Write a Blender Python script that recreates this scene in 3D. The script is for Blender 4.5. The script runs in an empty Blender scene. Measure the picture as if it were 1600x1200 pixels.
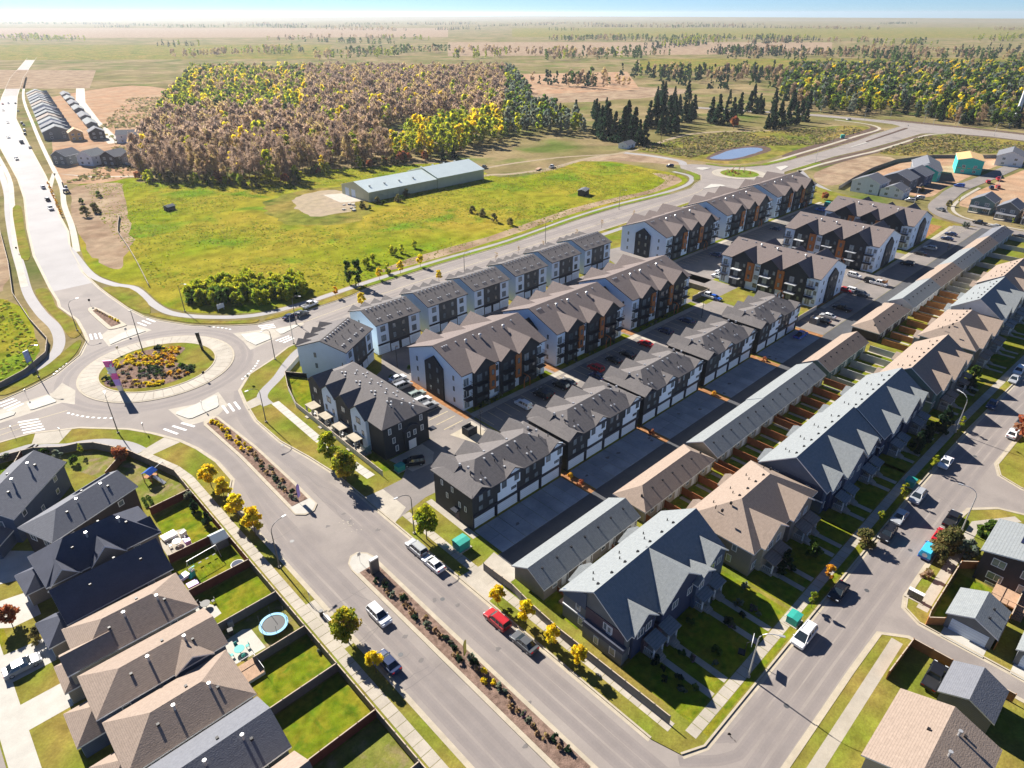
import bpy, math, random
import numpy as np
from mathutils import Vector, noise
R = math.radians
rnd = random.Random(7)
D = bpy.data
SC = bpy.context.scene
COL = SC.collection

# ------------------------------------------------------------------ camera, sky, sun, exposure
CAM_H, FPX, PITCH, HEAD = 82.0, 1030.0, 29.4, 46.2      # metres, pixels per 1600, degrees
cam = D.cameras.new('camera')
cam.sensor_fit = 'HORIZONTAL'; cam.sensor_width = 36.0
cam.lens = FPX / 1600 * 36.0
cam.clip_start = 1.0; cam.clip_end = 20000
camo = D.objects.new('camera', cam); COL.objects.link(camo)
camo.location = (0, 0, CAM_H)
camo.rotation_euler = (R(90 - PITCH), 0, R(HEAD - 90))
SC.camera = camo

SUN_EL, SUN_AZ = 33.0, 1.5           # azimuth measured clockwise from +Y
world = D.worlds.new('World'); SC.world = world; world.use_nodes = True
wn = world.node_tree; wn.nodes.clear()
wo = wn.nodes.new('ShaderNodeOutputWorld'); wb = wn.nodes.new('ShaderNodeBackground')
sky = wn.nodes.new('ShaderNodeTexSky'); sky.sky_type = 'NISHITA'; sky.sun_disc = False
sky.sun_elevation = R(SUN_EL); sky.sun_rotation = R(SUN_AZ); sky.altitude = 650
sky.air_density = 0.65; sky.dust_density = 0.0; sky.ozone_density = 9.0
wb.inputs['Strength'].default_value = 0.05
wn.links.new(sky.outputs[0], wb.inputs[0]); wn.links.new(wb.outputs[0], wo.inputs[0])
sun = D.lights.new('sun', 'SUN'); sun.energy = 5.0; sun.angle = R(0.53); sun.color = (1, .945, .86)
suno = D.objects.new('sun', sun); COL.objects.link(suno)
suno.rotation_euler = (R(90 - SUN_EL), 0, R(180 - SUN_AZ) )
suno.location = (0, 200, 300)
SC.view_settings.view_transform = 'Standard'; SC.view_settings.look = 'None'
SC.view_settings.exposure = 1.3; SC.view_settings.gamma = 1; SC.view_settings.use_curve_mapping = False

# ------------------------------------------------------------------ helpers
_ca, _sa, _ct, _st = math.cos(R(HEAD)), math.sin(R(HEAD)), math.cos(R(PITCH)), math.sin(R(PITCH))
def at(u, v, z=0.0):
    """ground-plan point (x along the building rows, y towards the sun) seen at a photo pixel, at height z"""
    x = u - 800; y = 600 - v
    Y = FPX * _ct + y * _st; Z = -FPX * _st + y * _ct
    t = (z - CAM_H) / Z
    X, Y = x * t, Y * t
    return (X * _sa + Y * _ca, -X * _ca + Y * _sa)
def t4(c, r, x, y, z=0.0):
    return at(400 * c + x / 4, 150 + 300 * r + y / 4, z)

def tag(o, label=None, cat=None, group=None, kind=None):
    if label: o['label'] = label
    if cat: o['category'] = cat
    if group: o['group'] = group
    if kind: o['kind'] = kind
    return o
def link(o): COL.objects.link(o); return o
def root(name, loc, rz=0, label=None, cat=None, group=None, s=1):
    o = D.objects.new(name, None); link(o); o.location = loc if len(loc) == 3 else (loc[0], loc[1], 0.12)
    o.rotation_euler = (0, 0, rz); o.empty_display_size = .3
    if s != 1: o.scale = (s, s, s)
    return tag(o, label, cat, group)
def ob(name, mesh, parent=None, loc=(0, 0, 0), rz=0, mat=None, sc=None):
    o = D.objects.new(name, mesh); link(o); o.location = loc
    if rz: o.rotation_euler = (0, 0, rz)
    if sc: o.scale = sc
    if parent: o.parent = parent
    if mat:
        o.material_slots[0].link = 'OBJECT'; o.material_slots[0].material = mat
    return o
KIDS = {}
def copy_tree(o, loc, rz=0, label=None, s=None, skip=()):
    """copy a thing, its parts and their sub-parts (shared mesh data)"""
    if o.name not in KIDS: KIDS[o.name] = [(c, list(c.children)) for c in o.children]
    r = link(o.copy()); r.location = loc; r.rotation_euler = (0, 0, rz)
    if label: r['label'] = label
    if s: r.scale = s
    for c, sub in KIDS[o.name]:
        k = link(c.copy()); k.parent = r
        for g in sub:
            q = link(g.copy()); q.parent = k
    return r

class MB:
    def __init__(s): s.v = []; s.f = []; s.m = []
    def face(s, pts, m=0):
        n = len(s.v); s.v += [tuple(p) for p in pts]; s.f.append(tuple(range(n, n + len(pts)))); s.m.append(m)
    def poly(s, pts, z, m=0):
        if area(pts) < 0: pts = pts[::-1]
        s.face([(p[0], p[1], z) for p in pts], m)
    def prism(s, pts, z0, z1, m=0, bottom=True):
        if area(pts) < 0: pts = pts[::-1]
        n = len(s.v); k = len(pts)
        s.v += [(p[0], p[1], z0) for p in pts] + [(p[0], p[1], z1) for p in pts]
        s.f.append(tuple(range(n + k, n + 2 * k))); s.m.append(m)
        if bottom: s.f.append(tuple(range(n + k - 1, n - 1, -1))); s.m.append(m)
        for i in range(k):
            j = (i + 1) % k
            s.f.append((n + i, n + j, n + k + j, n + k + i)); s.m.append(m)
        return s
    def box(s, x0, x1, y0, y1, z0, z1, m=0):
        return s.prism([(x0, y0), (x1, y0), (x1, y1), (x0, y1)], z0, z1, m)
    def ext(s, prof, axis, a0, a1, m=0):
        """extrude a profile of (u, z) points along axis x or y"""
        def P(a, u, z): return (a, u, z) if axis == 'x' else (u, a, z)
        if area(prof) < 0: prof = prof[::-1]
        if axis == 'y': prof = prof[::-1]
        n = len(s.v); k = len(prof)
        s.v += [P(a0, *p) for p in prof] + [P(a1, *p) for p in prof]
        s.f.append(tuple(range(n + k, n + 2 * k))); s.m.append(m)
        s.f.append(tuple(range(n + k - 1, n - 1, -1))); s.m.append(m)
        for i in range(k):
            j = (i + 1) % k
            s.f.append((n + i, n + j, n + k + j, n + k + i)); s.m.append(m)
        return s
    def tube(s, pts, r, n=6, m=0):
        pts = [Vector(p) for p in pts]
        rr = r if isinstance(r, (list, tuple)) else [r] * len(pts)
        base = len(s.v)
        for i, p in enumerate(pts):
            d = (pts[min(i + 1, len(pts) - 1)] - pts[max(i - 1, 0)])
            d = d.normalized() if d.length > 1e-6 else Vector((0, 0, 1))
            a = d.cross(Vector((0, 0, 1)) if abs(d.z) < .9 else Vector((1, 0, 0))).normalized(); b = d.cross(a)
            for k in range(n):
                t = 2 * math.pi * k / n
                s.v.append(tuple(p + (a * math.cos(t) + b * math.sin(t)) * rr[i]))
        for i in range(len(pts) - 1):
            for k in range(n):
                q = base + i * n; w = (k + 1) % n
                s.f.append((q + k, q + w, q + n + w, q + n + k)); s.m.append(m)
        s.f.append(tuple(base + k for k in range(n))[::-1]); s.m.append(m)
        q = base + (len(pts) - 1) * n
        s.f.append(tuple(q + k for k in range(n))); s.m.append(m)
        return s
    def disc(s, x, y, r, z0, z1, n=16, m=0):
        return s.prism([(x + r * math.cos(2 * math.pi * i / n), y + r * math.sin(2 * math.pi * i / n)) for i in range(n)], z0, z1, m)
    def mesh(s, name, *mats, smooth=False):
        me = D.meshes.new(name); me.from_pydata(s.v, [], s.f)
        for m in mats: me.materials.append(m)
        if len(mats) > 1: me.polygons.foreach_set('material_index', s.m)
        if smooth: me.polygons.foreach_set('use_smooth', [True] * len(s.f))
        me.update(); return me
def area(p): return sum(p[i - 1][0] * p[i][1] - p[i][0] * p[i - 1][1] for i in range(len(p))) / 2
def crv(pts, n=6, closed=False):
    out = []; k = len(pts)
    for i in range(k if closed else k - 1):
        g = (lambda j: pts[j % k]) if closed else (lambda j: pts[max(0, min(k - 1, j))])
        p0, p1, p2, p3 = g(i - 1), g(i), g(i + 1), g(i + 2)
        for t in range(n):
            t /= n
            out.append(tuple(.5 * ((2 * b) + (-a + c) * t + (2 * a - 5 * b + 4 * c - d) * t * t + (-a + 3 * b - 3 * c + d) * t ** 3) for a, b, c, d in zip(p0, p1, p2, p3)))
    if not closed: out.append(tuple(pts[-1]))
    return out
def wob(pts, amp, sc=.15, seed=0):
    return [(x + amp * noise.noise((x * sc, y * sc, seed)), y + amp * noise.noise((x * sc, y * sc, seed + 9))) for x, y in pts]
def offs(pts, d):
    """polyline shifted to its left by d"""
    o = []
    for i, p in enumerate(pts):
        a, b = pts[max(0, i - 1)], pts[min(len(pts) - 1, i + 1)]
        dx, dy = b[0] - a[0], b[1] - a[1]; l = math.hypot(dx, dy) or 1
        o.append((p[0] - dy / l * d, p[1] + dx / l * d))
    return o
def strip(mb, pts, d0, d1, z0, z1=None, m=0):
    A, B = offs(pts, d0), offs(pts, d1)
    for i in range(len(pts) - 1):
        q = [A[i], A[i + 1], B[i + 1], B[i]]
        if z1 is None: mb.poly(q, z0, m)
        else: mb.prism(q, z0, z1, m, bottom=False)
def sheet(name, pts, z, mat, kind='structure'):
    mb = MB(); mb.poly(pts, z); o = ob(name, mb.mesh(name, mat)); o['kind'] = kind; return o

# ------------------------------------------------------------------ materials
MATS = {}
def M(name, col, rough=.85, var=.12, scale=.6, bump=0, bscale=8, col2=None, s2=None, amt=.5, metal=0, spec=.3, detail=4, course=None, col3=None, s3=None, att=False, trans=0, orand=0):
    """procedural surface: base colour broken up by world-space noise, a second colour in patches, fine relief"""
    m = D.materials.new(name); m.use_nodes = True; nt = m.node_tree; N = nt.nodes; L = nt.links
    b = N['Principled BSDF']; b.inputs['Roughness'].default_value = rough; b.inputs['Metallic'].default_value = metal
    b.inputs['Specular IOR Level'].default_value = spec
    geo = N.new('ShaderNodeNewGeometry'); P = geo.outputs['Position']
    def noi(sc, det=detail, dist=0):
        n = N.new('ShaderNodeTexNoise'); n.inputs['Scale'].default_value = sc; n.inputs['Detail'].default_value = det
        n.inputs['Distortion'].default_value = dist; L.new(P, n.inputs['Vector']); return n.outputs['Fac']
    def ramp(f, a, bb):
        r = N.new('ShaderNodeMapRange'); r.inputs[1].default_value = a; r.inputs[2].default_value = bb; L.new(f, r.inputs[0]); return r.outputs[0]
    def mix(f, a, c, mode='MIX'):
        x = N.new('ShaderNodeMix'); x.data_type = 'RGBA'; x.blend_type = mode
        if isinstance(f, (int, float)): x.inputs['Factor'].default_value = f
        else: L.new(f, x.inputs['Factor'])
        for s, q in ((x.inputs[6], a), (x.inputs[7], c)):
            if isinstance(q, tuple): s.default_value = (*q, 1)
            else: L.new(q, s)
        return x.outputs[2]
    cur = tuple(col)
    if att:
        a = N.new('ShaderNodeVertexColor'); a.layer_name = 'Col'; cur = a.outputs['Color']
    if col2: cur = mix(ramp(noi(s2 or scale, 6), .5 - (1 - amt) * .25, .5 + (1 - amt) * .25), cur, tuple(col2))
    if col3: cur = mix(ramp(noi(s3 or scale, 5, .6), .52, .68), cur, tuple(col3))
    if var:
        lo = (1 - var,) * 3; hi = (1 + var,) * 3
        cur = mix(1.0, cur, mix(ramp(noi(scale), .28, .72), lo, hi), 'MULTIPLY')
        cur = mix(1.0, cur, mix(ramp(noi(scale * 9, 2), .25, .75), (1 - var * .6,) * 3, (1 + var * .6,) * 3), 'MULTIPLY')
    if course:      # shingle / siding courses: lines of equal height
        sp = N.new('ShaderNodeSeparateXYZ'); L.new(P, sp.inputs[0])
        fr = N.new('ShaderNodeMath'); fr.operation = 'FRACT'
        mu = N.new('ShaderNodeMath'); mu.operation = 'MULTIPLY'; mu.inputs[1].default_value = 1 / course
        L.new(sp.outputs[2], mu.inputs[0]); L.new(mu.outputs[0], fr.inputs[0])
        cur = mix(1.0, cur, mix(ramp(fr.outputs[0], .0, .3), (.72,) * 3, (1.04,) * 3), 'MULTIPLY')
    if orand:
        oi = N.new('ShaderNodeObjectInfo'); cur = mix(1.0, cur, mix(oi.outputs['Random'], (1 - orand,) * 3, (1 + orand,) * 3), 'MULTIPLY')
    if isinstance(cur, tuple): b.inputs['Base Color'].default_value = (*cur, 1)
    else: L.new(cur, b.inputs['Base Color'])
    if bump:
        bu = N.new('ShaderNodeBump'); bu.inputs['Strength'].default_value = min(1, bump); bu.inputs['Distance'].default_value = .1 if bump <= 1 else .1 * bump
        L.new(noi(bscale, 3), bu.inputs['Height']); L.new(bu.outputs[0], b.inputs['Normal'])
    if trans:
        tr = N.new('ShaderNodeBsdfTranslucent'); ms = N.new('ShaderNodeMixShader'); ms.inputs[0].default_value = trans
        if isinstance(cur, tuple): tr.inputs[0].default_value = (*cur, 1)
        else: L.new(cur, tr.inputs[0])
        L.new(b.outputs[0], ms.inputs[1]); L.new(tr.outputs[0], ms.inputs[2]); L.new(ms.outputs[0], N['Material Output'].inputs[0])
    MATS[name] = m; return m

GROUND = M('dry_ground', (.16, .14, .055), .95, .28, .05, .6, 1.2, col2=(.25, .19, .10), s2=.012, amt=.6, col3=(.10, .13, .03), s3=.02, spec=0)
MEADOW = M('meadow_grass', (.165, .2, .012), .95, .34, .16, 1, 1.0, col2=(.27, .21, .03), s2=.018, amt=.45, col3=(.11, .185, .014), s3=.04, spec=0)
MEADOW2 = M('rank_grass', (.15, .16, .028), .95, .4, .2, 1, .9, col2=(.24, .175, .05), s2=.03, amt=.5, col3=(.075, .115, .02), s3=.05, spec=0)
VERGE = M('verge_grass', (.235, .175, .045), .95, .3, .4, .5, 3, col2=(.135, .165, .02), s2=.1, amt=.35, spec=0)
VERGEG = M('green_verge', (.12, .19, .02), .95, .2, .35, .5, 3, col2=(.17, .18, .03), s2=.2, amt=.4, spec=0)
LAWN = M('lawn', (.125, .165, .01), .95, .3, .9, .5, 4, col2=(.2, .18, .018), s2=.3, amt=.5, col3=(.085, .14, .01), s3=.5, spec=0)
LAWNY = M('yard_grass', (.2, .175, .05), .95, .25, .5, .5, 4, col2=(.13, .16, .025), s2=.22, amt=.4, col3=(.25, .19, .11), s3=.3, spec=0)
DIRT = M('bare_earth', (.34, .255, .17), .95, .22, .2, .8, 1, col2=(.24, .165, .11), s2=.07, amt=.5, spec=0)
SOIL = M('dark_topsoil', (.12, .085, .07), .95, .25, .3, .8, 1.4, spec=0)
REDDIRT = M('clay_earth', (.36, .215, .13), .95, .22, .12, .7, 1, col2=(.37, .255, .165), s2=.05, amt=.5, spec=0)
GRAVEL = M('gravel', (.29, .22, .145), .95, .2, .3, .6, 4, col2=(.27, .21, .12), s2=.07, amt=.45)
MULCH = M('bark_mulch', (.2, .135, .105), .95, .4, 1.4, 1, 7, spec=0)
BARK = M('red_mulch', (.30, .15, .07), .95, .3, 1.0, .8, 6, spec=0)
ASPH = M('asphalt', (.245, .212, .192), .9, .06, .22, .25, 30, col2=(.285, .25, .222), s2=.045, amt=.3, col3=(.215, .187, .172), s3=.09)
TRACK = M('worn_asphalt', (.226, .196, .18), .88, .06, .3, .2, 30)
TRACK2 = M('tyre_worn_asphalt', (.21, .183, .17), .86, .07, .3, .2, 30)
SEAL = M('crack_seal', (.15, .135, .127), .8, .1, 1)
ASPHP = M('pale_asphalt', (.33, .31, .305), .85, .05, .15, .2, 30, col2=(.27, .255, .25), s2=.03, amt=.4)
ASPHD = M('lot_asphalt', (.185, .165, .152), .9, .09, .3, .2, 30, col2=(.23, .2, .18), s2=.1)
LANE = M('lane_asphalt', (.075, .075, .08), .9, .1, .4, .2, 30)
CONC = M('concrete', (.41, .365, .30), .85, .1, .5, .15, 20, col2=(.355, .315, .255), s2=.15, amt=.4, orand=.07)
CONCW = M('new_concrete', (.45, .425, .375), .85, .08, .6, .12, 20, orand=.05)
CONCY = M('kerb_concrete', (.4, .345, .26), .85, .12, .7, .15, 20)
DRIVE = M('driveway_concrete', (.27, .30, .33), .85, .12, .3, .15, 20, col2=(.22, .245, .27), s2=.2, orand=.08)
PAINT = M('road_paint', (.75, .75, .73), .7, .12, 2.5)
PAINTY = M('stall_paint', (.6, .5, .28), .8, .15, 2.5)
WATER = M('pond_water', (.2, .24, .3), .12, 0, bump=.03, bscale=2, spec=.6)  # pale sky reflection painted into the water colour
# building skins
CHAR = M('charcoal_cladding', (.022, .027, .035), .65, .12, .8, .12, 4, course=.3)
NAVY = M('dark_trim', (.018, .022, .035), .5, .05, 1)
WHITE = M('shade_blue_white_cladding', (.62, .73, .84), .55, .03, .6)  # white boards, with the blue of sky-lit shade put into the colour
WHITEV = M('shade_blue_vertical_cladding', (.6, .71, .82), .55, .04, .7)  # same blue shade painted into the white
GREYP = M('grey_cladding', (.07, .075, .078), .65, .1, .8, course=.3)
ORNG = M('timber_cladding', (.36, .125, .035), .6, .16, 1.6)
GDOOR = M('shade_blue_garage_door', (.56, .65, .75), .5, .03, 1, course=.5)  # white doors; bluish shade is part of the base colour
TRIM = M('white_trim', (.74, .74, .73), .5, .03, 1)
GLASS = M('window_glass', (.15, .185, .205), .05, .3, .9, spec=.9, orand=.55)  # base colour lightened to carry the sky reflected in the panes
GLASSG = M('balcony_glass', (.2, .3, .33), .08, .05, .5, spec=.8)
METAL = M('black_railing', (.015, .016, .018), .4, 0)
GALV = M('galvanised_steel', (.5, .5, .5), .4, .06, 2, metal=.5)
POLE = M('dark_lamp_steel', (.12, .12, .12), .45, .05, 1, metal=.4)
ROOFD = M('charcoal_shingle', (.128, .116, .113), .9, .07, 2, .35, 6, col2=(.138, .125, .121), s2=2, course=.11)
ROOFB = M('brown_grey_shingle', (.16, .128, .118), .9, .07, 2, .35, 6, col2=(.172, .138, .126), s2=2, course=.11)
ROOFG = M('light_grey_shingle', (.215, .23, .232), .9, .09, 2.2, .4, 6, col2=(.195, .21, .218), s2=2.5, course=.11)
ROOFT = M('tan_shingle', (.285, .22, .175), .9, .08, 2.2, .4, 6, col2=(.26, .2, .158), s2=2.5, course=.11)
ROOFK = M('slate_grey_shingle', (.155, .16, .178), .9, .08, 2.2, .4, 6, col2=(.142, .147, .166), s2=2.5, course=.11)
ROOFN = M('dark_navy_shingle', (.066, .072, .098), .9, .12, .5, .3, 6, course=.075)
TIN = M('white_metal_roof', (.66, .73, .69), .35, .05, .2, metal=.2)
BARN = M('cream_metal_siding', (.46, .46, .31), .6, .06, .3)
S_BLUE = M('slate_blue_siding', (.075, .105, .165), .75, .08, .7, course=.3)
S_NAVY = M('navy_siding', (.035, .05, .1), .75, .08, .7, course=.3)
S_GREY = M('grey_siding', (.15, .16, .165), .75, .08, .7, course=.3)
S_TAUPE = M('taupe_siding', (.24, .21, .18), .75, .08, .7, course=.3)
S_BEIGE = M('beige_siding', (.36, .32, .25), .75, .07, .7, course=.3)
S_TEAL = M('green_grey_siding', (.12, .19, .19), .75, .08, .7, course=.3)
S_DARK = M('dark_brown_siding', (.05, .04, .042), .75, .08, .7, course=.3)
S_WHITE = M('off_white_siding', (.66, .68, .7), .65, .05, .7, course=.3)
S_PLUM = M('plum_siding', (.10, .07, .085), .75, .08, .7, course=.3)
HWRAP = M('green_house_wrap', (.04, .55, .45), .5, .06, 1.2)
OSB = M('raw_sheathing', (.55, .36, .16), .8, .12, 1.0)
WOOD = M('cedar_fence', (.36, .155, .05), .8, .18, 1.4, .2, 12)
WOODR = M('red_brown_fence', (.17, .045, .03), .8, .16, 1.4, .2, 12)
WOODO = M('orange_brown_fence', (.29, .1, .035), .8, .16, 1.4, .2, 12, orand=.15)
FGREY = M('grey_fence', (.17, .16, .15), .8, .12, 1.4, .2, 12)
FPALE = M('pale_vinyl_fence', (.44, .43, .40), .6, .05, 1.4)
FCAP = M('fence_cap', (.45, .36, .27), .8, .1, 2)
DECK = M('deck_boards', (.4, .26, .17), .8, .14, 2, .2, 12)
TEALM = M('teal_plastic', (.02, .33, .3), .5, .05, 2)
UGREEN = M('utility_green', (.03, .30, .24), .5, .06, 2)
SOLAR = M('solar_cell', (.012, .014, .04), .15, .1, 3, spec=.7)
TRUNK = M('tree_bark', (.10, .075, .055), .95, .2, 3)
LEAF = M('leaves', (.1, .1, .1), .8, 0, att=True, trans=.58)
RUBBER = M('tyre_rubber', (.015, .015, .015), .8, 0)
LAMPW = M('headlamp_lens', (.7, .72, .74), .2, 0)
LAMPR = M('tail_lamp_lens', (.35, .01, .01), .25, 0)
CARGLASS = M('car_glass', (.02, .028, .035), .05, 0, spec=.8)
PLAST = M('black_plastic', (.02, .02, .022), .5, 0)
def paint(n, c, metal=.0): return M(n, c, .3, .02, 3, spec=.6, metal=metal)
PW, PS, PG, PK, PN, PR, PB = (paint('car_paint_white', (.72, .72, .72)), paint('car_paint_silver', (.45, .46, .47), .3), paint('car_paint_grey', (.12, .125, .13), .3),
    paint('car_paint_black', (.012, .012, .014)), paint('car_paint_navy', (.015, .03, .09)), paint('car_paint_red', (.42, .015, .02)), paint('car_paint_blue', (.02, .09, .4)))
# ------------------------------------------------------------------ ground, roads, blocks
ground = sheet('ground', [(-14000, -14000), (14000, -14000), (14000, 14000), (-14000, 14000)], 0, GROUND)
RB = (39.5, 177.0); RB2 = (369.5, 193.5)
ROADP = [(29.4, -60), (29.4, 96), (29.6, 110), (32.8, 115.6), (33, 123.8), (31.9, 131.5), (30.3, 137.3), (27, 144.4), (23.7, 149.9), (16, 158.1), (7.6, 163), (1.7, 163.7), (-80, 165),
 (-80, 185.5), (0, 185), (6, 184.9), (12.6, 187.3), (18.6, 190.8), (26.2, 198.8), (30.3, 207.6), (31.3, 215.6), (32.2, 226.1), (30.9, 241.2), (31.9, 247.7), (32.9, 262.6), (37, 305.8), (43.7, 350.4), (54.9, 414.3), (62.3, 468.4), (75.8, 596.2), (100, 760), (141, 968), (200, 1250), (330, 1800),
 (346, 1800), (216, 1250), (156, 968), (115, 755), (90.8, 580), (76, 468), (68, 414), (59.5, 365), (55.4, 332.5), (49.4, 304.9), (45.6, 272), (45.2, 250.9), (45.6, 238.4), (46.4, 224.6), (47.9, 214.4), (50.4, 207.8), (56, 197.4), (62.7, 190.2), (70.2, 184.7), (85.4, 183.6), (103.6, 184.8), (112, 187.4), (145, 189.3), (181, 189.2), (227.6, 194), (258.8, 195), (300, 192.5), (318, 193), (328, 197), (339, 200), (350, 207), (355, 217), (358, 226), (366, 232), (373, 229), (378, 221), (380, 210), (390, 200), (404, 194), (424, 192), (465, 191), (535, 192), (574, 195), (634, 196), (641, 205), (645, 230), (642, 275), (600, 420), (612, 424), (656, 275), (660, 215), (659, 159), (654, 114), (640, 30), (590, -120), (570, -120), (612, 30), (624, 107), (627, 129), (622, 155), (605, 171), (552, 172), (505, 174), (461, 178), (434, 178), (406, 178), (394, 178), (385, 174), (362, 170), (338, 174), (320, 178), (300, 177), (200, 175), (146, 173.5), (114.3, 172.6), (93.7, 168.8), (75, 164.5), (69.8, 163.7), (63, 159.6), (55, 155.9), (49.6, 149.6), (47.7, 141.8), (46.2, 133.4), (46.2, 121.7), (47.8, 111.9), (48.8, 103), (48.8, 25), (49.9, 21), (53, 19.5), (129, 19.3), (160, 18.6), (193, 17), (260, 13.5), (330, 10), (330, 0), (260, 4), (193, 8), (162, 10), (150, 10.5), (146, 9), (144.3, 5), (144.3, -90), (135.3, -90), (135.3, 2.6), (133.9, 6.4), (129.7, 10.1), (125.6, 10.6), (98, 10.6), (95.6, 10), (94, 7.4), (94, -90), (89.7, -90), (89.9, 7.6), (87.6, 10.8), (78, 11), (53, 11), (50, 10), (48.8, 7), (48.8, -60)]
road = sheet('road', ROADP, .01, ASPH)
def part(nm, mb, mat, par, **k):
    o = ob(nm, mb.mesh(nm, mat), par); return o
# pale far stretch of the north-west road, paler than the near asphalt
mb = MB(); mb.poly([(32.5, 258), (37.2, 305.8), (44, 350.4), (55.1, 414.3), (62.6, 468.4), (76.1, 596.2), (100.3, 760), (141.3, 968), (155.7, 968), (114.7, 755), (90.5, 580), (75.7, 468), (67.7, 414), (59.2, 365), (55.1, 332.5), (49.1, 304.9), (45.3, 272), (44.9, 258)], .014)
part('pale_surface', mb, ASPHP, road)

def block(name, pts, mat, z=.12):
    mb = MB(); mb.prism(pts, -.05, z, bottom=False); o = ob(name, mb.mesh(name, mat)); o['kind'] = 'structure'; return o
B1 = [(48.8, 25), (48.8, 103), (47.8, 111.9), (46.2, 121.7), (46.2, 133.4), (47.7, 141.8), (49.6, 149.6), (55, 155.9), (63, 159.6), (69.8, 163.7), (75, 164.5), (93.7, 168.8), (114.3, 172.6), (146, 173.5), (200, 175), (300, 177), (320, 178), (338, 174), (362, 170), (376, 160), (366, 140), (355, 110), (343, 70), (338, 45), (330, 10), (260, 13.5), (193, 17), (160, 18.6), (129, 19.3), (53, 19.5), (49.9, 21)]
B2 = [(29.4, -60), (29.4, 96), (29.6, 110), (32.8, 115.6), (33, 123.8), (31.9, 131.5), (30.3, 137.3), (27, 144.4), (23.7, 149.9), (16, 158.1), (7.6, 163), (1.7, 163.7), (-80, 165), (-80, -60)]
b1 = block('estate_ground', B1, VERGE); b2 = block('corner_lot_ground', B2, VERGE)
b3 = block('south_lot_ground', [(94, -90), (94, 7.4), (95.6, 10), (98, 10.6), (125.6, 10.6), (129.7, 10.1), (133.9, 6.4), (135.3, 2.6), (135.3, -90)], VERGE)
b4 = block('south_corner_ground', [(48.8, -60), (48.8, 7), (50, 10), (53, 11), (78, 11), (87.6, 10.8), (89.9, 7.6), (89.7, -90)], VERGE)
b5 = block('east_corner_ground', [(144.3, -90), (144.3, 5), (146, 9), (150, 10.5), (162, 10), (193, 8), (260, 4), (330, 0), (330, -90)], VERGE)

# kerbs and gutters
kmb = MB(); gmb = MB()
def kerb(pts, side=1, z0=0, z1=.16, smooth=0, g=.55):
    """kerb on the block side (left of the line when side=1) and a pale gutter on the road side"""
    if smooth: pts = crv(pts, smooth)
    if side > 0: strip(kmb, pts, 0, .28, z0, z1); strip(gmb, pts, -g, 0, .018)
    else: strip(kmb, pts, -.28, 0, z0, z1); strip(gmb, pts, 0, g, .018)
kerb(B1[:19], -1, g=.5); kerb(B1[23:], -1)
kerb(B2[:13], 1)
kerb(ROADP[13:34], 1); kerb(ROADP[34:66], 1, g=.5); kerb(ROADP[68:78], 1); kerb(ROADP[78:82], 1); kerb(ROADP[83:89], 1); kerb(ROADP[90:101], 1)
kerb([(94, -60), (94, 7.4), (95.6, 10), (98, 10.6), (125.6, 10.6), (129.7, 10.1), (133.9, 6.4), (135.3, 2.6), (135.3, -60)], -1)
kerb([(48.8, -60), (48.8, 7), (50, 10), (53, 11), (78, 11), (87.6, 10.8), (89.9, 7.6), (89.7, -60)], -1)
kerb([(144.3, -60), (144.3, 5), (146, 9), (150, 10.5), (162, 10), (193, 8), (260, 4)], -1)
ob('kerb', kmb.mesh('kerb', CONCY))['kind'] = 'structure'
ob('gutter', gmb.mesh('gutter', CONCY))['kind'] = 'structure'

def slabs(name, pts, w, step, z, mat, gap=.07, th=.05):
    """a walk of separate concrete slabs following a line; each slab is a part of the walk"""
    rt = D.objects.new(name, None); link(rt); rt['kind'] = 'structure'
    seg = []; 
    for i in range(len(pts) - 1):
        a, b = Vector(pts[i]), Vector(pts[i + 1]); l = (b - a).length; n = max(1, round(l / step))
        for k in range(n): seg.append((a.lerp(b, k / n), a.lerp(b, (k + 1) / n)))
    cache = {}
    for a, b in seg:
        l = round((b - a).length, 2)
        if l not in cache:
            m = MB(); m.box(0, l - gap, -w / 2, w / 2, 0, th); cache[l] = m.mesh('slab', mat)
        d = b - a
        ob('slab', cache[l], rt, (a.x, a.y, z + rnd.uniform(-.006, .006)), math.atan2(d.y, d.x))
    return rt
def walk(name, pts, w, z, mat, smooth=0):
    if smooth: pts = crv(pts, smooth)
    m = MB(); strip(m, pts, -w / 2, w / 2, z); o = ob(name, m.mesh(name, mat)); o['kind'] = 'structure'; return o
slabs('sidewalk', [(26.7, 20), (26.7, 116), (26.7, 122), (25.9, 127.5), (24.2, 133), (22.6, 138.2)], 1.75, 1.8, .085, CONC)
sheet('bus_pad', [(27.6, 64.5), (29.1, 64.5), (29.1, 76), (27.6, 76)], .126, CONC)
slabs('sidewalk', [(53, 21.7), (130, 21.7), (160, 21), (193, 19.5), (225, 18)], 1.6, 1.6, .085, CONC)
slabs('sidewalk', [(52, 24), (51.9, 64), (51.9, 83)], 1.6, 1.6, .085, CONC)
slabs('sidewalk', [(53.5, 97), (52.6, 116.5), (53.1, 138)], 1.9, 1.8, .085, CONCW)
walk('sidewalk', [(57.4, 83), (57.2, 69)], 1.3, .126, CONC)
walk('footpath', [(23, 138.4), (21.6, 143), (18.6, 147.6), (14.8, 150.6), (11.4, 152), (6.6, 156), (0, 157.6), (-60, 160)], 2.6, .126, ASPHP, 4)
walk('footpath', [(51.4, 138), (51.7, 141.8), (54, 145), (59.6, 149.3), (66, 155.6), (73, 160.5), (85, 163.3), (115, 168.6), (150, 170), (300, 173)], 2.6, .126, ASPHP, 4)
for q in ([(50, 142.2), (52, 144.3), (55.9, 140), (53, 138.2)],): pass
sheet('crossing_ramp', [(46.9, 139.2), (47.5, 142.6), (51, 143.4), (51, 139.5)], .127, CONC)
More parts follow.
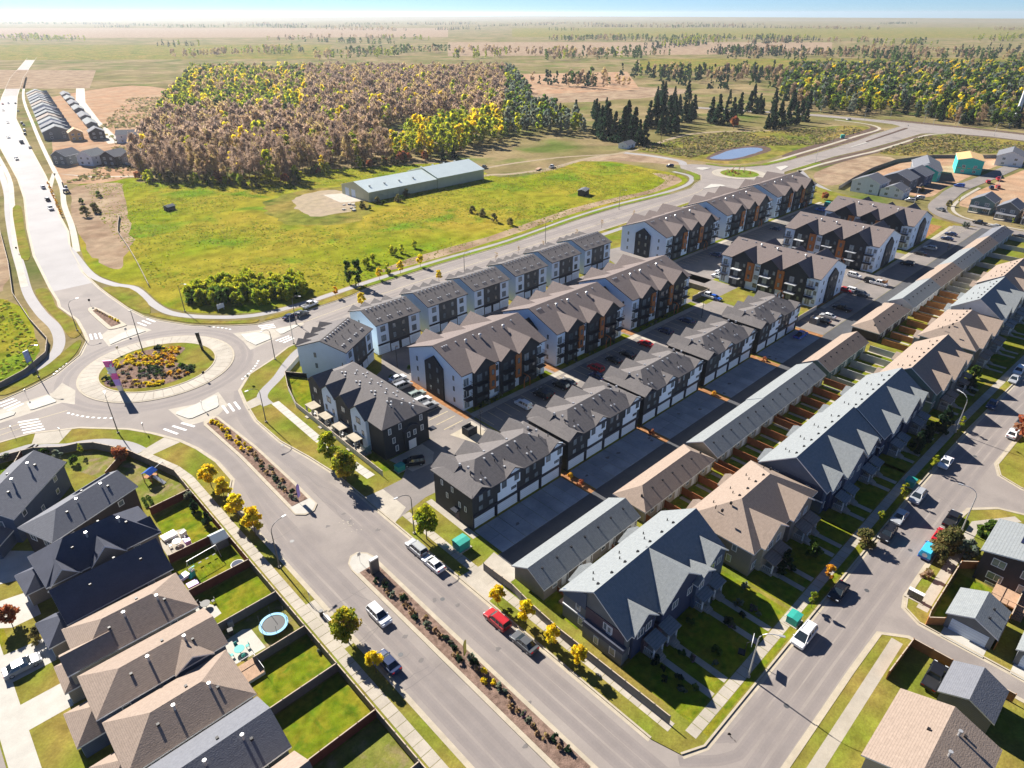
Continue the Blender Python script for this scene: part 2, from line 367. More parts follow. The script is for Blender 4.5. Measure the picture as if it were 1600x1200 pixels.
sheet('crossing_ramp', [(30.8, 136.5), (29, 141), (23, 138.8), (23.4, 135.6)], .127, CONC)
sheet('crossing_ramp', [(14.6, 158.7), (8.2, 162.4), (6.6, 158), (11, 154.4)], .127, CONC)
# west footpath, verges and the path beside the north-west road
walk('footpath', [(-30, 194), (-10, 194), (7, 193.6), (14, 195.8), (20, 202), (24, 211), (26, 224), (25.6, 240), (26.5, 262), (30, 290), (35, 330), (43, 385), (52, 440), (62, 520)], 3, .02, ASPHP, 5)
for pts in ([(7, 187.2), (14, 189.8), (19.5, 193.4), (25.2, 199.8), (28.9, 207.8), (28, 209.2), (23, 203.6), (17, 197), (8, 192.4), (4, 191.6)], [(27.3, 213), (30.6, 214.6), (31.4, 226), (30.3, 241), (31.2, 250), (32, 262), (28.8, 263), (27.6, 246), (27.8, 228)], [(36, 306), (42.6, 350), (50, 395), (46.5, 395), (38.5, 345), (33, 306)]):
    block('verge', crv(pts, 3, True), VERGE, .13)
WESTV = [(22, 186)]
for pts in ([(52.2, 214.2), (53.2, 210), (57.5, 202.5), (64, 194.2), (70.2, 189.6), (72.6, 187.6), (70, 186.6), (63.5, 192), (57, 199), (51.6, 209), (49.5, 215.5)], [(47, 226), (46.4, 238), (46.2, 250), (52.5, 243.5), (52.6, 226), (50.4, 216.4), (48.6, 217.5)], [(74.5, 185.4), (86, 184.4), (103, 185.6), (111, 188.2), (111.6, 190.2), (100, 188.6), (86, 187.2), (76, 187.6)]):
    block('verge', crv(pts, 3, True), VERGE, .13)
walk('footpath', [(50.2, 330), (49, 300), (47, 268), (49.6, 252), (53.8, 242), (53.6, 222), (55.6, 210), (63, 199.5), (73, 191.8), (86, 190), (101, 191), (120, 192.6), (150, 193), (185, 193), (230, 197.6), (262, 198.8), (290, 197), (315, 197.5), (332, 202), (344, 211), (347, 224)], 2.6, .022, ASPHP, 5)
mb = MB(); strip(mb, crv([(112, 188), (145, 189.6), (181, 189.5), (227.6, 194.3), (258.8, 195.3), (300, 192.8)], 5), .35, 2.6, 0, .13); ob('verge', mb.mesh('verge', VERGEG))['kind'] = 'structure'
sheet('meadow_ground', wob(crv([(52, 300), (48.6, 268), (51.5, 252), (55.8, 242), (55.6, 223), (58, 211), (65, 201.6), (74, 194), (86, 192), (101, 193), (120, 194.6), (150, 195), (185, 195), (230, 199.6), (262, 200.8), (290, 199), (315, 200), (331, 204), (341, 214), (344, 240), (340, 283), (300, 276), (262, 284), (262, 340), (120, 404), (112, 425), (84, 430), (66, 360)], 4, True), .5), .004, MEADOW)

# north-west road edges: paths and sand
walk('sidewalk', [(50.5, 300), (58.5, 340), (66, 385), (77, 440), (95, 560), (117, 700), (160, 960), (220, 1250)], 2.4, .02, CONC, 5)
walk('sidewalk', [(27, 270), (31, 300), (38, 345), (49, 410), (60, 480), (75, 620), (98, 770), (137, 965)], 2.2, .021, CONC, 5)
walk('footpath', [(69, 428), (81, 472), (95, 445), (120, 425)], 2.5, .02, CONC)
sheet('bare_ground', wob(crv([(54, 300), (60, 340), (70, 392), (80, 425), (100, 420), (96, 395), (84, 350), (74, 310), (62, 280), (56, 268), (53, 280)], 4, True), 2.5), .008, DIRT)
sheet('bare_ground', wob(crv([(78, 440), (100, 560), (130, 700), (165, 900), (290, 1010), (300, 830), (220, 640), (160, 560), (150, 490), (112, 432)], 4, True), 6, .05), .008, REDDIRT)
sheet('bare_ground', wob(crv([(20, 270), (10, 262), (-2, 235), (-10, 260), (12, 330), (30, 420), (42, 420), (34, 350), (26, 290)], 4, True), 2), .008, DIRT)
walk('lane', [(139, 558), (160, 690), (190, 850), (240, 1050)], 9, .016, CONC)
sheet('bare_ground', wob(crv([(300, 900), (420, 1020), (640, 900), (600, 760), (430, 760), (330, 820)], 5, True), 9, .03), .008, REDDIRT)
sheet('bare_ground', wob(crv([(500, 640), (700, 620), (760, 480), (640, 470), (520, 520)], 5, True), 9, .03), .009, DIRT)

# barn yard, gravel tracks, pond, topsoil along the new road
sheet('bare_ground', wob(crv([(140, 322), (158, 332), (184, 328), (183, 308), (178, 290), (162, 266), (138, 266), (128, 290)], 8, True), 5, .12), .0105, MEADOW2)
sheet('gravel_yard', wob(crv([(150, 315), (161, 324), (176, 322), (180, 310), (176, 294), (171, 290), (160, 278), (147, 279), (143, 292)], 10, True), 4, .16), .012, GRAVEL)
sheet('concrete_apron', [(168, 316), (178, 312), (176.5, 290.5), (166, 296)], .016, CONC)
walk('gravel_track', [(236, 296), (262, 292), (273, 285.5), (301, 280.5), (338, 285), (359, 283.5), (374, 282), (410, 285.5), (446, 292), (471, 294), (500, 285), (530, 262), (552, 255)], 4.2, .014, GRAVEL, 5)
walk('gravel_track', [(250, 306), (285, 308), (330, 300), (362, 284)], 3, .015, GRAVEL, 5)
sheet('bare_ground', wob(crv([(330, 285), (374, 279), (382, 262), (376, 236), (364, 236), (352, 262)], 4, True), 2.5), .012, DIRT)
walk('road', [(374, 281), (378, 262), (377, 240), (368, 231)], 5, .016, ASPHP, 4)
def mud(pts, mat, z=.01): sheet('bare_ground', wob(crv(pts, 3, True), .8), z, mat)
mud([(124, 196.6), (180, 197), (230, 202), (262, 203), (290, 201), (318, 203), (332, 208), (338, 220), (334, 230), (324, 214), (300, 206), (262, 209), (225, 208), (180, 203), (140, 203)], DIRT)
sheet('field_ground', wob(crv([(404, 164), (454, 166), (483, 161), (482, 147), (435, 144), (400, 142), (379, 143), (379, 151)], 3, True), 1), .01, DIRT)
sheet('field_ground', wob(crv([(496, 163), (525, 164), (580, 166), (610, 155), (620, 128), (614, 104), (571, 94), (529, 128), (500, 146)], 4, True), 1.5), .01, MEADOW2)
sheet('field_ground', wob(crv([(390, 288), (420, 292), (500, 280), (560, 250), (610, 225), (595, 207), (500, 203), (450, 204), (400, 206), (386, 226), (386, 262)], 4, True), 2), .01, MEADOW2)
pond = sheet('pond', wob(crv([(398, 231), (415, 234), (433, 237), (450, 234), (456, 227), (448, 221), (421, 219), (404, 221)], 4, True), .8), .03, WATER)
sheet('pond_bank', wob(crv([(394, 231), (414, 238), (434, 241), (455, 238), (466, 228), (452, 217), (421, 215), (400, 218)], 4, True), 1), .02, SOIL)
for pts in ([(440, 199.5), (500, 200.5), (560, 203), (600, 203), (612, 208), (622, 222), (612, 212), (596, 209), (556, 208), (500, 207), (450, 205)], [(430, 193.2), (535, 193.5), (574, 196.3), (600, 197.5), (600, 199.4), (558, 199.4), (500, 197), (448, 196.2)], [(430, 177), (461, 176.6), (505, 172.6), (552, 170.6), (600, 169.4), (600, 167.6), (557, 167.8), (501, 169), (440, 174.4)], [(424, 171), (470, 169), (505, 165), (560, 164), (600, 164), (600, 161.8), (550, 161.5), (505, 162.4), (470, 165.5), (430, 168)], [(618, 150), (623, 128), (619, 100), (610, 60), (614, 60), (622, 100), (626, 128), (621, 152)], [(662, 215), (661, 159), (656, 114), (644, 30), (652, 30), (664, 112), (669, 160), (670, 215)]):
    mud(pts, SOIL, .024)
walk('footpath', [(404, 197), (448, 198.3), (499, 199.2), (558, 201), (597, 201.2), (615, 207), (627, 222), (632, 250)], 2.4, .03, CONC, 4)
walk('footpath', [(388, 166), (399, 172), (418, 173), (439, 172.4), (481, 169), (501, 166.8), (557, 166), (600, 165.6), (618, 158)], 2.4, .03, CONC, 4)
walk('footpath', [(404, 173.5), (397, 168), (383, 158), (372, 147), (364, 138)], 3, .03, ASPHP, 4)
for pts in ([(399, 176.5), (406, 176.5), (418, 175), (428, 174.4), (436, 174.6), (434, 176.8), (420, 177.6), (406, 177.8)], [(404, 195.4), (424, 193.4), (440, 193.2), (444, 196.3), (424, 196.6), (406, 198.6)], [(340, 201.6), (349, 208), (353.8, 217), (350, 217), (345.6, 209), (337, 203.6)], [(380, 222), (381.6, 211), (391, 201.6), (402, 197.4), (402, 200), (393, 204), (384.6, 212), (383, 222)]):
    block('verge', crv(pts, 3, True), VERGEG, .13)
mb = MB(); mb.prism([(505, 184.6), (531, 184.9), (535, 183.4), (505, 183.9)], 0, .16); ob('median_strip', mb.mesh('median_strip', CONCW))['kind'] = 'structure'
mb = MB(); mb.prism([(533, 185), (624, 187.6), (628, 188.6), (626, 190.2), (537, 186.6)], 0, .16); ob('median_strip', mb.mesh('median_strip', SOIL))['kind'] = 'structure'

# ------------------------------------------------------------------ roundabouts, medians, markings
def roundabout(c, r_out, r_in, nseg, name, mat_in):
    rt = D.objects.new(name, None); link(rt); rt.location = (*c, 0); rt['kind'] = 'structure'
    a = 2 * math.pi / nseg; w = a * .97
    def seg(r0, r1, z0, z1, am):
        m = MB(); k = 3
        m.prism([(r0 * math.cos(am * t / k), r0 * math.sin(am * t / k)) for t in range(k + 1)] + [(r1 * math.cos(am * t / k), r1 * math.sin(am * t / k)) for t in range(k, -1, -1)], z0, z1)
        return m
    slab = seg(r_in, r_out - .5, .02, .15, w).mesh('slab', CONC); kb = seg(r_out - .5, r_out, 0, .11, a).mesh('kerb', CONCY)
    for i in range(nseg):
        ob('slab', slab, rt, rz=i * a); ob('kerb', kb, rt, rz=i * a)
    m = MB()
    for i in range(72):
        t0, t1 = i * 2 * math.pi / 72, (i + 1) * 2 * math.pi / 72
        m.prism([(r * math.cos(t), r * math.sin(t)) for r, t in ((r_in - .35, t0), (r_in, t0), (r_in, t1), (r_in - .35, t1))], 0, .24)
    ob('inner_kerb', m.mesh('inner_kerb', CONCY), rt)
    m = MB(); m.disc(0, 0, r_in - .3, 0, .2, 64); ob('island_grass', m.mesh('island_grass', mat_in), rt)
    return rt
rb1 = roundabout(RB, 19.0, 14.3, 48, 'roundabout_island', VERGE)
rb2 = roundabout(RB2, 15.5, 11.2, 32, 'roundabout_island', VERGEG)
def island(name, pts, mat=CONCW, z=.15, inner=None, inset=.55):
    o = block(name, pts, mat, z)
    if inner:
        cx = sum(p[0] for p in pts) / len(pts); cy = sum(p[1] for p in pts) / len(pts)
        m = MB(); m.prism(inner[1], 0, z + .05, bottom=False); ob('planting_bed', m.mesh('planting_bed', inner[0]), o)
    return o
island('splitter_island', [(34.3, 149.9), (33.9, 149), (35.2, 145), (36, 144.6), (42, 145.4), (42.8, 146), (44.4, 150.8), (44, 151.5), (39, 150.2)])
island('splitter_island', [(34.9, 203.8), (34.3, 200.1), (38, 201.5), (44.6, 202.7), (43.3, 207.3), (39, 206)])
island('splitter_island', [(9.8, 179), (9.7, 174.9), (10.2, 174.6), (15, 174.8), (15.2, 175.3), (14.7, 179.5), (14.2, 179.8)])
island('splitter_island', [(6.3, 177.3), (7, 176), (6.4, 174.8), (-14, 173.6), (-14, 176.6)])
island('splitter_island', [(63.9, 181.2), (67.6, 179.6), (69.5, 175.9), (69.5, 172.9), (68.8, 172.2), (63.8, 171.3), (63.2, 176)])
island('splitter_island', [(72.5, 176.9), (72.3, 173.3), (73, 173), (79.3, 175.1), (79.4, 176), (74, 177.2)])
island('splitter_island', [(364, 219.6), (362.6, 214), (369, 213.6), (371, 213.6), (371, 217.6), (368, 220)])
island('splitter_island', [(321, 187.6), (334, 190.6), (337, 186.5), (336, 182.6), (330, 184.8)])
island('splitter_island', [(403, 188), (411, 186), (410, 183.4), (402, 182), (396, 181)])
def median(pts, bed, z=.15, cap=None):
    o = island('median_strip', pts, CONCY, z, (MULCH, bed)); 
    if cap: m = MB(); m.prism(cap, 0, z + .012, bottom=False); ob('end_cap', m.mesh('end_cap', CONCW), o)
    return o
median([(36.8, 97), (38.2, 95.6), (40, 95.6), (41.4, 97), (41.6, 107), (41.6, 123.6), (40.6, 141), (40, 142), (37.2, 141.2), (36.7, 139.6), (37.2, 122)], [(37.5, 99.6), (40.8, 99.6), (41, 107), (41, 123), (40, 141), (37.4, 139.8), (37.9, 122)], cap=[(37, 97.2), (38.3, 96), (39.9, 96), (41.2, 97.2), (41.2, 99.6), (37.1, 99.6)])
median([(36.8, 27), (36.8, 77.5), (37.2, 79.2), (38.4, 80.5), (39.8, 80.5), (41, 79.2), (41.4, 77.5), (41.2, 60), (41, 27), (40, 25.6), (37.8, 25.6)], [(37.5, 28), (37.5, 76), (40.7, 76), (40.5, 60), (40.4, 28)], cap=[(37, 77.5), (37.4, 79), (38.5, 80.1), (39.7, 80.1), (40.8, 79), (41.1, 77.5), (41, 76), (37.1, 76)])
island('median_strip', crv([(36.8, 231.5), (38.8, 233.5), (40.2, 228), (41.9, 213), (41.4, 211), (37.6, 211.2), (36.9, 215)], 4, True), CONCY, .15, (MULCH, [(37.7, 230), (38.8, 231.3), (39.6, 227.5), (41, 213.6), (38.2, 213)]))
# tan stamped aprons beside the splitters
apm = MB()
for pts in ([(33.4, 152.6), (34, 142), (37, 141.5), (41, 142), (44.4, 144.6), (45.4, 152.6), (39, 150.6)], [(3, 180), (3, 173), (16, 173.6), (18, 170.5), (20, 178), (18.6, 184.6), (15.6, 180.6)], [(33.6, 199.2), (34, 208.4), (36.8, 211.5), (42, 211.5), (44.6, 208.2), (46.2, 202.4), (40, 200.6)], [(62.6, 183.6), (70, 180.2), (73, 178), (81, 176.6), (81, 175), (70, 171.6), (61.4, 169.4), (62.4, 176)]):
    apm.poly(pts, .0165)
part('stamped_apron', apm, CONC, road)
# crosswalk bars, entry dashes, lane arrows' remains, stall lines
def bars(a, b, c, d, n):
    for i in range(n):
        t = i / max(1, n - 1); p = Vector(a).lerp(Vector(b), t); q = Vector(c).lerp(Vector(d), t); dr = (q - p).normalized(); nn = Vector((-dr.y, dr.x)) * .27
        m = MB(); m.poly([tuple(p + nn), tuple(p - nn), tuple(q - nn), tuple(q + nn)], .022); part('crosswalk_bar', m, PAINT, road)
bars((6.4, 170.6), (6.3, 164.6), (10.2, 169), (10.2, 163.2), 5); bars((4.6, 183.4), (5.7, 178.3), (8.1, 184), (9.2, 179.5), 4)
bars((29.6, 144.6), (33.4, 144.4), (31.1, 140.3), (35, 140.7), 3); bars((43.4, 145.4), (46.2, 145.1), (42.9, 141.1), (45.7, 140.9), 3)
bars((32.2, 212), (34.4, 211), (31.5, 207.5), (33.7, 206.4), 3); bars((45, 211.2), (48, 212.2), (46, 206.8), (49, 208), 3)
bars((70.2, 183.3), (69.9, 180.6), (74.3, 181.5), (73.7, 179), 3); bars((69.3, 170.1), (70.2, 167.4), (73.7, 170.6), (74, 168.2), 3)
m = MB()
for a0, a1 in ((202, 232), (132, 152), (22, 40), (300, 326)):
    for k in range(int((a1 - a0) / 3.2)):
        t = R(a0 + k * 3.2); w = R(1.5)
        m.poly([(RB[0] + r * math.cos(q), RB[1] + r * math.sin(q)) for r, q in ((25.4, t), (25.9, t), (25.9, t + w), (25.4, t + w))], .022)
part('give_way_dashes', m, PAINT, road)['kind'] = 'stuff'
m = MB()
for y in range(176, 188, 1): pass
strip(m, crv([(76, 175.9), (112, 179.4), (146, 181), (200, 182), (300, 184.6), (320, 187)], 5), -.07, .07, .022)
strip(m, [(1, 170), (16, 168.6)], -.06, .06, .022); strip(m, [(1, 167), (10, 167.6)], -.06, .06, .022)
part('lane_line', m, PAINTY, road)
m = MB()
for i in range(16):
    x, y = 42.5 + rnd.uniform(-1.2, 1.6), 87 + rnd.uniform(-3, 3); m.disc(x, y, rnd.uniform(.08, .2), .021, .022, 7)
part('paint_splashes', m, CONC, road)['kind'] = 'stuff'
# road repairs and manholes
m = MB()
for x, y in ((44, 62), (33, 91), (46, 120), (33, 58), (66, 15), (110, 14), (150, 14.5), (95, 15.6), (25, 168), (52, 190)): m.disc(x, y, .38, .02, .023, 14)
part('manhole_cover', m, POLE, road)['kind'] = 'stuff'

for mt, w_, z_ in ((TRACK, .75, .013), (TRACK2, .36, .0145)):
    m = MB()
    for i, x in enumerate((31.4, 33.2, 34.6, 43.2, 45, 46.6)):
        j = i % 3 - 1; e = [(34.6 + j * .6, 112), (35 + j * .6, 124), (33.6 + j * .6, 136), (30 + j * .6, 147)] if i < 3 else [(44.2 + j * .6, 112), (43.9 + j * .6, 128), (45.4 + j * .5, 140), (49.5 + j * .5, 150)]
        strip(m, wob(crv([(x, -40), (x, 20), (x, 60), (x, 90)] + e, 6), .12), -w_, w_, z_ + i * .00022)
    for i, y in enumerate((12.4, 14.2, 15.9, 17.6)): strip(m, wob(crv([(43 + 3 * i, y + (1 if i > 1 else -1) * 5), (50 + 2 * i, y + (1 if i > 1 else -1) * .8), (60, y), (90, y), (129, y - .1), (160, y - .8), (193, y - 2.6)], 5), .12), -w_ * .95, w_ * .95, z_ + .002 + i * .00022)
    for r_ in (21.4, 23.2): strip(m, [(RB[0] + r_ * math.cos(t / 20 * math.pi), RB[1] + r_ * math.sin(t / 20 * math.pi)) for t in range(41)], -w_, w_, z_)
    for d in (4.2, 6, -2.6, -4.4): strip(m, offs(crv([(84, 176.5), (112, 179.4), (146, 181), (200, 182), (300, 184.6)], 5), d), -w_, w_, z_)
    part('wheel_track', m, mt, road)['kind'] = 'stuff'
m = MB(); cr_ = random.Random(3)
for _ in range(20):
    if cr_.random() < .5: x, y, dx, dy, n = cr_.uniform(29.8, 47), cr_.uniform(25, 108), cr_.uniform(-.3, .3), cr_.choice([1, -1]) * .9, cr_.randrange(5, 16)
    elif cr_.random() < .5: x, y, dx, dy, n = 29.8, cr_.uniform(25, 110), 1, cr_.uniform(-.2, .2), cr_.randrange(5, 8)
    else: x, y, dx, dy, n = cr_.uniform(60, 180), 11.4, .25, .75, cr_.randrange(6, 10)
    pl = [(x, y)]
    for k in range(n): x += dx + cr_.uniform(-.35, .35); y += dy + cr_.uniform(-.35, .35); pl.append((x, y))
    pl = [q for q in pl if (29.6 < q[0] < 36.6 or 41.6 < q[0] < 48.4) if q[1] > 20] if pl[0][0] < 50 else pl
    if len(pl) > 3: strip(m, pl, -.03, .03, .0205)
part('crack_sealant', m, SEAL, road)['kind'] = 'stuff'
# ------------------------------------------------------------------ estate surfaces
Z1 = .126
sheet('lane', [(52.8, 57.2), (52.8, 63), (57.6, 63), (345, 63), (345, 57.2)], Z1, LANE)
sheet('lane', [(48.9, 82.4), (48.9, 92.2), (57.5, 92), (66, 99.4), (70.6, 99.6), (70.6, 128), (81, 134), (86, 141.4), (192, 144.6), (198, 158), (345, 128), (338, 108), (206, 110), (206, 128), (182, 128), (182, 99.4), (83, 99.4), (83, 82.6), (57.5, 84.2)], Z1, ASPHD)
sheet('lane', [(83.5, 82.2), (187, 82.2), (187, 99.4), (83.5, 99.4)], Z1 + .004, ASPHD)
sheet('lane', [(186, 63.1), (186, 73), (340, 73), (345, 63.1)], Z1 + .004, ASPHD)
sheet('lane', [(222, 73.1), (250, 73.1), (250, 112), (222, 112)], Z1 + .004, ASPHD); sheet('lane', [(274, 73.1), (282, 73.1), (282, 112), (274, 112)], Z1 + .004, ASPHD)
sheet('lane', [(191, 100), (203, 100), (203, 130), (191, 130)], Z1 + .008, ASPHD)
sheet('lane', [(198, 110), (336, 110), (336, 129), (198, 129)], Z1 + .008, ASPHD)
sheet('concrete_apron', [(49, 82.2), (49, 92.4), (53, 92), (53, 84.4), (51, 83.2)], Z1 + .004, CONC)
sheet('concrete_apron', [(48.9, 56.4), (48.9, 63.8), (53.4, 63.2), (57, 64), (57, 57), (53.4, 57)], Z1 + .004, CONC)
slabs('sidewalk', [(83.5, 100.5), (112, 100.5), (147, 100.5), (182, 100.5)], 1.7, 1.7, .1, CONC)
slabs('sidewalk', [(206, 72.2), (224, 72.2)], 1.5, 1.5, .1, CONC); slabs('sidewalk', [(250, 72.2), (276, 72.2), (312, 72.6), (338, 73)], 1.5, 1.5, .1, CONC)
walk('sidewalk', [(206, 130.4), (338, 131.4)], 1.6, Z1 + .012, CONC)
for x in (79.3, 111.8, 144.6): walk('sidewalk', [(x + 2, 98.8), (x + 2, 94)], 1.1, Z1 + .008, CONC)
sheet('dumpster_pad', [(74.6, 97.8), (80.6, 98), (81.4, 92.4), (76.8, 91)], Z1 + .012, CONCY)
m = MB()
for i in range(9): strip(m, [(75, 97.6 + i * 2.75), (80.6, 97.7 + i * 2.75)], -.07, .07, Z1 + .008) if i else None
for k in range(33): strip(m, [(84.5 + k * 2.75, 94), (84.5 + k * 2.75, 99.3)], -.06, .06, Z1 + .008)
for k in range(12): strip(m, [(192 + k * 2.75, 68), (192 + k * 2.75, 72.8)], -.06, .06, Z1 + .008); strip(m, [(308 + k * 2.75, 67), (308 + k * 2.75, 72)], -.06, .06, Z1 + .008)
for k in range(40): strip(m, [(208 + k * 2.75, 124.2), (208 + k * 2.75, 129)], -.06, .06, Z1 + .012)
for k in range(26): strip(m, [(100 + k * 2.75, 124.4), (100 + k * 2.75, 129.4)], -.06, .06, Z1 + .008)
ob('stall_line', m.mesh('stall_line', PAINTY))['kind'] = 'structure'
m = MB()
for _ in range(70):
    x, y = rnd.choice([(rnd.uniform(84, 180), rnd.uniform(94.5, 98.5)), (rnd.uniform(75, 80), rnd.uniform(98, 122)), (rnd.uniform(192, 330), rnd.uniform(67, 72)), (rnd.uniform(58, 180), rnd.uniform(64, 69)), (rnd.uniform(31, 47), rnd.uniform(30, 95))])
    m.poly(wob([(x + rnd.uniform(.2, .7) * math.cos(t), y + rnd.uniform(.2, .5) * math.sin(t)) for t in (0, .7, 1.4, 2.1, 2.8, 3.5, 4.2, 4.9, 5.6)], .2, 1), .1365 if x > 57 and y > 70 else .158 if x > 57 else .0215)
ob('oil_stains', m.mesh('oil_stains', SEAL))['kind'] = 'structure'
TX = [57.9, 83.2, 108.4, 134.1, 160.5]
for x in TX:                # concrete drives, one slab per bay and half
    dr = D.objects.new('driveway', None); link(dr); dr['kind'] = 'structure'; dr.location = (x, 62.9, 0)
    s = MB(); s.box(.03, 2.86, 0, 3.72, .05, .15); sm = s.mesh('slab', DRIVE)
    for i in range(8):
        for j in range(2): ob('slab', sm, dr, (.15 + i * 2.9, j * 3.76, rnd.uniform(-.008, .008)))
for i, x in enumerate([81.4, 106.7, 131.9, 157.8, 184.2]):
    sheet('planting_bed', [(x, 62.8), (x + 1.7, 62.8), (x + 1.7, 71), (x, 71)], Z1 + .006, BARK); 
for x in (113, 145.5): sheet('planting_bed', [(x, 101.6), (x + 2.6, 101.6), (x + 2.4, 116), (x, 116)], Z1 + .006, BARK)
for q in ([(81.5, 100.2), (83.3, 100.2), (83.3, 124), (81.5, 124)], [(206, 73.2), (224, 73.2), (224, 74), (206, 74)], [(311, 75), (335, 76), (335, 108), (311, 104)]): sheet('planting_bed', q, Z1 + .006, BARK)
for q in ([(84, 101.5), (112, 101.5), (112, 104), (84, 104)], [(115.6, 101.5), (145, 101.5), (145, 104), (115.6, 104)], [(148.5, 101.5), (180, 101.5), (180, 104), (148.5, 104)], [(71.5, 131), (74, 129.4), (76, 131.4), (73.4, 133.4)], [(186.6, 64), (192, 64), (192, 70), (186.6, 72)], [(206, 131.4), (334, 132.6), (334, 134), (206, 133)]): sheet('lawn', q, Z1 + .003, LAWN)
sheet('lawn', [(56.2, 96.5), (58.4, 96.5), (58.8, 129), (62, 133), (68, 147), (61.6, 147.8), (56.4, 132)], Z1 + .003, LAWN)
sheet('gravel_bed', [(60.6, 92.6), (65.4, 92.2), (68, 95), (68, 99.2), (59.4, 99.2)], Z1 + .014, CONC)
walk('road', [(346, 12), (347.5, 50), (350.5, 72), (358, 83), (372, 89), (395, 91.5), (420, 93), (470, 90), (520, 88)], 8, .14, ASPHD, 5)
walk('sidewalk', [(353.5, 46), (355.5, 68), (362, 77.6), (376, 83.4), (400, 85.6), (430, 86)], 1.6, .144, CONC, 4)
sheet('bare_ground', wob(crv([(380, 82), (440, 84), (520, 80), (540, 70), (500, 40), (420, 30), (388, 40)], 3, True), 1.5), .012, REDDIRT)
sheet('bare_ground', wob(crv([(385, 100), (420, 99), (470, 98), (530, 96), (536, 110), (505, 132), (470, 140), (430, 140), (400, 134)], 3, True), 1), .012, REDDIRT)
# ------------------------------------------------------------------ building kit
def roofmesh(x0, x1, y0, y1, ze, rise, axis='x', hip=(0, 0), oh=.5, t=.22, ohg=None):
    """pitched roof slab over the walls x0..x1, y0..y1: eaves at ze, ridge ze+rise, hips or gables at the two ends"""
    ohg = oh if ohg is None else ohg
    if axis == 'x': a0, a1, c0, c1 = x0, x1, y0, y1
    else: a0, a1, c0, c1 = y0, y1, x0, x1
    hw = (c1 - c0) / 2; sl = rise / hw; cc = (c0 + c1) / 2
    a0 -= oh if hip[0] else ohg; a1 += oh if hip[1] else ohg; c0 -= oh; c1 += oh
    zb = ze - oh * sl + t; zr = ze + rise + t
    r0 = a0 + (hw + oh if hip[0] else 0); r1 = a1 - (hw + oh if hip[1] else 0)
    if r0 > r1: r0 = r1 = (r0 + r1) / 2
    def P(a, c, z): return (a, c, z) if axis == 'x' else (c, a, z)
    A, B, C, E = (a0, c0, zb), (a1, c0, zb), (a1, c1, zb), (a0, c1, zb); R0, R1 = (r0, cc, zr), (r1, cc, zr)
    mb = MB(); flip = axis == 'y'
    def F(pts, m=0):
        q = [P(*p) for p in pts]; mb.face(q[::-1] if flip else q, m)
    dn = lambda p: (p[0], p[1], p[2] - t)
    per = [A, B] + ([] if hip[1] else [R1]) + [C, E] + ([] if hip[0] else [R0])
    tops = [[A, B, R1, R0], [C, E, R0, R1]] + ([[B, C, R1]] if hip[1] else []) + ([[E, A, R0]] if hip[0] else [])
    for f in tops: F(f); F([dn(p) for p in f][::-1], 1)
    for i in range(len(per)):
        p, q = per[i - 1], per[i]; F([dn(p), dn(q), q, p], 1)
    return mb
def wallmesh(x0, x1, y0, y1, z0, ze, rise=0, axis='x', mb=None):
    mb = mb or MB()
    if rise == 0: return mb.box(x0, x1, y0, y1, z0, ze)
    if axis == 'x': return mb.ext([(y0, z0), (y1, z0), (y1, ze), ((y0 + y1) / 2, ze + rise), (y0, ze)], 'x', x0, x1)
    return mb.ext([(x0, z0), (x1, z0), (x1, ze), ((x0 + x1) / 2, ze + rise), (x0, ze)], 'y', y0, y1)
_wc = {}
def winmesh(w, h, frame):
    k = (round(w, 2), round(h, 2), frame.name)
    if k not in _wc:
        f = MB(); b = .1 if frame is TRIM else .07
        f.box(-w / 2, w / 2, -.06, .02, 0, b); f.box(-w / 2, w / 2, -.06, .02, h - b, h)
        f.box(-w / 2, -w / 2 + b, -.06, .02, b, h - b); f.box(w / 2 - b, w / 2, -.06, .02, b, h - b)
        if w > 1.15: f.box(-.035, .035, -.05, .02, b, h - b)
        g = MB(); g.box(-w / 2 + b, w / 2 - b, -.025, .015, b, h - b)
        _wc[k] = (f.mesh('window', frame), g.mesh('pane', GLASS))
    return _wc[k]
FACE = {'-y': 0, '+x': math.pi / 2, '+y': math.pi, '-x': -math.pi / 2}
NPART = [0]
class Bld:
    def __init__(s, name, loc, rz=0, label=None, cat='house', group=None, z=.12):
        s.o = root(name, (loc[0], loc[1], z), rz, label, cat, group)
    def add(s, name, mb, *mats, parent=None, label=None):
        o = ob(name, mb.mesh(name, *mats), parent or s.o)
        if label: o['label'] = label
        return o
    def win(s, face, x, y, z, w=1.2, h=1.3, frame=TRIM, pane=True, name='window'):
        fm, gm = winmesh(w, h, frame); o = ob(name, fm, s.o, (x, y, z), FACE[face])
        if pane: ob('pane', gm, o)
        return o
    def roof(s, mat, x0, x1, y0, y1, ze, rise, axis='x', hip=(0, 0), oh=.5, trim=None, name='roof', **k):
        return s.add(name, roofmesh(x0, x1, y0, y1, ze, rise, axis, hip, oh, **k), mat, trim or TRIM)
    def vents(s, pts, mat=GALV, sz=.36, hh=.26, name='roof_vent'):
        m = MB()
        for x, y, z in pts: m.box(x - sz / 2, x + sz / 2, y - sz / 2, y + sz / 2, z - .25, z + hh)
        o = s.add(name, m, mat); o['kind'] = 'stuff'; return o
    def panel(s, face, a0, a1, z0, z1, d, mat, off=.06, name='cladding_panel', top=None):
        """thin cladding standing proud of a wall at plane d"""
        m = MB(); prof = [(a0, z0), (a1, z0), (a1, z1)] + (list(top) if top else []) + [(a0, z1)]
        if face == '-y': m.ext(prof, 'y', d - off, d + .05)
        elif face == '+y': m.ext(prof, 'y', d - .05, d + off)
        elif face == '-x': m.ext(prof, 'x', d - off, d + .05)
        else: m.ext(prof, 'x', d - .05, d + off)
        return s.add(name, m, mat)
_gd = {}
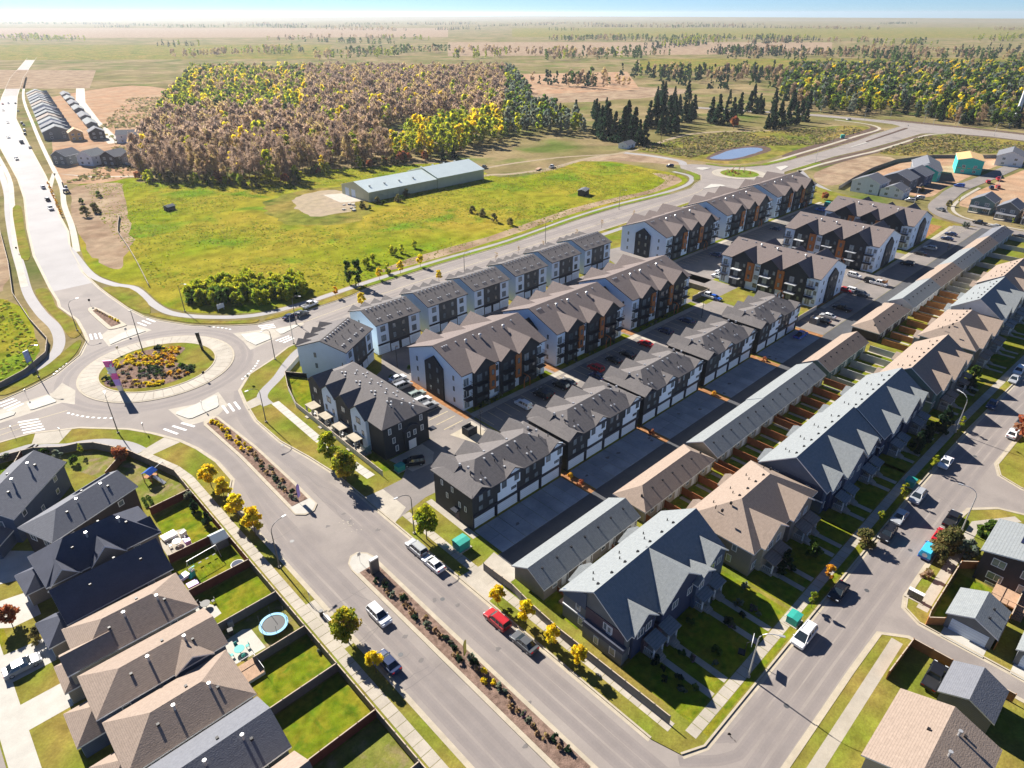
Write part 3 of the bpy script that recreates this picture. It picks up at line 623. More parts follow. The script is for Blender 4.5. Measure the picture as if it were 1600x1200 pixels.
def gdoor(b, face, x, y, w=4.9, h=2.3, mat=GDOOR, z=0.02):
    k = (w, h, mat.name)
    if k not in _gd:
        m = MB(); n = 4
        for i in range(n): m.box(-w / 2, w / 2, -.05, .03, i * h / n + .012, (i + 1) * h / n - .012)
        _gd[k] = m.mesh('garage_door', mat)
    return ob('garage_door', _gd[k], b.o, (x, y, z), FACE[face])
_dr = {}
def door(b, face, x, y, z=.0, mat=TRIM, w=.95, h=2.1, name='door'):
    if (mat.name, w) not in _dr:
        m = MB(); m.box(-w / 2, w / 2, -.04, .02, 0, h); m.box(-w / 2 - .1, -w / 2, -.06, .02, 0, h + .1); m.box(w / 2, w / 2 + .1, -.06, .02, 0, h + .1); m.box(-w / 2, w / 2, -.06, .02, h, h + .1)
        _dr[mat.name, w] = m.mesh('door', mat)
    return ob(name, _dr[mat.name, w], b.o, (x, y, z), FACE[face])

# ---- the driveway row: dark two-storey blocks of four homes over double garages
ORD = ['nearest the boulevard', 'second from the boulevard', 'middle one of five', 'fourth from the boulevard', 'farthest from the boulevard']
def townhouse(x, i, L=23.5, dp=11.0):
    b = Bld('townhouse_block', (x, 70.6), 0, 'dark townhouse block with white bays over white garages, ' + ORD[i], 'townhouse', 'townhouse blocks along the rear lane')
    ze, rise = 7.75, 2.35; u = L / 4; s = rise / (dp / 2)
    w = MB(); w.box(0, L, .35, dp, 0, 3.0); w.box(0, L, 0, dp, 3.0, ze); b.add('wall', w, CHAR)
    b.panel('-y', -.05, L + .05, 2.72, 3.42, 0, NAVY, .14, 'belly_band')
    for k in range(5):
        m = MB(); m.box(-.16, .16, -.02, .5, 0, 2.75); ob('garage_post', m.mesh('garage_post', NAVY), b.o, (max(.17, min(L - .17, k * u)), .06, 0))
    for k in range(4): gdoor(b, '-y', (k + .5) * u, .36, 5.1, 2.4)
    for k in (1, 3):
        x0 = k * u
        b.panel('-y', x0 + .15, x0 + u - .9, 3.42, 5.2, 0, WHITEV, .1); 
        g = x0 + u - 1.5
        b.panel('-y', x0 + .85, x0 + u, 5.2, ze - .05, 0, WHITEV, .1, top=[(x0 + u, ze + .5), (g, ze + 1.15), (x0 + u - 2.7, ze - .05)])
        b.win('-y', x0 + 1.75, -.1, 5.75, 1.15, 1.5, NAVY); b.win('-y', x0 + u - .95, -.1, 5.9, 1.1, 1.5, NAVY); b.win('-y', x0 + u - 1.7, -.1, 4.25, 1.3, .6, NAVY)
    for k in (0, 2):
        x0 = k * u
        b.win('-y', x0 + 2.0, 0, 5.7, 1.1, 1.5, NAVY); b.win('-y', x0 + 3.9, 0, 5.7, .8, 1.5, NAVY); b.win('-y', x0 + 1.9, 0, 3.75, 1.1, 1.1, NAVY); b.win('-y', x0 + 4.4, 0, 3.75, 1.1, 1.1, NAVY)
    for y, z in ((8.6, 5.6), (5.6, 5.6), (7.2, 3.4), (3.6, 3.3), (2, 3.2)): b.win('-x', 0, y, z, .6, 1.2)
    for y, z in ((8.6, 5.6), (4.6, 5.6), (7.2, 3.4)): b.win('+x', L, y, z, .7, 1.2)
    door(b, '-x', 0, 4.4, 0, S_PLUM); m = MB(); m.box(-1.1, 0, 3.6, 5.2, 2.45, 2.6); b.add('door_canopy', m, NAVY)
    for k in range(4):
        b.win('+y', (k + .3) * u, dp, 5.6, 1.4, 1.5, NAVY); b.win('+y', (k + .75) * u, dp, 5.6, .8, 1.3, NAVY); door(b, '+y', (k + .7) * u, dp, .3, S_DARK)
    b.roof(ROOFD, 0, L, 0, dp, ze, rise, 'x', (1, 1), .45, NAVY)
    for c, hw in ((2.0, 1.9), (2 * u - 1.6, 2.1), (L - 1.9, 2.0)):
        b.roof(ROOFD, c - hw, c + hw, .0, 2.6, ze, hw * .62, 'y', (0, 0), .4, NAVY, 'front_gable')
    for k in range(4):
        c = (k + .5) * u; hw = 2.35; b.add('wall', wallmesh(c - hw, c + hw, dp - .2, dp + .8, 3.2, ze, hw * .75, 'y'), WHITEV if k % 2 else CHAR)
        b.roof(ROOFD, c - hw, c + hw, dp - 3.9, dp + .8, ze, hw * .75, 'y', (0, 0), .4, NAVY, 'rear_gable')
    z = lambda y: ze + rise - abs(y - dp / 2) * s + .22
    V = [(k * u + dx, y, z(y)) for k in range(4) for dx, y in ((1.2, 4.7), (3.2, 4.7), (3.4, 1.6), (4.4, 1.5), (2.8, 6.6))]
    b.vents([v for v in V if 2.5 < v[0] < L - 2.5])
    b.vents([(k * u + dx, y, z(y)) for k in range(4) for dx, y in ((2.6, 3.4), (4.4, 2.6))], PLAST, .13, .55, 'plumbing_stack')
    return b
for i, x in enumerate(TX): townhouse(x + .1, i)

# ---- the block with saw-tooth gables facing the boulevard
def boulevard_block():
    L, dp = 29.4, 11.4
    b = Bld('townhouse_block', (58.9, 129.0), -math.pi / 2, 'charcoal townhouse block with four saw-tooth gables and white bays facing the boulevard', 'townhouse')
    ze, rise = 7.9, 2.6; u = 6.0; s = rise / (dp / 2)
    b.add('wall', wallmesh(0, L, 0, dp, 0, ze), CHAR)
    for k in range(4):
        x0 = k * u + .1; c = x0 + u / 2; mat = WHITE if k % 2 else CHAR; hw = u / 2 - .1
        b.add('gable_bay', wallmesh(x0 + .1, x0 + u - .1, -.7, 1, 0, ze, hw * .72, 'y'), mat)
        b.win('-y', c, -.7, 5.7, 1.6, 1.5, NAVY); b.win('-y', c - 1.6, -.7, 3.2, .8, 1.3, NAVY); b.win('-y', c + 1.4, -.7, 3.2, .8, 1.3, NAVY); door(b, '-y', c + .2, -.7, .35, S_DARK)
        b.roof(ROOFD, x0 + .1, x0 + u - .1, -.7, 3.9, ze, hw * .72, 'y', (0, 0), .3, NAVY, 'front_gable')
        p0 = x0 + 1.7
        m = MB(); m.box(p0 - .2, p0 + 3.1, -3.2, -.75, 2.75, 2.95); b.add('porch_roof', m, CONCY)
        for px in (p0, p0 + 2.8): m = MB(); m.box(px - .16, px + .16, -3.1, -2.78, 0, 2.75); b.add('porch_post', m, CONCW)
        m = MB(); m.box(p0 + 3.3, p0 + 5.3, -2.0, -1.96, .5, 2.1); m.box(p0 + 5.26, p0 + 5.3, -2, -.75, .5, 2.1); b.add('privacy_screen', m, GLASSG)
        m = MB(); m.box(p0 - .3, p0 + 5.3, -3.2, -.75, 0, .3); m.box(p0 + .2, p0 + 1.4, -3.9, -3.2, 0, .16); b.add('porch_step', m, CONC)
        for q in (0, 1):
            m = MB(); m.box(p0 + .4 + q * .9, p0 + .9 + q * .9, -2.2, -1.7, .32, .72); m.box(p0 + .4 + q * .9, p0 + .9 + q * .9, -1.75, -1.65, .72, 1.1); k2 = ob('patio_chair', m.mesh('patio_chair', TRIM if (k + q) % 2 else PLAST)); k2.location = b.o.location; k2.rotation_euler = b.o.rotation_euler
            tag(k2, ('pale' if (k + q) % 2 else 'dark') + ' patio chair under the ' + ['first', 'second', 'third', 'fourth'][k] + ' porch roof from the roundabout, ' + ('right' if q else 'left') + ' of its pair', 'chair', 'chairs on the boulevard porches')
    # near end: tall narrow windows and a small dark porch gable
    for y, z in ((1.6, 5.7), (4.2, 5.9), (9.6, 5.8), (2.4, 3.2), (9.7, 3.2), (3.0, 1.0)): b.win('+x', L, y, z, .75, 1.4)
    b.win('+x', L + .25, 6.0, 3.2, .75, 1.3); b.win('+x', L + .25, 7.6, 3.2, .75, 1.3)
    b.add('gable_bay', wallmesh(L - .2, L + .25, 4.9, 8.7, 0, 5.1, .9, 'x'), CHAR); b.roof(ROOFD, L - .2, L + .25, 4.9, 8.7, 5.1, .9, 'x', (0, 0), .25, NAVY, 'porch_gable'); door(b, '+x', L + .25, 6.8, .1, TRIM, 1.7)
    m = MB(); m.box(L, L + 1.4, 11.0, 12.6, 2.9, 3.1); b.add('door_canopy', m, NAVY)
    for k in range(5):
        gdoor(b, '+y', k * 5.85 + 2.9, dp + .02, 4.6, 2.3); b.win('+y', k * 5.85 + 2, dp, 5.7, 1.4, 1.4, NAVY)
    for y, z in ((3, 5.6), (8, 5.6), (5, 3)): b.win('-x', 0, y, z, .75, 1.3)
    b.roof(ROOFD, 0, L, 0, dp, ze, rise, 'x', (1, 1), .5, NAVY)
    z = lambda y: ze + rise - abs(y - dp / 2) * s + .22
    b.vents([(k * u + dx, y, z(y)) for k in range(1, 5) for dx, y in ((.6, 4.7), (1.5, 5.1), (2.2, 4.5), (3.6, 6.3), (1, 8.3), (3.4, 8.4), (5, 8.1), (2.2, 10.2))])
    b.vents([(k * u + 3.2, 6.9, z(6.9)) for k in range(4)], PLAST, .13, .55, 'plumbing_stack')
boulevard_block()

# ---- the upper row: three-storey white blocks with dark centres
UORD = ['turned towards the roundabout', 'second from the roundabout', 'third from the roundabout', 'fourth from the roundabout', 'fifth from the roundabout', 'sixth from the roundabout', 'last before the tall apartments']
def upper(x, y, i, rz=0, L=14.2, dp=13.2):
    b = Bld('row_house_block', (x, y), rz, 'white three-storey row house block with dark centre, ' + UORD[i], 'row house', 'white row house blocks along the collector road')
    ze, rise = 8.9, 2.3; u = L / 4
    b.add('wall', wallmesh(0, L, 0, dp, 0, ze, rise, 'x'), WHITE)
    b.panel('-y', u + .2, 3 * u - .2, 2.9, ze - .05, 0, GREYP, .14); b.panel('-y', -.04, L + .04, 2.75, 3.2, 0, NAVY, .2, 'belly_band')
    b.panel('-y', u + .2, 3 * u - .2, 0, 2.75, 0, CHAR, .08)
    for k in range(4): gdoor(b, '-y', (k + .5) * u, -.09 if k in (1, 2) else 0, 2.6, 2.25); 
    for k in range(4):
        d = -.14 if k in (1, 2) else 0; xx = (k + .5) * u + (0.2 if k < 2 else -.2)
        b.win('-y', xx, d, 6.6, 1.5 if k in (0, 3) else 1.1, 1.5, NAVY); b.win('-y', xx, d, 3.75, 1.5 if k in (0, 3) else 1.1, 1.7, NAVY)
    for z in (6.4, 3.4): b.win('-x', 0, 8.7, z, .65, 1.3, NAVY); b.win('+x', L, 8.7, z, .65, 1.3, NAVY)
    for k in range(4):
        c = (k + .5) * u; hw = 1.45; b.win('+y', c, dp + .5, 6.6, 1.3, 1.4, NAVY); door(b, '+y', c, dp, .2, S_DARK)
        b.add('gable_bay', wallmesh(c - hw, c + hw, dp - .1, dp + .5, 3, ze, hw * .8, 'y'), CHAR if k % 2 else WHITE)
        b.roof(ROOFD, c - hw, c + hw, dp - 2.6, dp + .5, ze, hw * .8, 'y', (0, 0), .25, NAVY, 'rear_gable')
    b.roof(ROOFD, 0, L, 0, dp, ze, rise, 'x', (0, 0), .4, NAVY)
    s = rise / (dp / 2); z = lambda y: ze + rise - abs(y - dp / 2) * s + .22
    b.vents([(1 + k * 1.35, 5.9, z(5.9)) for k in range(10)] + [(1.6 + k * 3.3 + dx, 1.6, z(1.6)) for k in range(4) for dx in (0, .8)] , sz=.36)
    b.vents([(2 + k * 3.4, 3.6, z(3.6)) for k in range(4)], PLAST, .13, .5, 'plumbing_stack')
upper(71.0, 133.3, 0, R(31))
for i, (x, y) in enumerate([(85.4, 141.6), (103.4, 142.3), (121.0, 142.6), (138.9, 143.1), (156.6, 143.9), (174.6, 144.8)]): upper(x, y, i + 1)

# ---- three-storey apartment buildings
AORD = ['first of the middle row, nearest the boulevard', 'second of the middle row', 'third of the middle row, beside the white parked vans', 'first of the far row along the collector road', 'second of the far row along the collector road', 'third of the far row, next to the second roundabout', 'end-on one nearest the garages', 'middle one of the three standing end-on', 'farthest of the three standing end-on']
def apartment(x, y, L, i, rz=0, dp=20.5):
    b = Bld('apartment_building', (x, y), rz, 'apartment building with white gable ends, ' + AORD[i], 'apartment', 'three-storey apartment buildings')
    ze, rise = 9.5, 4.0; f = L / 30; s = rise / (dp / 2)
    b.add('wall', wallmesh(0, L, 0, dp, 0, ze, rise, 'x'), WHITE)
    for face, d in (('-x', 0), ('+x', L)):      # dark house-shaped panel between slit windows on each white end
        c = dp / 2; hw = 3.4
        b.panel(face, c - hw, c + hw, 0, 8.6, d, CHAR, .45, 'end_panel', [(c + .0, 11.0)] )
        dd = d - .45 if face == '-x' else d + .45
        for z in (1.2, 4.2, 7.0):
            for yy in (c - 1.6, c + 1.4): b.win(face, dd, yy, z, .95, 1.5, NAVY)
            for yy in (3.2, dp - 3.2): b.win(face, d, yy, z, .6, 1.2, NAVY)
    lay = [(0, 3.4, 'W', 1), (3.4, 8.6, 'D', 1), (8.6, 10.6, 'O', 0), (10.6, 12.6, 'W', 0), (12.6, 18.0, 'D', 1), (18.0, 20.0, 'O', 0), (20.0, 26.4, 'D', 1), (26.4, 30, 'W', 1)]
    for face in ('-y', '+y'):
        d = 0 if face == '-y' else dp; sg = -1 if face == '-y' else 1
        for x0, x1, kind, balc in lay:
            x0 *= f; x1 *= f; c = (x0 + x1) / 2; w = x1 - x0
            off = {'W': .0, 'D': .5, 'O': .9}[kind]
            if kind != 'W': b.panel(face, x0, x1, .0 if kind == 'D' else 2.9, ze - .1, d, {'D': CHAR, 'O': ORNG}[kind], off, 'cladding_bay')
            pd = d + sg * off
            for z in (.4, 3.3, 6.3):
                if kind == 'O': b.win(face, c, pd, max(z, 3.2) + .5, .8, 1.5, NAVY) if z > 1 else None; continue
                if balc and face == '-y' or balc and rz:
                    b.win(face, c - w * .14, pd, z, 1.7, 2.1, TRIM if kind == 'W' else NAVY, name='balcony_door')
                    if w > 4: b.win(face, c + w * .3, pd, z + .8, .9, 1.3, NAVY)
                else: b.win(face, c, pd, z + .7, 1.4 if w < 4 else 1.9, 1.4, NAVY)
            if balc and (face == '-y' or rz):
                for z in (3.15, 6.15):
                    bw = min(w * .72, 3.6); m = MB(); y0, y1 = sorted((pd, pd + sg * 1.5)); xx = c - w * .1
                    m.box(xx - bw / 2, xx + bw / 2, y0, y1, z - .22, z); bo = b.add('balcony', m, TRIM if rz and kind == 'D' else NAVY)
                    r = MB(); e = pd + sg * 1.46
                    r.box(xx - bw / 2, xx + bw / 2, min(e, e + sg * .04), max(e, e + sg * .04), z + .98, z + 1.05)
                    n = max(3, int(bw / .3))
                    for q in range(n + 1):
                        px = xx - bw / 2 + .02 + (bw - .04) * q / n; r.box(px - .015, px + .015, min(e, e + sg * .03), max(e, e + sg * .03), z, z + .98)
                    for px in (xx - bw / 2, xx + bw / 2 - .04):
                        r.box(px, px + .04, min(pd, e), max(pd, e), z + .98, z + 1.05)
                        for q in range(1, 4): r.box(px, px + .03, pd + sg * q * .36, pd + sg * q * .36 + .03, z, z + .98)
                    b.add('railing', r, METAL, parent=bo)
    for c, hw, pr in ((7.0, 3.6, .75), (15.6, 3.0, .75), (23.2, 4.0, .8)):
        c *= f; hw *= f if f < 1.15 else 1.15; g = hw * pr
        yin = min(dp / 2, (g + .1) / s + .4)
        for face in (0, 1):
            if face == 0: y0, y1, w0, w1 = -.9, yin, -.9, .4
            else: y0, y1, w0, w1 = dp - yin, dp + .9, dp - .4, dp + .9
            b.add('gable_bay', wallmesh(c - hw + .1, c + hw - .1, w0 + .15 * (face == 0), w1 - .15 * (face == 1), ze - .35, ze, g, 'y'), CHAR)
            b.roof(ROOFB, c - hw, c + hw, y0, y1, ze, g, 'y', (0, 0), .3, NAVY, 'gable_roof', ohg=.25)
    b.roof(ROOFB, 0, L, 0, dp, ze, rise, 'x', (0, 0), .4, NAVY)
    # entry arch of timber
    m = MB(); c = 20.8 * f; m.tube([(c - 1, -2.2, 0), (c - 1, -2.2, 2.3), (c, -2.2, 3.4), (c + 1, -2.2, 2.3), (c + 1, -2.2, 0)], .14, 5); m.tube([(c, -2.2, 3.4), (c, -.9, 3.4)], .1, 5); b.add('entry_arch', m, ORNG)
    z = lambda y: ze + rise - abs(y - dp / 2) * s + .22
    b.vents([(k * f, 8.7, z(8.7)) for k in (1.5, 2.2, 2.9, 6, 12, 19, 26)] + [(6 * f, 1.2, ze + 1.3), (22 * f, 1.2, ze + 1.6)], sz=.36, hh=.28)
    m = MB()
    for k in (8.5, 13.5, 22):
        m.tube([(k * f, 7.6, z(7.6) - .3), (k * f, 7.6, z(7.6) + .75)], .28, 8); m.tube([(k * f, 7.6, z(7.6) + .75), (k * f, 7.6, z(7.6) + .95)], [.42, .2], 8)
    b.add('flue_cap', m, GALV)
    return b
apartment(83.3, 103.4, 27.4, 0); apartment(115.5, 103.6, 27.6, 1); apartment(148.2, 104.2, 29.6, 2)
apartment(206.2, 132.6, 36, 3); apartment(249.5, 133.0, 38, 4); apartment(293.8, 133.6, 39, 5)
apartment(204.0, 108.0, 34, 6, -math.pi / 2, 19.5); apartment(251.0, 108.4, 34.4, 7, -math.pi / 2, 21.5); apartment(287.5, 109.0, 34.4, 8, -math.pi / 2, 21.5)
# ------------------------------------------------------------------ lane garages
GD = [(55.4, 24.4, ROOFG, S_TAUPE, (0, 0), 'light grey roof, nearest the boulevard', 6.6), (82.0, 23.0, ROOFT, S_BEIGE, (1, 1), 'tan hipped roof, second from the boulevard', 6.8), (106.6, 24.4, ROOFG, S_BEIGE, (0, 0), 'grey roof behind the slate blue row house', 6.8),
 (131.9, 24.8, ROOFG, S_BEIGE, (0, 0), 'grey roof between two gardens of red-brown fences', 7), (159.6, 24.2, ROOFT, S_TEAL, (0, 0), 'tan gabled roof and pale vinyl garden fences', 6.6), (192.2, 24.4, ROOFT, S_DARK, (1, 1), 'tan hipped roof by the shaded parking lot', 7.2),
 (219.4, 24.8, ROOFG, S_WHITE, (0, 0), 'grey roof and white gable, seventh from the boulevard', 7), (245.0, 22.6, ROOFT, S_BEIGE, (0, 0), 'tan roof, eighth from the boulevard', 7.2), (268.4, 24, ROOFG, S_BEIGE, (0, 0), 'grey roof, third from the street end', 7.2), (293.2, 20, ROOFT, S_BEIGE, (0, 0), 'tan roof, second from the street end', 7), (314, 22, ROOFK, S_BEIGE, (0, 1), 'slate roof at the street end of the lane', 7)]
for x, L, rm, wm, hip, txt, dp in GD:
    b = Bld('garage_block', (x, 50.5), 0, 'long shared garage block with ' + txt, 'garage', 'shared garage blocks along the lane')
    ze, rise = 2.85, 1.9
    b.add('wall', wallmesh(0, L, 0, dp, 0, ze, 0 if hip[0] else rise, 'x'), wm)
    u = L / 4
    for k in range(4):
        gdoor(b, '+y', (k + .5) * u, dp, 4.9, 2.2); door(b, '-y', (k + .78) * u, 0, .1, TRIM); b.win('-y', (k + .42) * u, 0, 1.2, 1.1, .8, TRIM)
        m = MB(); m.box((k + .93) * u, (k + .93) * u + .12, -.1, .04, 0, 2.6); b.add('downpipe', m, TRIM)
    b.roof(rm, 0, L, 0, dp, ze, rise, 'x', hip, .4, TRIM)
    s = rise / (dp / 2)
    b.vents([((k + .5) * L / 7, 2.1, ze + 2.1 * s + .22) for k in range(7)], PLAST, .3, .22)

# ------------------------------------------------------------------ row houses facing the residential street
def porch(b, x, y0, d=2.2, w=2.6, mat=ROOFG, z=2.5, steps=3):
    m = MB(); m.box(x - w / 2, x + w / 2, y0 - d, y0 - .02, 0, .55); b.add('porch_floor', m, CONC)
    for px in (x - w / 2 + .15, x + w / 2 - .15):
        m = MB(); m.box(px - .11, px + .11, y0 - d + .05, y0 - d + .27, .55, z); b.add('porch_post', m, TRIM)
    m = MB(); m.ext([(y0 - d - .3, z), (y0 - .02, z + .55), (y0 - .02, z + .75), (y0 - d - .3, z + .2)], 'x', x - w / 2 - .25, x + w / 2 + .25); b.add('porch_roof', m, mat)
    for k in range(steps): m = MB(); m.box(x - .7, x + .7, y0 - d - .3 * (k + 1), y0 - d - .3 * k, 0, .5 - k * .15); b.add('porch_step', m, CONC)
    m = MB(); 
    for sx in (x - w / 2 + .1, x + w / 2 - .14):
        m.box(sx, sx + .05, y0 - d + .1, y0 - .1, 1.35, 1.42)
        for q in range(6): m.box(sx, sx + .03, y0 - d + .25 + q * .3, y0 - d + .28 + q * .3, .55, 1.35)
    b.add('railing', m, TRIM)
def rowhouse(x, y0, L, dp, rm, w1, w2, gabs, label, hip=(0, 0), ze=5.6, rise=3.9, n=4, rear=True, trimside=None):
    b = Bld('row_house', (x, y0), 0, label, 'row house', 'row houses along the residential street')
    s = rise / (dp / 2); u = L / n
    b.add('wall', wallmesh(0, L, 0, dp, 0, ze, 0 if hip[0] else rise, 'x'), w1)
    if not hip[0]:
        b.panel('-x', .3, dp * .62, 3.0, ze + .1, 0, w2, .12, top=[(dp * .5, ze + .1 + s * dp * .4), (.3, ze + .2)] if False else None)
        b.panel('-x', -.03, dp + .03, 2.75, 3.0, 0, TRIM, .16, 'belly_band')
    for c, hw, pr, off, mt in gabs:
        g = hw * pr; yin = min(dp / 2, (g + .1) / s + .5)
        b.add('gable_bay', wallmesh(c - hw, c + hw, -off, .6, .3, ze, g, 'y'), mt)
        b.roof(rm, c - hw, c + hw, -off, yin, ze, g, 'y', (0, 0), .4, TRIM, 'front_gable')
        b.win('-y', c - hw * .35, -off, 3.7, 1.5 if hw > 2.5 else 1.2, 1.5); 
        if hw > 2.5: b.win('-y', c + hw * .4, -off, 3.7, 1.3, 1.5)
    for k in range(n):
        cx = (k + .5) * u; lf = k % 2 == 0; px = cx + (u * .22 if lf else -u * .22)
        porch(b, px, -.9, 1.9, 2.4, rm); door(b, '-y', px, -.3, .55, TRIM if k % 2 else S_NAVY)
        m = MB(); m.box(px - 1.3, px + 1.3, -.92, .2, 0, 2.9); b.add('entry_wall', m, w2)
        b.win('-y', cx - (u * .22 if lf else -u * .22), -.02, .95, 1.6, 1.5)
        b.win('+y', cx - 1.2, dp, 3.6, 1.2, 1.2); b.win('+y', cx + 1.3, dp, 3.6, 1.0, 1.2); b.win('+y', cx - 1.2, dp, .9, 1.5, 1.3); door(b, '+y', cx + 1.4, dp, .5, TRIM)
        m = MB(); m.box(cx - 1.8, cx + 2.2, dp, dp + 2.1, .1, .5); b.add('rear_deck', m, DECK)
        if rear and k % 2 == 0:
            m = MB(); b.add('wall', wallmesh(cx + 1, cx + u - .4, dp - .1, dp + 2.2, 0, 2.9, .9, 'y'), w1)
            b.roof(rm, cx + 1, cx + u - .4, dp - .1, dp + 2.2, 2.9, 1.1, 'y', (0, 0), .3, TRIM, 'rear_roof')
    for yy, z in ((dp * .25, 3.6), (dp * .75, 3.6), (dp * .3, .9), (dp * .7, .9)):
        b.win('-x', -.12 if (not hip[0] and z > 3 and yy < dp * .6) else 0, yy, z, .9, 1.5); b.win('+x', L, yy, z, .9, 1.5)
    b.roof(rm, 0, L, 0, dp, ze, rise, 'x', hip, .5, TRIM)
    z = lambda y: ze + rise - abs(y - dp / 2) * s + .22
    b.vents([(1.6 + k * u * .5, dp / 2 + .9, z(dp / 2 + .9)) for k in range(2 * n - 1)], PLAST, .34, .26)
    b.vents([(2.6 + k * u, dp / 2 + 2.6, z(dp / 2 + 2.6)) for k in range(n)] + [(4.4 + k * u, dp / 2 + 4, z(dp / 2 + 4)) for k in range(n - 1)], PLAST, .13, .5, 'plumbing_stack')
    return b
h1 = rowhouse(55.4, 34.5, 25.4, 11.9, ROOFG, S_GREY, S_PLUM, [(3.6, 2.6, .85, .5, S_NAVY), (12.6, 5.2, .8, .9, S_NAVY), (17.8, 2.2, .6, 1.5, S_BLUE), (22.6, 2.8, .8, .6, S_BLUE)], 'row house with light grey roof and plum and navy walls, nearest the boulevard corner', rise=4.2)
m = MB(); m.ext([(-.3, 2.7), (7.4, 2.7), (7.4, 2.78), (7.1, 3.5), (-.3, 3.5)], 'x', -.95, -.02); h1.add('skirt_roof', m, ROOFN); m = MB(); m.box(-.8, -.02, -.1, 7.2, 0, 2.7); h1.add('side_bay', m, S_GREY)
for yy, z, w in ((1.6, .9, 1.1), (4.6, .7, .9)): h1.win('-x', -.8, yy, z, w, 1.5)
m = MB(); m.ext([(7.4, 5.0), (11.9, 5.0), (11.9, 5.9), (7.4, 8.3)], 'x', -.2, .02); h1.add('gable_panel', m, S_BLUE); h1.win('-x', -.12, 3.2, 3.9, 1.7, 1.4)
rowhouse(83.6, 30.6, 22.4, 12.4, ROOFT, S_TAUPE, S_BEIGE, [(6, 3.8, .7, .8, S_BEIGE), (16, 3.8, .7, .8, S_TAUPE)], 'row house with tan hipped roof, second from the boulevard', (1, 1), rise=3.6)
rowhouse(107.6, 29.2, 25.0, 12.6, ROOFG, S_BLUE, S_NAVY, [(4, 2.6, .85, .6, S_NAVY), (11.6, 4.6, .85, .9, S_BLUE), (20.6, 2.8, .85, .6, S_NAVY)], 'row house with light grey roof and slate blue gable wall, third from the boulevard', rise=4.3)
rowhouse(133.6, 28.6, 24.8, 12.6, ROOFG, S_NAVY, S_BLUE, [(6.2, 2.8, .85, .6, S_BLUE), (14.4, 4.6, .85, .9, S_NAVY), (22, 2.4, .85, .6, S_BLUE)], 'row house with blue-grey roof and steep front gables, fourth from the boulevard', rise=4.3)
rowhouse(161.2, 27.2, 25.4, 12.4, ROOFT, S_TEAL, S_GREY, [(6, 3.0, .8, .6, S_TEAL), (15, 4.4, .8, .8, S_GREY), (22.5, 2.6, .8, .6, S_TEAL)], 'row house with tan roof and green-grey gable wall, fifth from the boulevard', rise=4.2)
rowhouse(192.8, 27.6, 24.4, 13.0, ROOFT, S_GREY, S_TAUPE, [(7, 4.2, .7, .9, S_TAUPE), (18, 4.2, .7, .9, S_GREY)], 'row house with tan hipped roof, sixth from the boulevard', (1, 1), rise=3.8)
rowhouse(220.6, 28.4, 25.4, 12.6, ROOFG, S_WHITE, S_GREY, [(5, 2.8, .85, .6, S_WHITE), (13, 4.4, .85, .9, S_GREY), (21, 2.8, .85, .6, S_WHITE)], 'row house with light grey roof and pale gable wall, seventh from the boulevard', rise=4.3)
rowhouse(248.5, 29, 24.6, 12.6, ROOFT, S_BEIGE, S_GREY, [(5, 3.4, .8, .6, S_BEIGE), (16, 4.4, .8, .9, S_GREY)], 'row house with tan roof, eighth from the boulevard', rise=4.0)

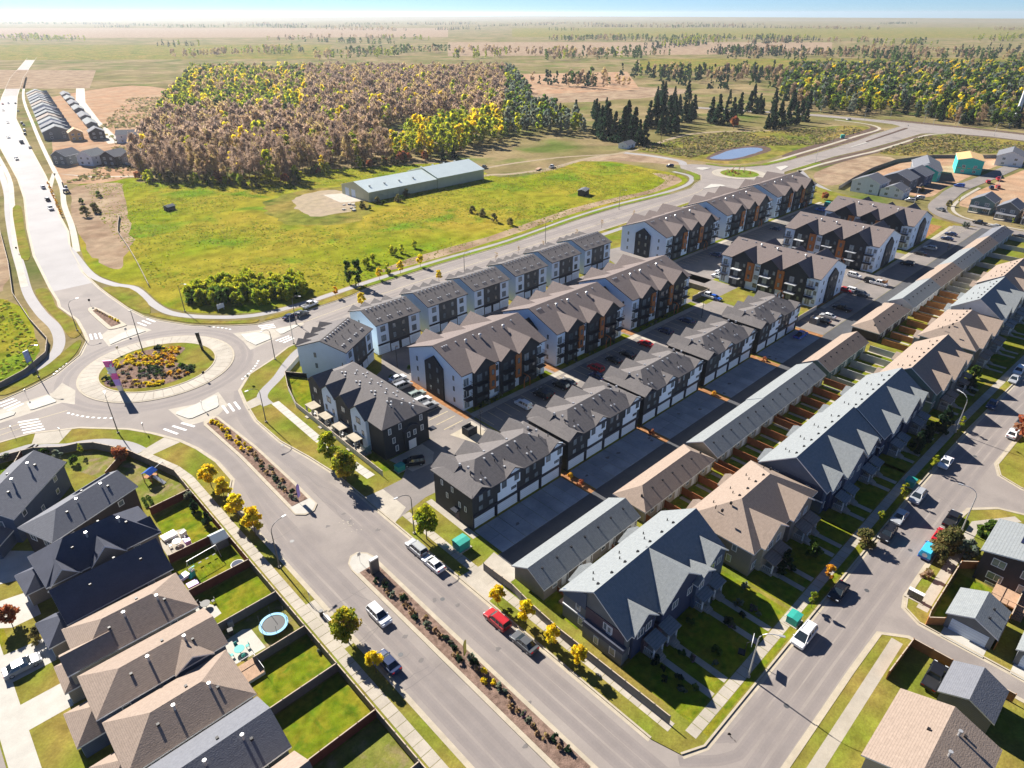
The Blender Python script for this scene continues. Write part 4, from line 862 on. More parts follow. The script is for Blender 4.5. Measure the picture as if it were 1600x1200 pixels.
# ------------------------------------------------------------------ detached houses west of the boulevard
def detached(x, y, rz, L, dp, rm, wm, label, hip=(0, 0), ze=5.7, rise=3.2, gar=None, wins=True, cat='house', group=None, cross=(), trim=TRIM, z=.12, stacks=2):
    b = Bld('detached_house', (x, y), rz, label, cat, group, z)
    s = rise / (dp / 2)
    w_ = wallmesh(0, L, 0, dp, 0, ze)
    for e_, (g0, g1) in enumerate(((0, .6), (L - .6, L))):
        if not hip[e_]: w_.ext([(0, ze), (dp, ze), (dp / 2, ze + rise)], 'x', g0, g1)
    b.add('wall', w_, wm)
    b.roof(rm, 0, L, 0, dp, ze, rise, 'x', hip, .5, trim, ohg=.35)
    if wins:
        for k in range(3):
            xx = (k + .6) * L / 3.3
            if k != 1: b.win('-y', xx, 0, 3.7, 1.1, 1.1)
            b.win('-y', xx - .6, 0, 1.2, .9, .6 if k == 0 else 1.1); b.win('+y', xx, dp, 3.6, 1.1, 1.1)
        for q in (.28, .72):
            b.win('+x', L, dp * q, 3.5, 1.7, 1.4); b.win('-x', 0, dp * q, 3.5, 1.6, 1.4); b.win('+x', L, dp * q, .9, 1.8, 1.7)
    if gar:
        gy0, gy1, gl, ghip = gar
        b.add('garage_wall', wallmesh(-gl, .1, gy0, gy1, 0, 2.9, 0), wm)
        b.roof(rm, -gl, 1.2, gy0, gy1, 2.9, (gy1 - gy0) / 2 * .55, 'x', (1, 0) if ghip else (0, 0), .4, trim, 'garage_roof'); gdoor(b, '-x', -gl, (gy0 + gy1) / 2, 4.8, 2.2)
    for ax, c, hw, e0, e1, zc, rc in cross:
        if ax == 'y': b.add('wall', wallmesh(c - hw, c + hw, e0 + .05, e1 - .05, 0, zc, rc, 'y'), wm); b.roof(rm, c - hw, c + hw, e0, e1, zc, rc, 'y', (0, 0), .4, trim, 'cross_roof', ohg=.3)
        else: b.add('wall', wallmesh(e0 + .05, e1 - .05, c - hw, c + hw, 0, zc, rc, 'x'), wm); b.roof(rm, e0, e1, c - hw, c + hw, zc, rc, 'x', (0, 0), .4, trim, 'cross_roof', ohg=.3)
    z_ = lambda yy: ze + rise - abs(yy - dp / 2) * s + .22
    for k in range(stacks):
        m = MB(); xx = L * (.45 + .3 * k); m.tube([(xx, dp * .36, z_(dp * .36) - .3), (xx, dp * .36, z_(dp * .36) + .8)], .15, 8); m.tube([(xx, dp * .36, z_(dp * .36) + .8), (xx, dp * .36, z_(dp * .36) + .95)], .24, 8); b.add('flue', m, GALV)
    b.vents([(L * .3, dp * .3, z_(dp * .3)), (L * .6, dp * .62, z_(dp * .62)), (L * .8, dp * .3, z_(dp * .3))], PLAST, .34, .26)
    return b
detached(-1.6, 123.6, R(49), 16.2, 9.2, ROOFK, S_BLUE, 'blue-grey house with slate roof set askew by the corner footpath', ze=5.6, rise=2.6, gar=(1, 7, 4, 0))
detached(2.2, 112.2, R(22), 15.6, 8.0, ROOFK, S_DARK, 'dark brown house with pale-edged slate roof beside the vegetable bed', (1, 0), rise=2.0, cross=[('x', 5.8, 2.0, 9, 15, 5.7, 1.5)])
detached(-.8, 101.7, R(3.4), 16.2, 8.8, ROOFN, S_TAUPE, 'taupe house under a very dark navy roof with white eaves, between the red-brown fences', (1, 1), ze=5.7, rise=3.5, gar=(4, 9.4, 2.6, 1), cross=[('y', 8.4, 2.3, -.7, 3.6, 5.7, 2.3), ('y', 2.2, 1.8, -.5, 3.2, 5.7, 1.8), ('x', 2.4, 2.0, 9.5, 16.2, 5.7, 1.5)])
detached(-.5, 91.7, R(3), 14.4, 8.0, ROOFN, S_TAUPE, 'house with plain dark navy roof above the swing set yard', ze=5.7, rise=3.2, gar=(.2, 6, 3, 1), stacks=0)
detached(-1.1, 82.1, 0, 14.8, 8.2, ROOFT, S_BEIGE, 'beige house with tan hipped roof beside the white patio', (1, 1), ze=5.6, rise=2.1, gar=(0, 5, 2.6, 1), cross=[('x', 1.8, 1.9, -1.6, 4, 5.6, 1.4)])
detached(-1.6, 72.6, 0, 15.8, 7.6, ROOFT, S_BLUE, 'blue house with tan roof above the patio with teal furniture', (1, 0), ze=5.6, rise=1.6, gar=(0, 5.6, 3, 1), cross=[('y', 11.5, 2.2, -.5, 4, 5.6, 1.3)])
detached(-1.2, 62.6, 0, 14.6, 8.4, ROOFT, S_TAUPE, 'house with tan hipped roof beside the wooden deck', (1, 1), ze=5.4, rise=2.0, gar=(0, 5.6, 3, 1))
detached(-1.2, 52.8, 0, 14.6, 8.2, ROOFK, S_GREY, 'grey house with slate roof, second row south of the wooden deck', (0, 0), rise=2.2, gar=(0, 5.6, 3, 1))
detached(-1.2, 43, 0, 14.6, 8.2, ROOFT, S_BEIGE, 'beige house with tan gabled roof at the lower end of the boulevard row', (0, 0), rise=3.2, gar=(0, 5.6, 3, 1))
detached(-20, 164, R(180), 14, 9, ROOFK, S_GREY, 'grey house beyond the left edge by the west road', rise=3) if False else None
# houses across their own street, at the left edge
for i, (y, rm, wm, t) in enumerate([(136, ROOFT, S_BEIGE, 'tan roof'), (112, ROOFK, S_GREY, 'slate roof')]):
    detached(-36, y, 0, 13, 9, rm, wm, 'house across the cul-de-sac with ' + t, rise=3)

# south-east corner: house with solar panels, two garages
hs = detached(110.6, -11.0, 0, 10.2, 15.6, ROOFG, S_DARK, 'dark house with solar panels on its pale grey roof at the side street corner', ze=5.9, rise=2.0, wins=False, stacks=1)
for yy, z, w, h in ((13.2, 3.9, 1.9, 1.5), (9.2, 3.9, 1.9, 1.5), (13.0, 1.2, 2.2, 1.4), (12.8, -.02, 2.2, .6), (9.0, .7, 1.7, 2.0)): hs.win('-x', 0, yy, z, w, h)
for yy in (12.5, 6.5): hs.win('+y', 3 + yy * .3, 15.6, 3.8, 1.4, 1.3)
rs = 2.0 / 7.8
for i in range(2):
    for k in range(5):
        m = MB(); m.ext([(8.6 + i * 1.75, 5.9 + 2.0 + .32 - (8.6 + i * 1.75 - 7.8) * rs), (10.25 + i * 1.75, 5.9 + 2 + .32 - (10.25 + i * 1.75 - 7.8) * rs), (10.25 + i * 1.75, 5.9 + 2 + .38 - (10.25 + i * 1.75 - 7.8) * rs), (8.6 + i * 1.75, 5.9 + 2 + .38 - (8.6 + i * 1.75 - 7.8) * rs)], 'x', 4.4 + k * 1.05, 5.4 + k * 1.05)
        hs.add('solar_panel', m, SOLAR)
m = MB(); m.box(-4.2, -.02, 7.6, 12.4, .9, 1.05); hs.add('rear_deck', m, DECK)
m = MB()
for yy in (7.7, 10, 12.3): m.box(-4.15, -4.05, yy - .05, yy + .05, 0, 2)
m.box(-4.15, -4.07, 7.7, 12.3, 1.95, 2.02); m.box(-4.15, -.1, 12.3, 12.36, 1.95, 2.02); m.box(-4.15, -.1, 7.66, 7.72, 1.95, 2.02); hs.add('deck_railing', m, DECK)
for k in range(4): m = MB(); m.box(-4.2 - .3 * (k + 1), -4.2 - .3 * k, 7.6, 8.9, .0, .85 - k * .2); hs.add('deck_step', m, DECK)
def dgarage(x, y, label, rm=ROOFG):
    b = Bld('detached_garage', (x, y), 0, label, 'garage', 'detached garages along the paved alley')
    b.add('wall', wallmesh(0, 6.6, 0, 6.2, 0, 2.8, 1.5, 'x'), S_GREY); gdoor(b, '-x', 0, 3.1, 4.9, 2.2); b.roof(rm, 0, 6.6, 0, 6.2, 2.8, 1.5, 'x', (0, 0), .35, TRIM); b.vents([(2, 1.6, 3.75), (4.4, 1.6, 3.75)], PLAST, .34, .24)
    door(b, '+x', 6.6, 4.6, .1)
    sheet('concrete_apron', [(x - 2.2, y + .3), (x, y + .3), (x, y + 6), (x - 2.2, y + 6)], .128, CONCW)
dgarage(96.0, -1.5, 'grey detached garage with white door behind the solar panel house'); dgarage(96.0, -10.6, 'grey detached garage, second along the paved alley from the street')
dgarage(82.6, -1.6, 'grey garage roof at the lower edge across the alley', ROOFK) if False else None
b = Bld('detached_garage', (80.6, -4.8), 0, 'grey garage across the alley by the carport yard', 'garage'); b.add('wall', wallmesh(0, 6.2, 0, 6, 0, 2.8, 1.5, 'x'), S_GREY); b.roof(ROOFK, 0, 6.2, 0, 6, 2.8, 1.5, 'x', (0, 0), .35, TRIM); gdoor(b, '+x', 6.2, 3, 4.8, 2.2)
detached(62, -6, 0, 12, 10.4, ROOFT, S_BEIGE, 'tan roofed house on the south side of the street at the bottom edge', rise=2.0)
detached(146.4, -8, 0, 11, 12, ROOFT, S_TAUPE, 'tan roofed house on the far side of the side street', rise=3)
detached(164, -7, 0, 11, 12, ROOFK, S_GREY, 'grey house at the right edge of the residential street', rise=3)

# ------------------------------------------------------------------ barn, shed, far houses
b = Bld('metal_barn', (174.0, 308.0, 0), -R(11), 'long cream metal barn with white roof standing in the meadow', 'barn', z=0)
L1, L2 = 43, 33
b.o.location = (176.9, 286.6, 0); b.o.rotation_euler = (0, 0, R(0.5))
b.add('wall', wallmesh(0, L1, 0, 25, 0, 4.8, 3.2, 'x'), BARN); b.add('wall', wallmesh(L1 + .02, L1 + L2, -.6, 25.6, 0, 5.4, 3.6, 'x'), BARN)
b.roof(TIN, 0, L1 - .4, 0, 25, 4.8, 3.2, 'x', (0, 0), .5, TIN, t=.16, ohg=.3); b.roof(TIN, L1, L1 + L2, -.6, 25.6, 5.4, 3.6, 'x', (0, 0), .5, TIN, t=.16, ohg=.3)
for yy in (14.2, 20): gdoor(b, '-x', 0, yy, 3.6, 3.9)
m = MB()
for k in range(12): m.box(1 + k * 3.4, 1.2 + k * 3.4, -.12, .05, 0, 4.5)
b.add('wall_rib', m, BARN)['kind'] = 'stuff'
b.vents([(4 + k * 9, 5, 6.25) for k in range(4)] + [(48 + k * 8, 20, 7.2) for k in range(4)], GALV, .8, .7)
b = Bld('white_shed', (385.5, 287.6), R(8), 'small white building with grey roof below the dark spruces', 'shed', z=0)
b.add('wall', wallmesh(0, 11, 0, 7, 0, 2.9, 1.6, 'x'), S_WHITE); b.roof(ROOFK, 0, 11, 0, 7, 2.9, 1.6, 'x'); b.win('-y', 3, 0, 1, 1.2, 1.1); door(b, '-y', 7, 0, 0, S_GREY); b.win('-x', 0, 3.5, 1, 1.2, 1.1)
def fh(x, y, rz, L, dp, rm, wm, label, rise=2.6, group='houses across the new street', ze=5.6, hip=(0, 0), porchc=True):
    b = Bld('far_house', (x, y), rz, label, 'house', group, 0)
    b.add('wall', wallmesh(0, L, 0, dp, 0, ze, 0 if all(hip) else rise, 'x'), wm); b.roof(rm, 0, L, 0, dp, ze, rise, 'x', hip, .4, TRIM)
    for q in (.28, .72):
        for z in (.9, 3.6):
            b.win('-x', 0, dp * q, z, 1.7, 1.4); b.win('-y', L * q, 0, z, 1.1, 1.2)
            b.win('+x', L, dp * q, z, 1.2, 1.2)
    if porchc:
        m = MB(); m.ext([(-2, 2.6), (0, 3.1), (0, 3.3), (-2.2, 2.8)], 'y', .4, dp - .4); b.add('porch_roof', m, rm)
        for yy in (.6, dp - .6): m = MB(); m.box(-1.95, -1.75, yy - .1, yy + .1, 0, 2.6); b.add('porch_post', m, TRIM)
        m = MB(); m.box(-2.1, -.02, .4, dp - .4, 0, .4); b.add('porch_floor', m, CONC)
    return b
# new houses in front of the topsoil road, north-east
fh(372.8, 117.4, 0, 13, 14, ROOFK, S_WHITE, 'pale double house with slim windows facing the shared lane, north-east corner', porchc=False, rise=3.0); fh(372.6, 105.6, 0, 10, 11, ROOFK, S_WHITE, 'pale low side wing with slate roof beside the parked blue cars', porchc=False, ze=3.6)
fh(393, 110, 0, 14, 14, ROOFK, S_GREY, 'slate roofed house behind the pale double house', porchc=False, rise=3); fh(410, 108, 0, 14, 14, ROOFK, S_BLUE, 'blue-grey house with slate roof by the long fence', porchc=False, rise=3)
g2 = fh(428, 107, 0, 6, 13, ROOFK, HWRAP, 'half-built narrow house wrapped in green sheeting between slate roofs', porchc=False)
fh(438, 108, R(20), 26, 14, ROOFK, S_GREY, 'long slate roof of the new house below the green wrapped one', porchc=False, ze=5, rise=3.2)
gh = fh(466, 95, R(18), 24, 13, OSB, HWRAP, 'half-built house wrapped in bright green sheeting with bare plywood roof', porchc=False, rise=1.5, ze=7.6)
m = MB()
for k in range(5): m.box(-.1, .0, 1 + k * 2.4, 2.6 + k * 2.4, 3.1, 3.4)
gh.add('sheathing_gap', m, OSB)
fh(508, 84, R(10), 22, 14, ROOFK, S_WHITE, 'white house with slate roof at the far right behind the clay mounds', porchc=False, rise=3)
fh(371.5, 66.5, 0, 11, 9.5, ROOFK, S_TEAL, 'dark green-grey house on the lawn corner of the new street'); fh(365.8, 55.4, 0, 11, 8.6, ROOFK, S_GREY, 'grey gabled house with white trim and roof solar panels, second on the new street')
m = MB(); m.ext([(.2, 5.72), (4.2, 8.15), (4.2, 8.25), (.2, 5.82)], 'x', 3, 9); 
fh(365.4, 44.6, 0, 11, 9, ROOFK, S_TAUPE, 'taupe house with white porch posts, third on the new street'); fh(364, 33.6, 0, 11, 8.6, ROOFK, S_GREY, 'grey house at the right edge of the new street')
for i, (x, y) in enumerate([(556, 60), (580, 40)]): fh(x, y, 0, 12, 10, ROOFK, S_WHITE, 'white new house among far clay lots, ' + ('left' if i == 0 else 'right') + ' of two', group='far clay lot houses')
# upper left subdivision
SUB = [(86.5, 496, S_GREY, 'grey', ROOFK), (98.5, 489, S_WHITE, 'white', ROOFG), (109.5, 482.5, S_DARK, 'dark brown', ROOFK), (120.5, 474, S_TAUPE, 'taupe', ROOFK)]
for i, (x, y, wm, c, rm) in enumerate(SUB):
    p0, p1 = [(at(80, 257.5), at(106, 259)), (at(120, 258), at(147, 259.5)), (at(156, 258), at(183, 260)), (at(189, 259), at(216, 261))][i]
    fh(p1[0], p1[1], math.atan2(p0[1] - p1[1], p0[0] - p1[0]) - math.pi / 2, 12, math.hypot(p0[0] - p1[0], p0[1] - p1[1]) * .86, rm, wm, c + ' two-storey house with porch in the front row before the wood, ' + ['leftmost', 'second', 'third', 'rightmost'][i] + ' of four', group='houses of the upper left subdivision', rise=3, porchc=False)
fh(140, 556, R(-30), 13, 10, ROOFK, S_WHITE, 'white fronted house standing alone by the wood edge', group='houses of the upper left subdivision'); fh(152, 549, R(-30), 15, 11, ROOFK, S_GREY, 'plain grey house beside the white fronted one at the wood edge', group='houses of the upper left subdivision', porchc=False)
fh(127, 588, R(81), 10, 9, OSB, OSB, 'half-framed house of bare timber between grey houses', group='houses of the upper left subdivision', porchc=False); fh(140, 582, R(81), 12, 10, ROOFK, S_DARK, 'dark house with double garage facing the meadow, beside the bare timber frame', group='houses of the upper left subdivision', porchc=False)
k = 0
for r_ in range(13):
    y = 606 + r_ * 25 + (r_ > 5) * 10; x = 104 + (y - 606) * .165
    fb = fh(x + 19, y - 3, R(81), 14, 18, [ROOFG, ROOFK, ROOFG, ROOFT][r_ % 4], [S_GREY, S_BLUE, S_WHITE, S_TAUPE][r_ % 4], ['large grey house with plain gable wall', 'blue-grey house', 'off-white house', 'taupe house'][r_ % 4] + ' row, %s from the wood' % ['first', 'second', 'third', 'fourth', 'fifth', 'sixth', 'seventh', 'eighth', 'ninth', 'tenth', 'eleventh', 'twelfth', 'thirteenth'][r_], group='houses of the upper left subdivision', rise=3.6, porchc=False)
    for gx in (3, 9.5):
        ob('side_gable', roofmesh(gx, gx + 3.6, -1.2, 6, 5.6, 1.7, 'y', (0, 0), .3).mesh('side_gable', [ROOFG, ROOFK, ROOFG, ROOFT][r_ % 4], TRIM), fb.o)
    if r_ > 1 and r_ % 2 == 0:
        b = Bld('garage_row', (x + 33, y - 4), R(-9) , 'slate roofed garage row behind the %s house up the street' % ['first', '', 'third', '', 'fifth', '', 'seventh', '', 'ninth', '', 'eleventh', '', 'thirteenth'][r_], 'garage', 'garages of the upper left subdivision', 0)
        b.add('wall', wallmesh(0, 8, 0, 30, 0, 2.8, 1.8, 'y'), S_GREY); b.roof(ROOFG if r_ % 4 else ROOFK, 0, 8, 0, 30, 2.8, 1.8, 'y')
for r_ in range(9):
    y = 470 + r_ * 32; x = 62 + (y - 470) * .135 - 32
    fh(x, y, R(-8), 15, 11, [ROOFK, ROOFT, ROOFG][r_ % 3], [S_GREY, S_BEIGE, S_BLUE][r_ % 3], ['grey', 'beige', 'blue-grey'][r_ % 3] + ' house on the left side of the pale road, %s from the front' % ['first', 'second', 'third', 'fourth', 'fifth', 'sixth', 'seventh', 'eighth', 'ninth'][r_], group='houses left of the pale road', porchc=False)
# ------------------------------------------------------------------ vehicles
CARS = {}
def loft(mb, prof, secs, m=0):
    """side profile of (x, z) carried across the width: secs = (y, inset towards the middle)"""
    n = len(prof); base = len(mb.v); cx = sum(p[0] for p in prof) / n; cz = sum(p[1] for p in prof) / n
    for y, k in secs:
        for x, z in prof: mb.v.append((cx + (x - cx) * (1 - k * .35), y, cz + (z - cz) * (1 - k)))
    for i in range(len(secs) - 1):
        for j in range(n):
            q = base + i * n; w = (j + 1) % n; mb.f.append((q + j, q + n + j, q + n + w, q + w)); mb.m.append(m)
    mb.f.append(tuple(base + j for j in range(n))); mb.m.append(m); q = base + (len(secs) - 1) * n
    mb.f.append(tuple(q + j for j in range(n))[::-1]); mb.m.append(m)
def frustum(mb, bot, top, m=0):
    n = len(mb.v); mb.v += list(bot) + list(top)
    for i in range(4):
        j = (i + 1) % 4; mb.f.append((n + i, n + j, n + 4 + j, n + 4 + i)); mb.m.append(m)
    mb.f.append((n + 4, n + 5, n + 6, n + 7)); mb.m.append(m)
SPEC = {  # length, width, side profile of the body, cabin (x back bottom, back top, front top, front bottom, belt z, roof z)
 'sedan': (4.7, 1.82, [(-2.35, .4), (-2.33, .82), (-2.2, .98), (-1.45, 1.0), (1.0, .96), (2.0, .82), (2.3, .66), (2.35, .35), (1.9, .24), (-1.9, .24)], (-1.75, -1.0, .25, 1.15, .96, 1.43)),
 'suv': (4.7, 1.9, [(-2.33, .45), (-2.32, 1.0), (-2.25, 1.12), (-1.5, 1.12), (1.05, 1.1), (2.05, .98), (2.3, .8), (2.35, .4), (1.9, .3), (-1.9, .3)], (-2.28, -1.95, .35, 1.2, 1.1, 1.72)),
 'van': (5.1, 1.98, [(-2.53, .42), (-2.52, 1.0), (-2.45, 1.1), (-1.5, 1.12), (1.4, 1.08), (2.2, .92), (2.5, .72), (2.53, .36), (2.1, .26), (-2.1, .26)], (-2.47, -2.2, .55, 1.75, 1.08, 1.76)),
 'pickup': (5.7, 2.0, [(-2.85, .55), (-2.84, 1.08), (-2.78, 1.12), (-.6, 1.12), (1.3, 1.12), (2.5, 1.05), (2.8, .9), (2.85, .5), (2.4, .38), (-2.4, .38)], (-.75, -.55, .85, 1.5, 1.1, 1.86)),
}
for kind, (L, W, prof, (xb, xbt, xft, xf, zb, zr)) in SPEC.items():
    h = W / 2
    b = MB(); loft(b, prof, [(-h, .12), (-h + .07, .03), (-h + .16, 0), (h - .16, 0), (h - .07, .03), (h, .12)])
    if kind == 'pickup':
        b2 = MB(); b2.box(-2.7, -.8, -h + .2, h - .2, 1.0, 1.135); bed = b2.mesh('cargo_bed', PLAST)
    g = MB(); hb, ht = h - .1, h - .3
    frustum(g, [(xb, -hb, zb), (xf, -hb, zb), (xf, hb, zb), (xb, hb, zb)], [(xbt, -ht, zr), (xft, -ht, zr), (xft, ht, zr), (xbt, ht, zr)])
    r = MB(); r.prism([(xbt - .06, -ht + .04), (xbt, -ht - .03), (xft, -ht - .03), (xft + .05, -ht + .06), (xft + .05, ht - .06), (xft, ht + .03), (xbt, ht + .03), (xbt - .06, ht - .04)], zr - .03, zr + .035)
    for sy in (-1, 1):
        r.tube([(xf, sy * hb, zb), (xft, sy * ht, zr)], .055, 4); r.tube([(xb, sy * hb, zb), (xbt, sy * ht, zr)], .075, 4)
        xm = (xf + xb) / 2 + (.1 if kind != 'pickup' else 0); r.tube([(xm, sy * (hb + .005), zb), (xm - .04, sy * (ht + .005), zr)], .05, 4)
        if kind in ('suv', 'van'): r.tube([(xb * .55, sy * (hb + .005), zb), (xbt * .62, sy * (ht + .005), zr)], .06, 4); r.tube([(xbt + .15, sy * (ht - .08), zr + .07), (xft - .2, sy * (ht - .08), zr + .07)], .03, 4)
    w = MB(); rad = .36 if kind in ('suv', 'pickup') else .33
    n = 12
    for yy0, yy1, rr, mi in ((-.11, .11, rad, 0), (-.118, .118, rad * .62, 1)):
        k0 = len(w.v)
        for y in (yy0, yy1): w.v += [(rr * math.cos(2 * math.pi * i / n), y, rr * math.sin(2 * math.pi * i / n)) for i in range(n)]
        for i in range(n): j = (i + 1) % n; w.f.append((k0 + i, k0 + j, k0 + n + j, k0 + n + i)); w.m.append(mi)
        w.f.append(tuple(range(k0, k0 + n))); w.m.append(mi); w.f.append(tuple(range(k0 + 2 * n - 1, k0 + n - 1, -1))); w.m.append(mi)
    hl = MB(); hl.box(-.06, .05, -.2, .2, -.07, .09); mr = MB(); mr.box(-.07, .07, -.1, .1, -.06, .08)
    CARS[kind] = dict(body=b.mesh('body', PW), glass=g.mesh('windows', CARGLASS), roof=r.mesh('roof', PW), wheel=w.mesh('wheel', RUBBER, GALV), hl=hl.mesh('headlight', LAMPW), tl=hl.mesh('tail_light', LAMPR), mir=mr.mesh('mirror', PW), bed=bed if kind == 'pickup' else None, L=L, W=W, rad=rad, zl=prof[6][1] - .02, xm=xf - .25, zb=zb)
def car(kind, p, ang, paint, label, detail=True, z=.015, group=None, cat='car'):
    c = CARS[kind]; names = {'sedan': 'parked_car', 'suv': 'parked_car', 'van': 'minivan', 'pickup': 'pickup_truck'}
    r = root(names[kind], (p[0], p[1], z), R(ang), label, cat, group)
    ob('body', c['body'], r, mat=paint); ob('windows', c['glass'], r); ob('roof', c['roof'], r, mat=paint)
    x, y = c['L'] * .31, c['W'] / 2 - .11
    if not detail:
        for sx in (-x, x): ob('wheel', c['wheel'], r, (sx, -y, c['rad'])); ob('wheel', c['wheel'], r, (sx, y, c['rad']))
        return r
    for sx in (-x, x):
        for sy in (-y, y): ob('wheel', c['wheel'], r, (sx, sy, c['rad']))
    for sy in (-c['W'] * .35, c['W'] * .35):
        ob('headlight', c['hl'], r, (c['L'] / 2 - .06, sy, c['zl'])); ob('tail_light', c['tl'], r, (-c['L'] / 2 + .06, sy, c['zb'] - .12))
        ob('mirror', c['mir'], r, (c['xm'], sy * 1.46, c['zb'] + .05), mat=paint)
    if c['bed']: ob('cargo_bed', c['bed'], r)
    return r
A0, A180, B90, B270 = 0, 180, 90, -90
# boulevard
car('suv', at(651, 856, .7), B90, PS, 'silver hatchback parked at the kerb just above the white sedan beside the young street tree'); car('sedan', at(677, 880, .7), B90, PW, 'white sedan with sunroof parked behind the silver hatchback on the boulevard')
car('suv', at(777, 968, .7), B90, PR, 'red car parked on the boulevard beside yellow street trees'); car('sedan', at(819, 1003, .7), B90, PG, 'dark grey sedan parked behind the red car on the boulevard')
car('suv', at(592, 960, .8), B270, PW, 'white car driving down the boulevard left of the planted median'); car('sedan', at(606, 1034, .7), B90, PN, 'dark navy car half behind the small yellow tree on the boulevard')
# residential street
car('van', at(1257, 992, .8), A180, PW, 'white minivan parked by the small green utility box'); car('sedan', at(1311, 923, .7), A180, PK, 'black sedan parked alone near the orange sapling'); car('suv', at(1387, 833, .8), A180, PK, 'black sport utility parked behind the pale grey car on the residential street')
car('sedan', at(1406, 807, .7), A180, PS, 'pale grey car parked between a black and a silver car'); car('suv', at(1434, 775, .8), A180, PS, 'silver car parked by the green utility box at the garden path'); car('sedan', at(1478, 722, .7), A180, PW, 'white sedan parked where the roof shadows reach the street')
car('sedan', at(1551, 631, .7), A180, PN, 'navy car in house shade just below the alley mouth'); car('pickup', at(1488, 811, .8), A0, PK, 'black pickup parked at the corner lamp post'); car('sedan', at(1470, 836, .7), A0, PR, 'small red car parked between the black pickup and the blue covered van')
car('sedan', at(1583, 677, .7), A0, PW, 'white car parked below the red tree at the right edge'); car('sedan', at(1597, 658, .7), A0, PG, 'grey car at the right edge above the white car'); car('suv', at(1592, 579, .7), A180, PW, 'white car parked in the shade at the right edge'); car('sedan', at(1585, 592, .7), A180, PS, 'silver car behind the white one in the shade at the right edge')
v = car('van', at(1452, 858, 1.0), A0, PB, 'blue van under a turquoise cover with a round white badge')
m = MB(); frustum(m, [(-2.6, -.98, .9), (.9, -.98, .9), (.9, .98, .9), (-2.6, .98, .9)], [(-2.45, -.75, 1.95), (.6, -.75, 1.95), (.6, .75, 1.95), (-2.45, .75, 1.95)]); ob('cover', m.mesh('cover', M('turquoise_cover', (.05, .42, .62), .6, .06, 2)), v)
m = MB(); m.disc(-2.63, 0, .01, 0, .01, 3); q = MB(); q.v = [(-2.62, .42 * math.cos(2 * math.pi * i / 16), 1.3 + .42 * math.sin(2 * math.pi * i / 16)) for i in range(16)]; q.f = [tuple(range(16))]; q.m = [0]; ob('badge', q.mesh('badge', TRIM), v)
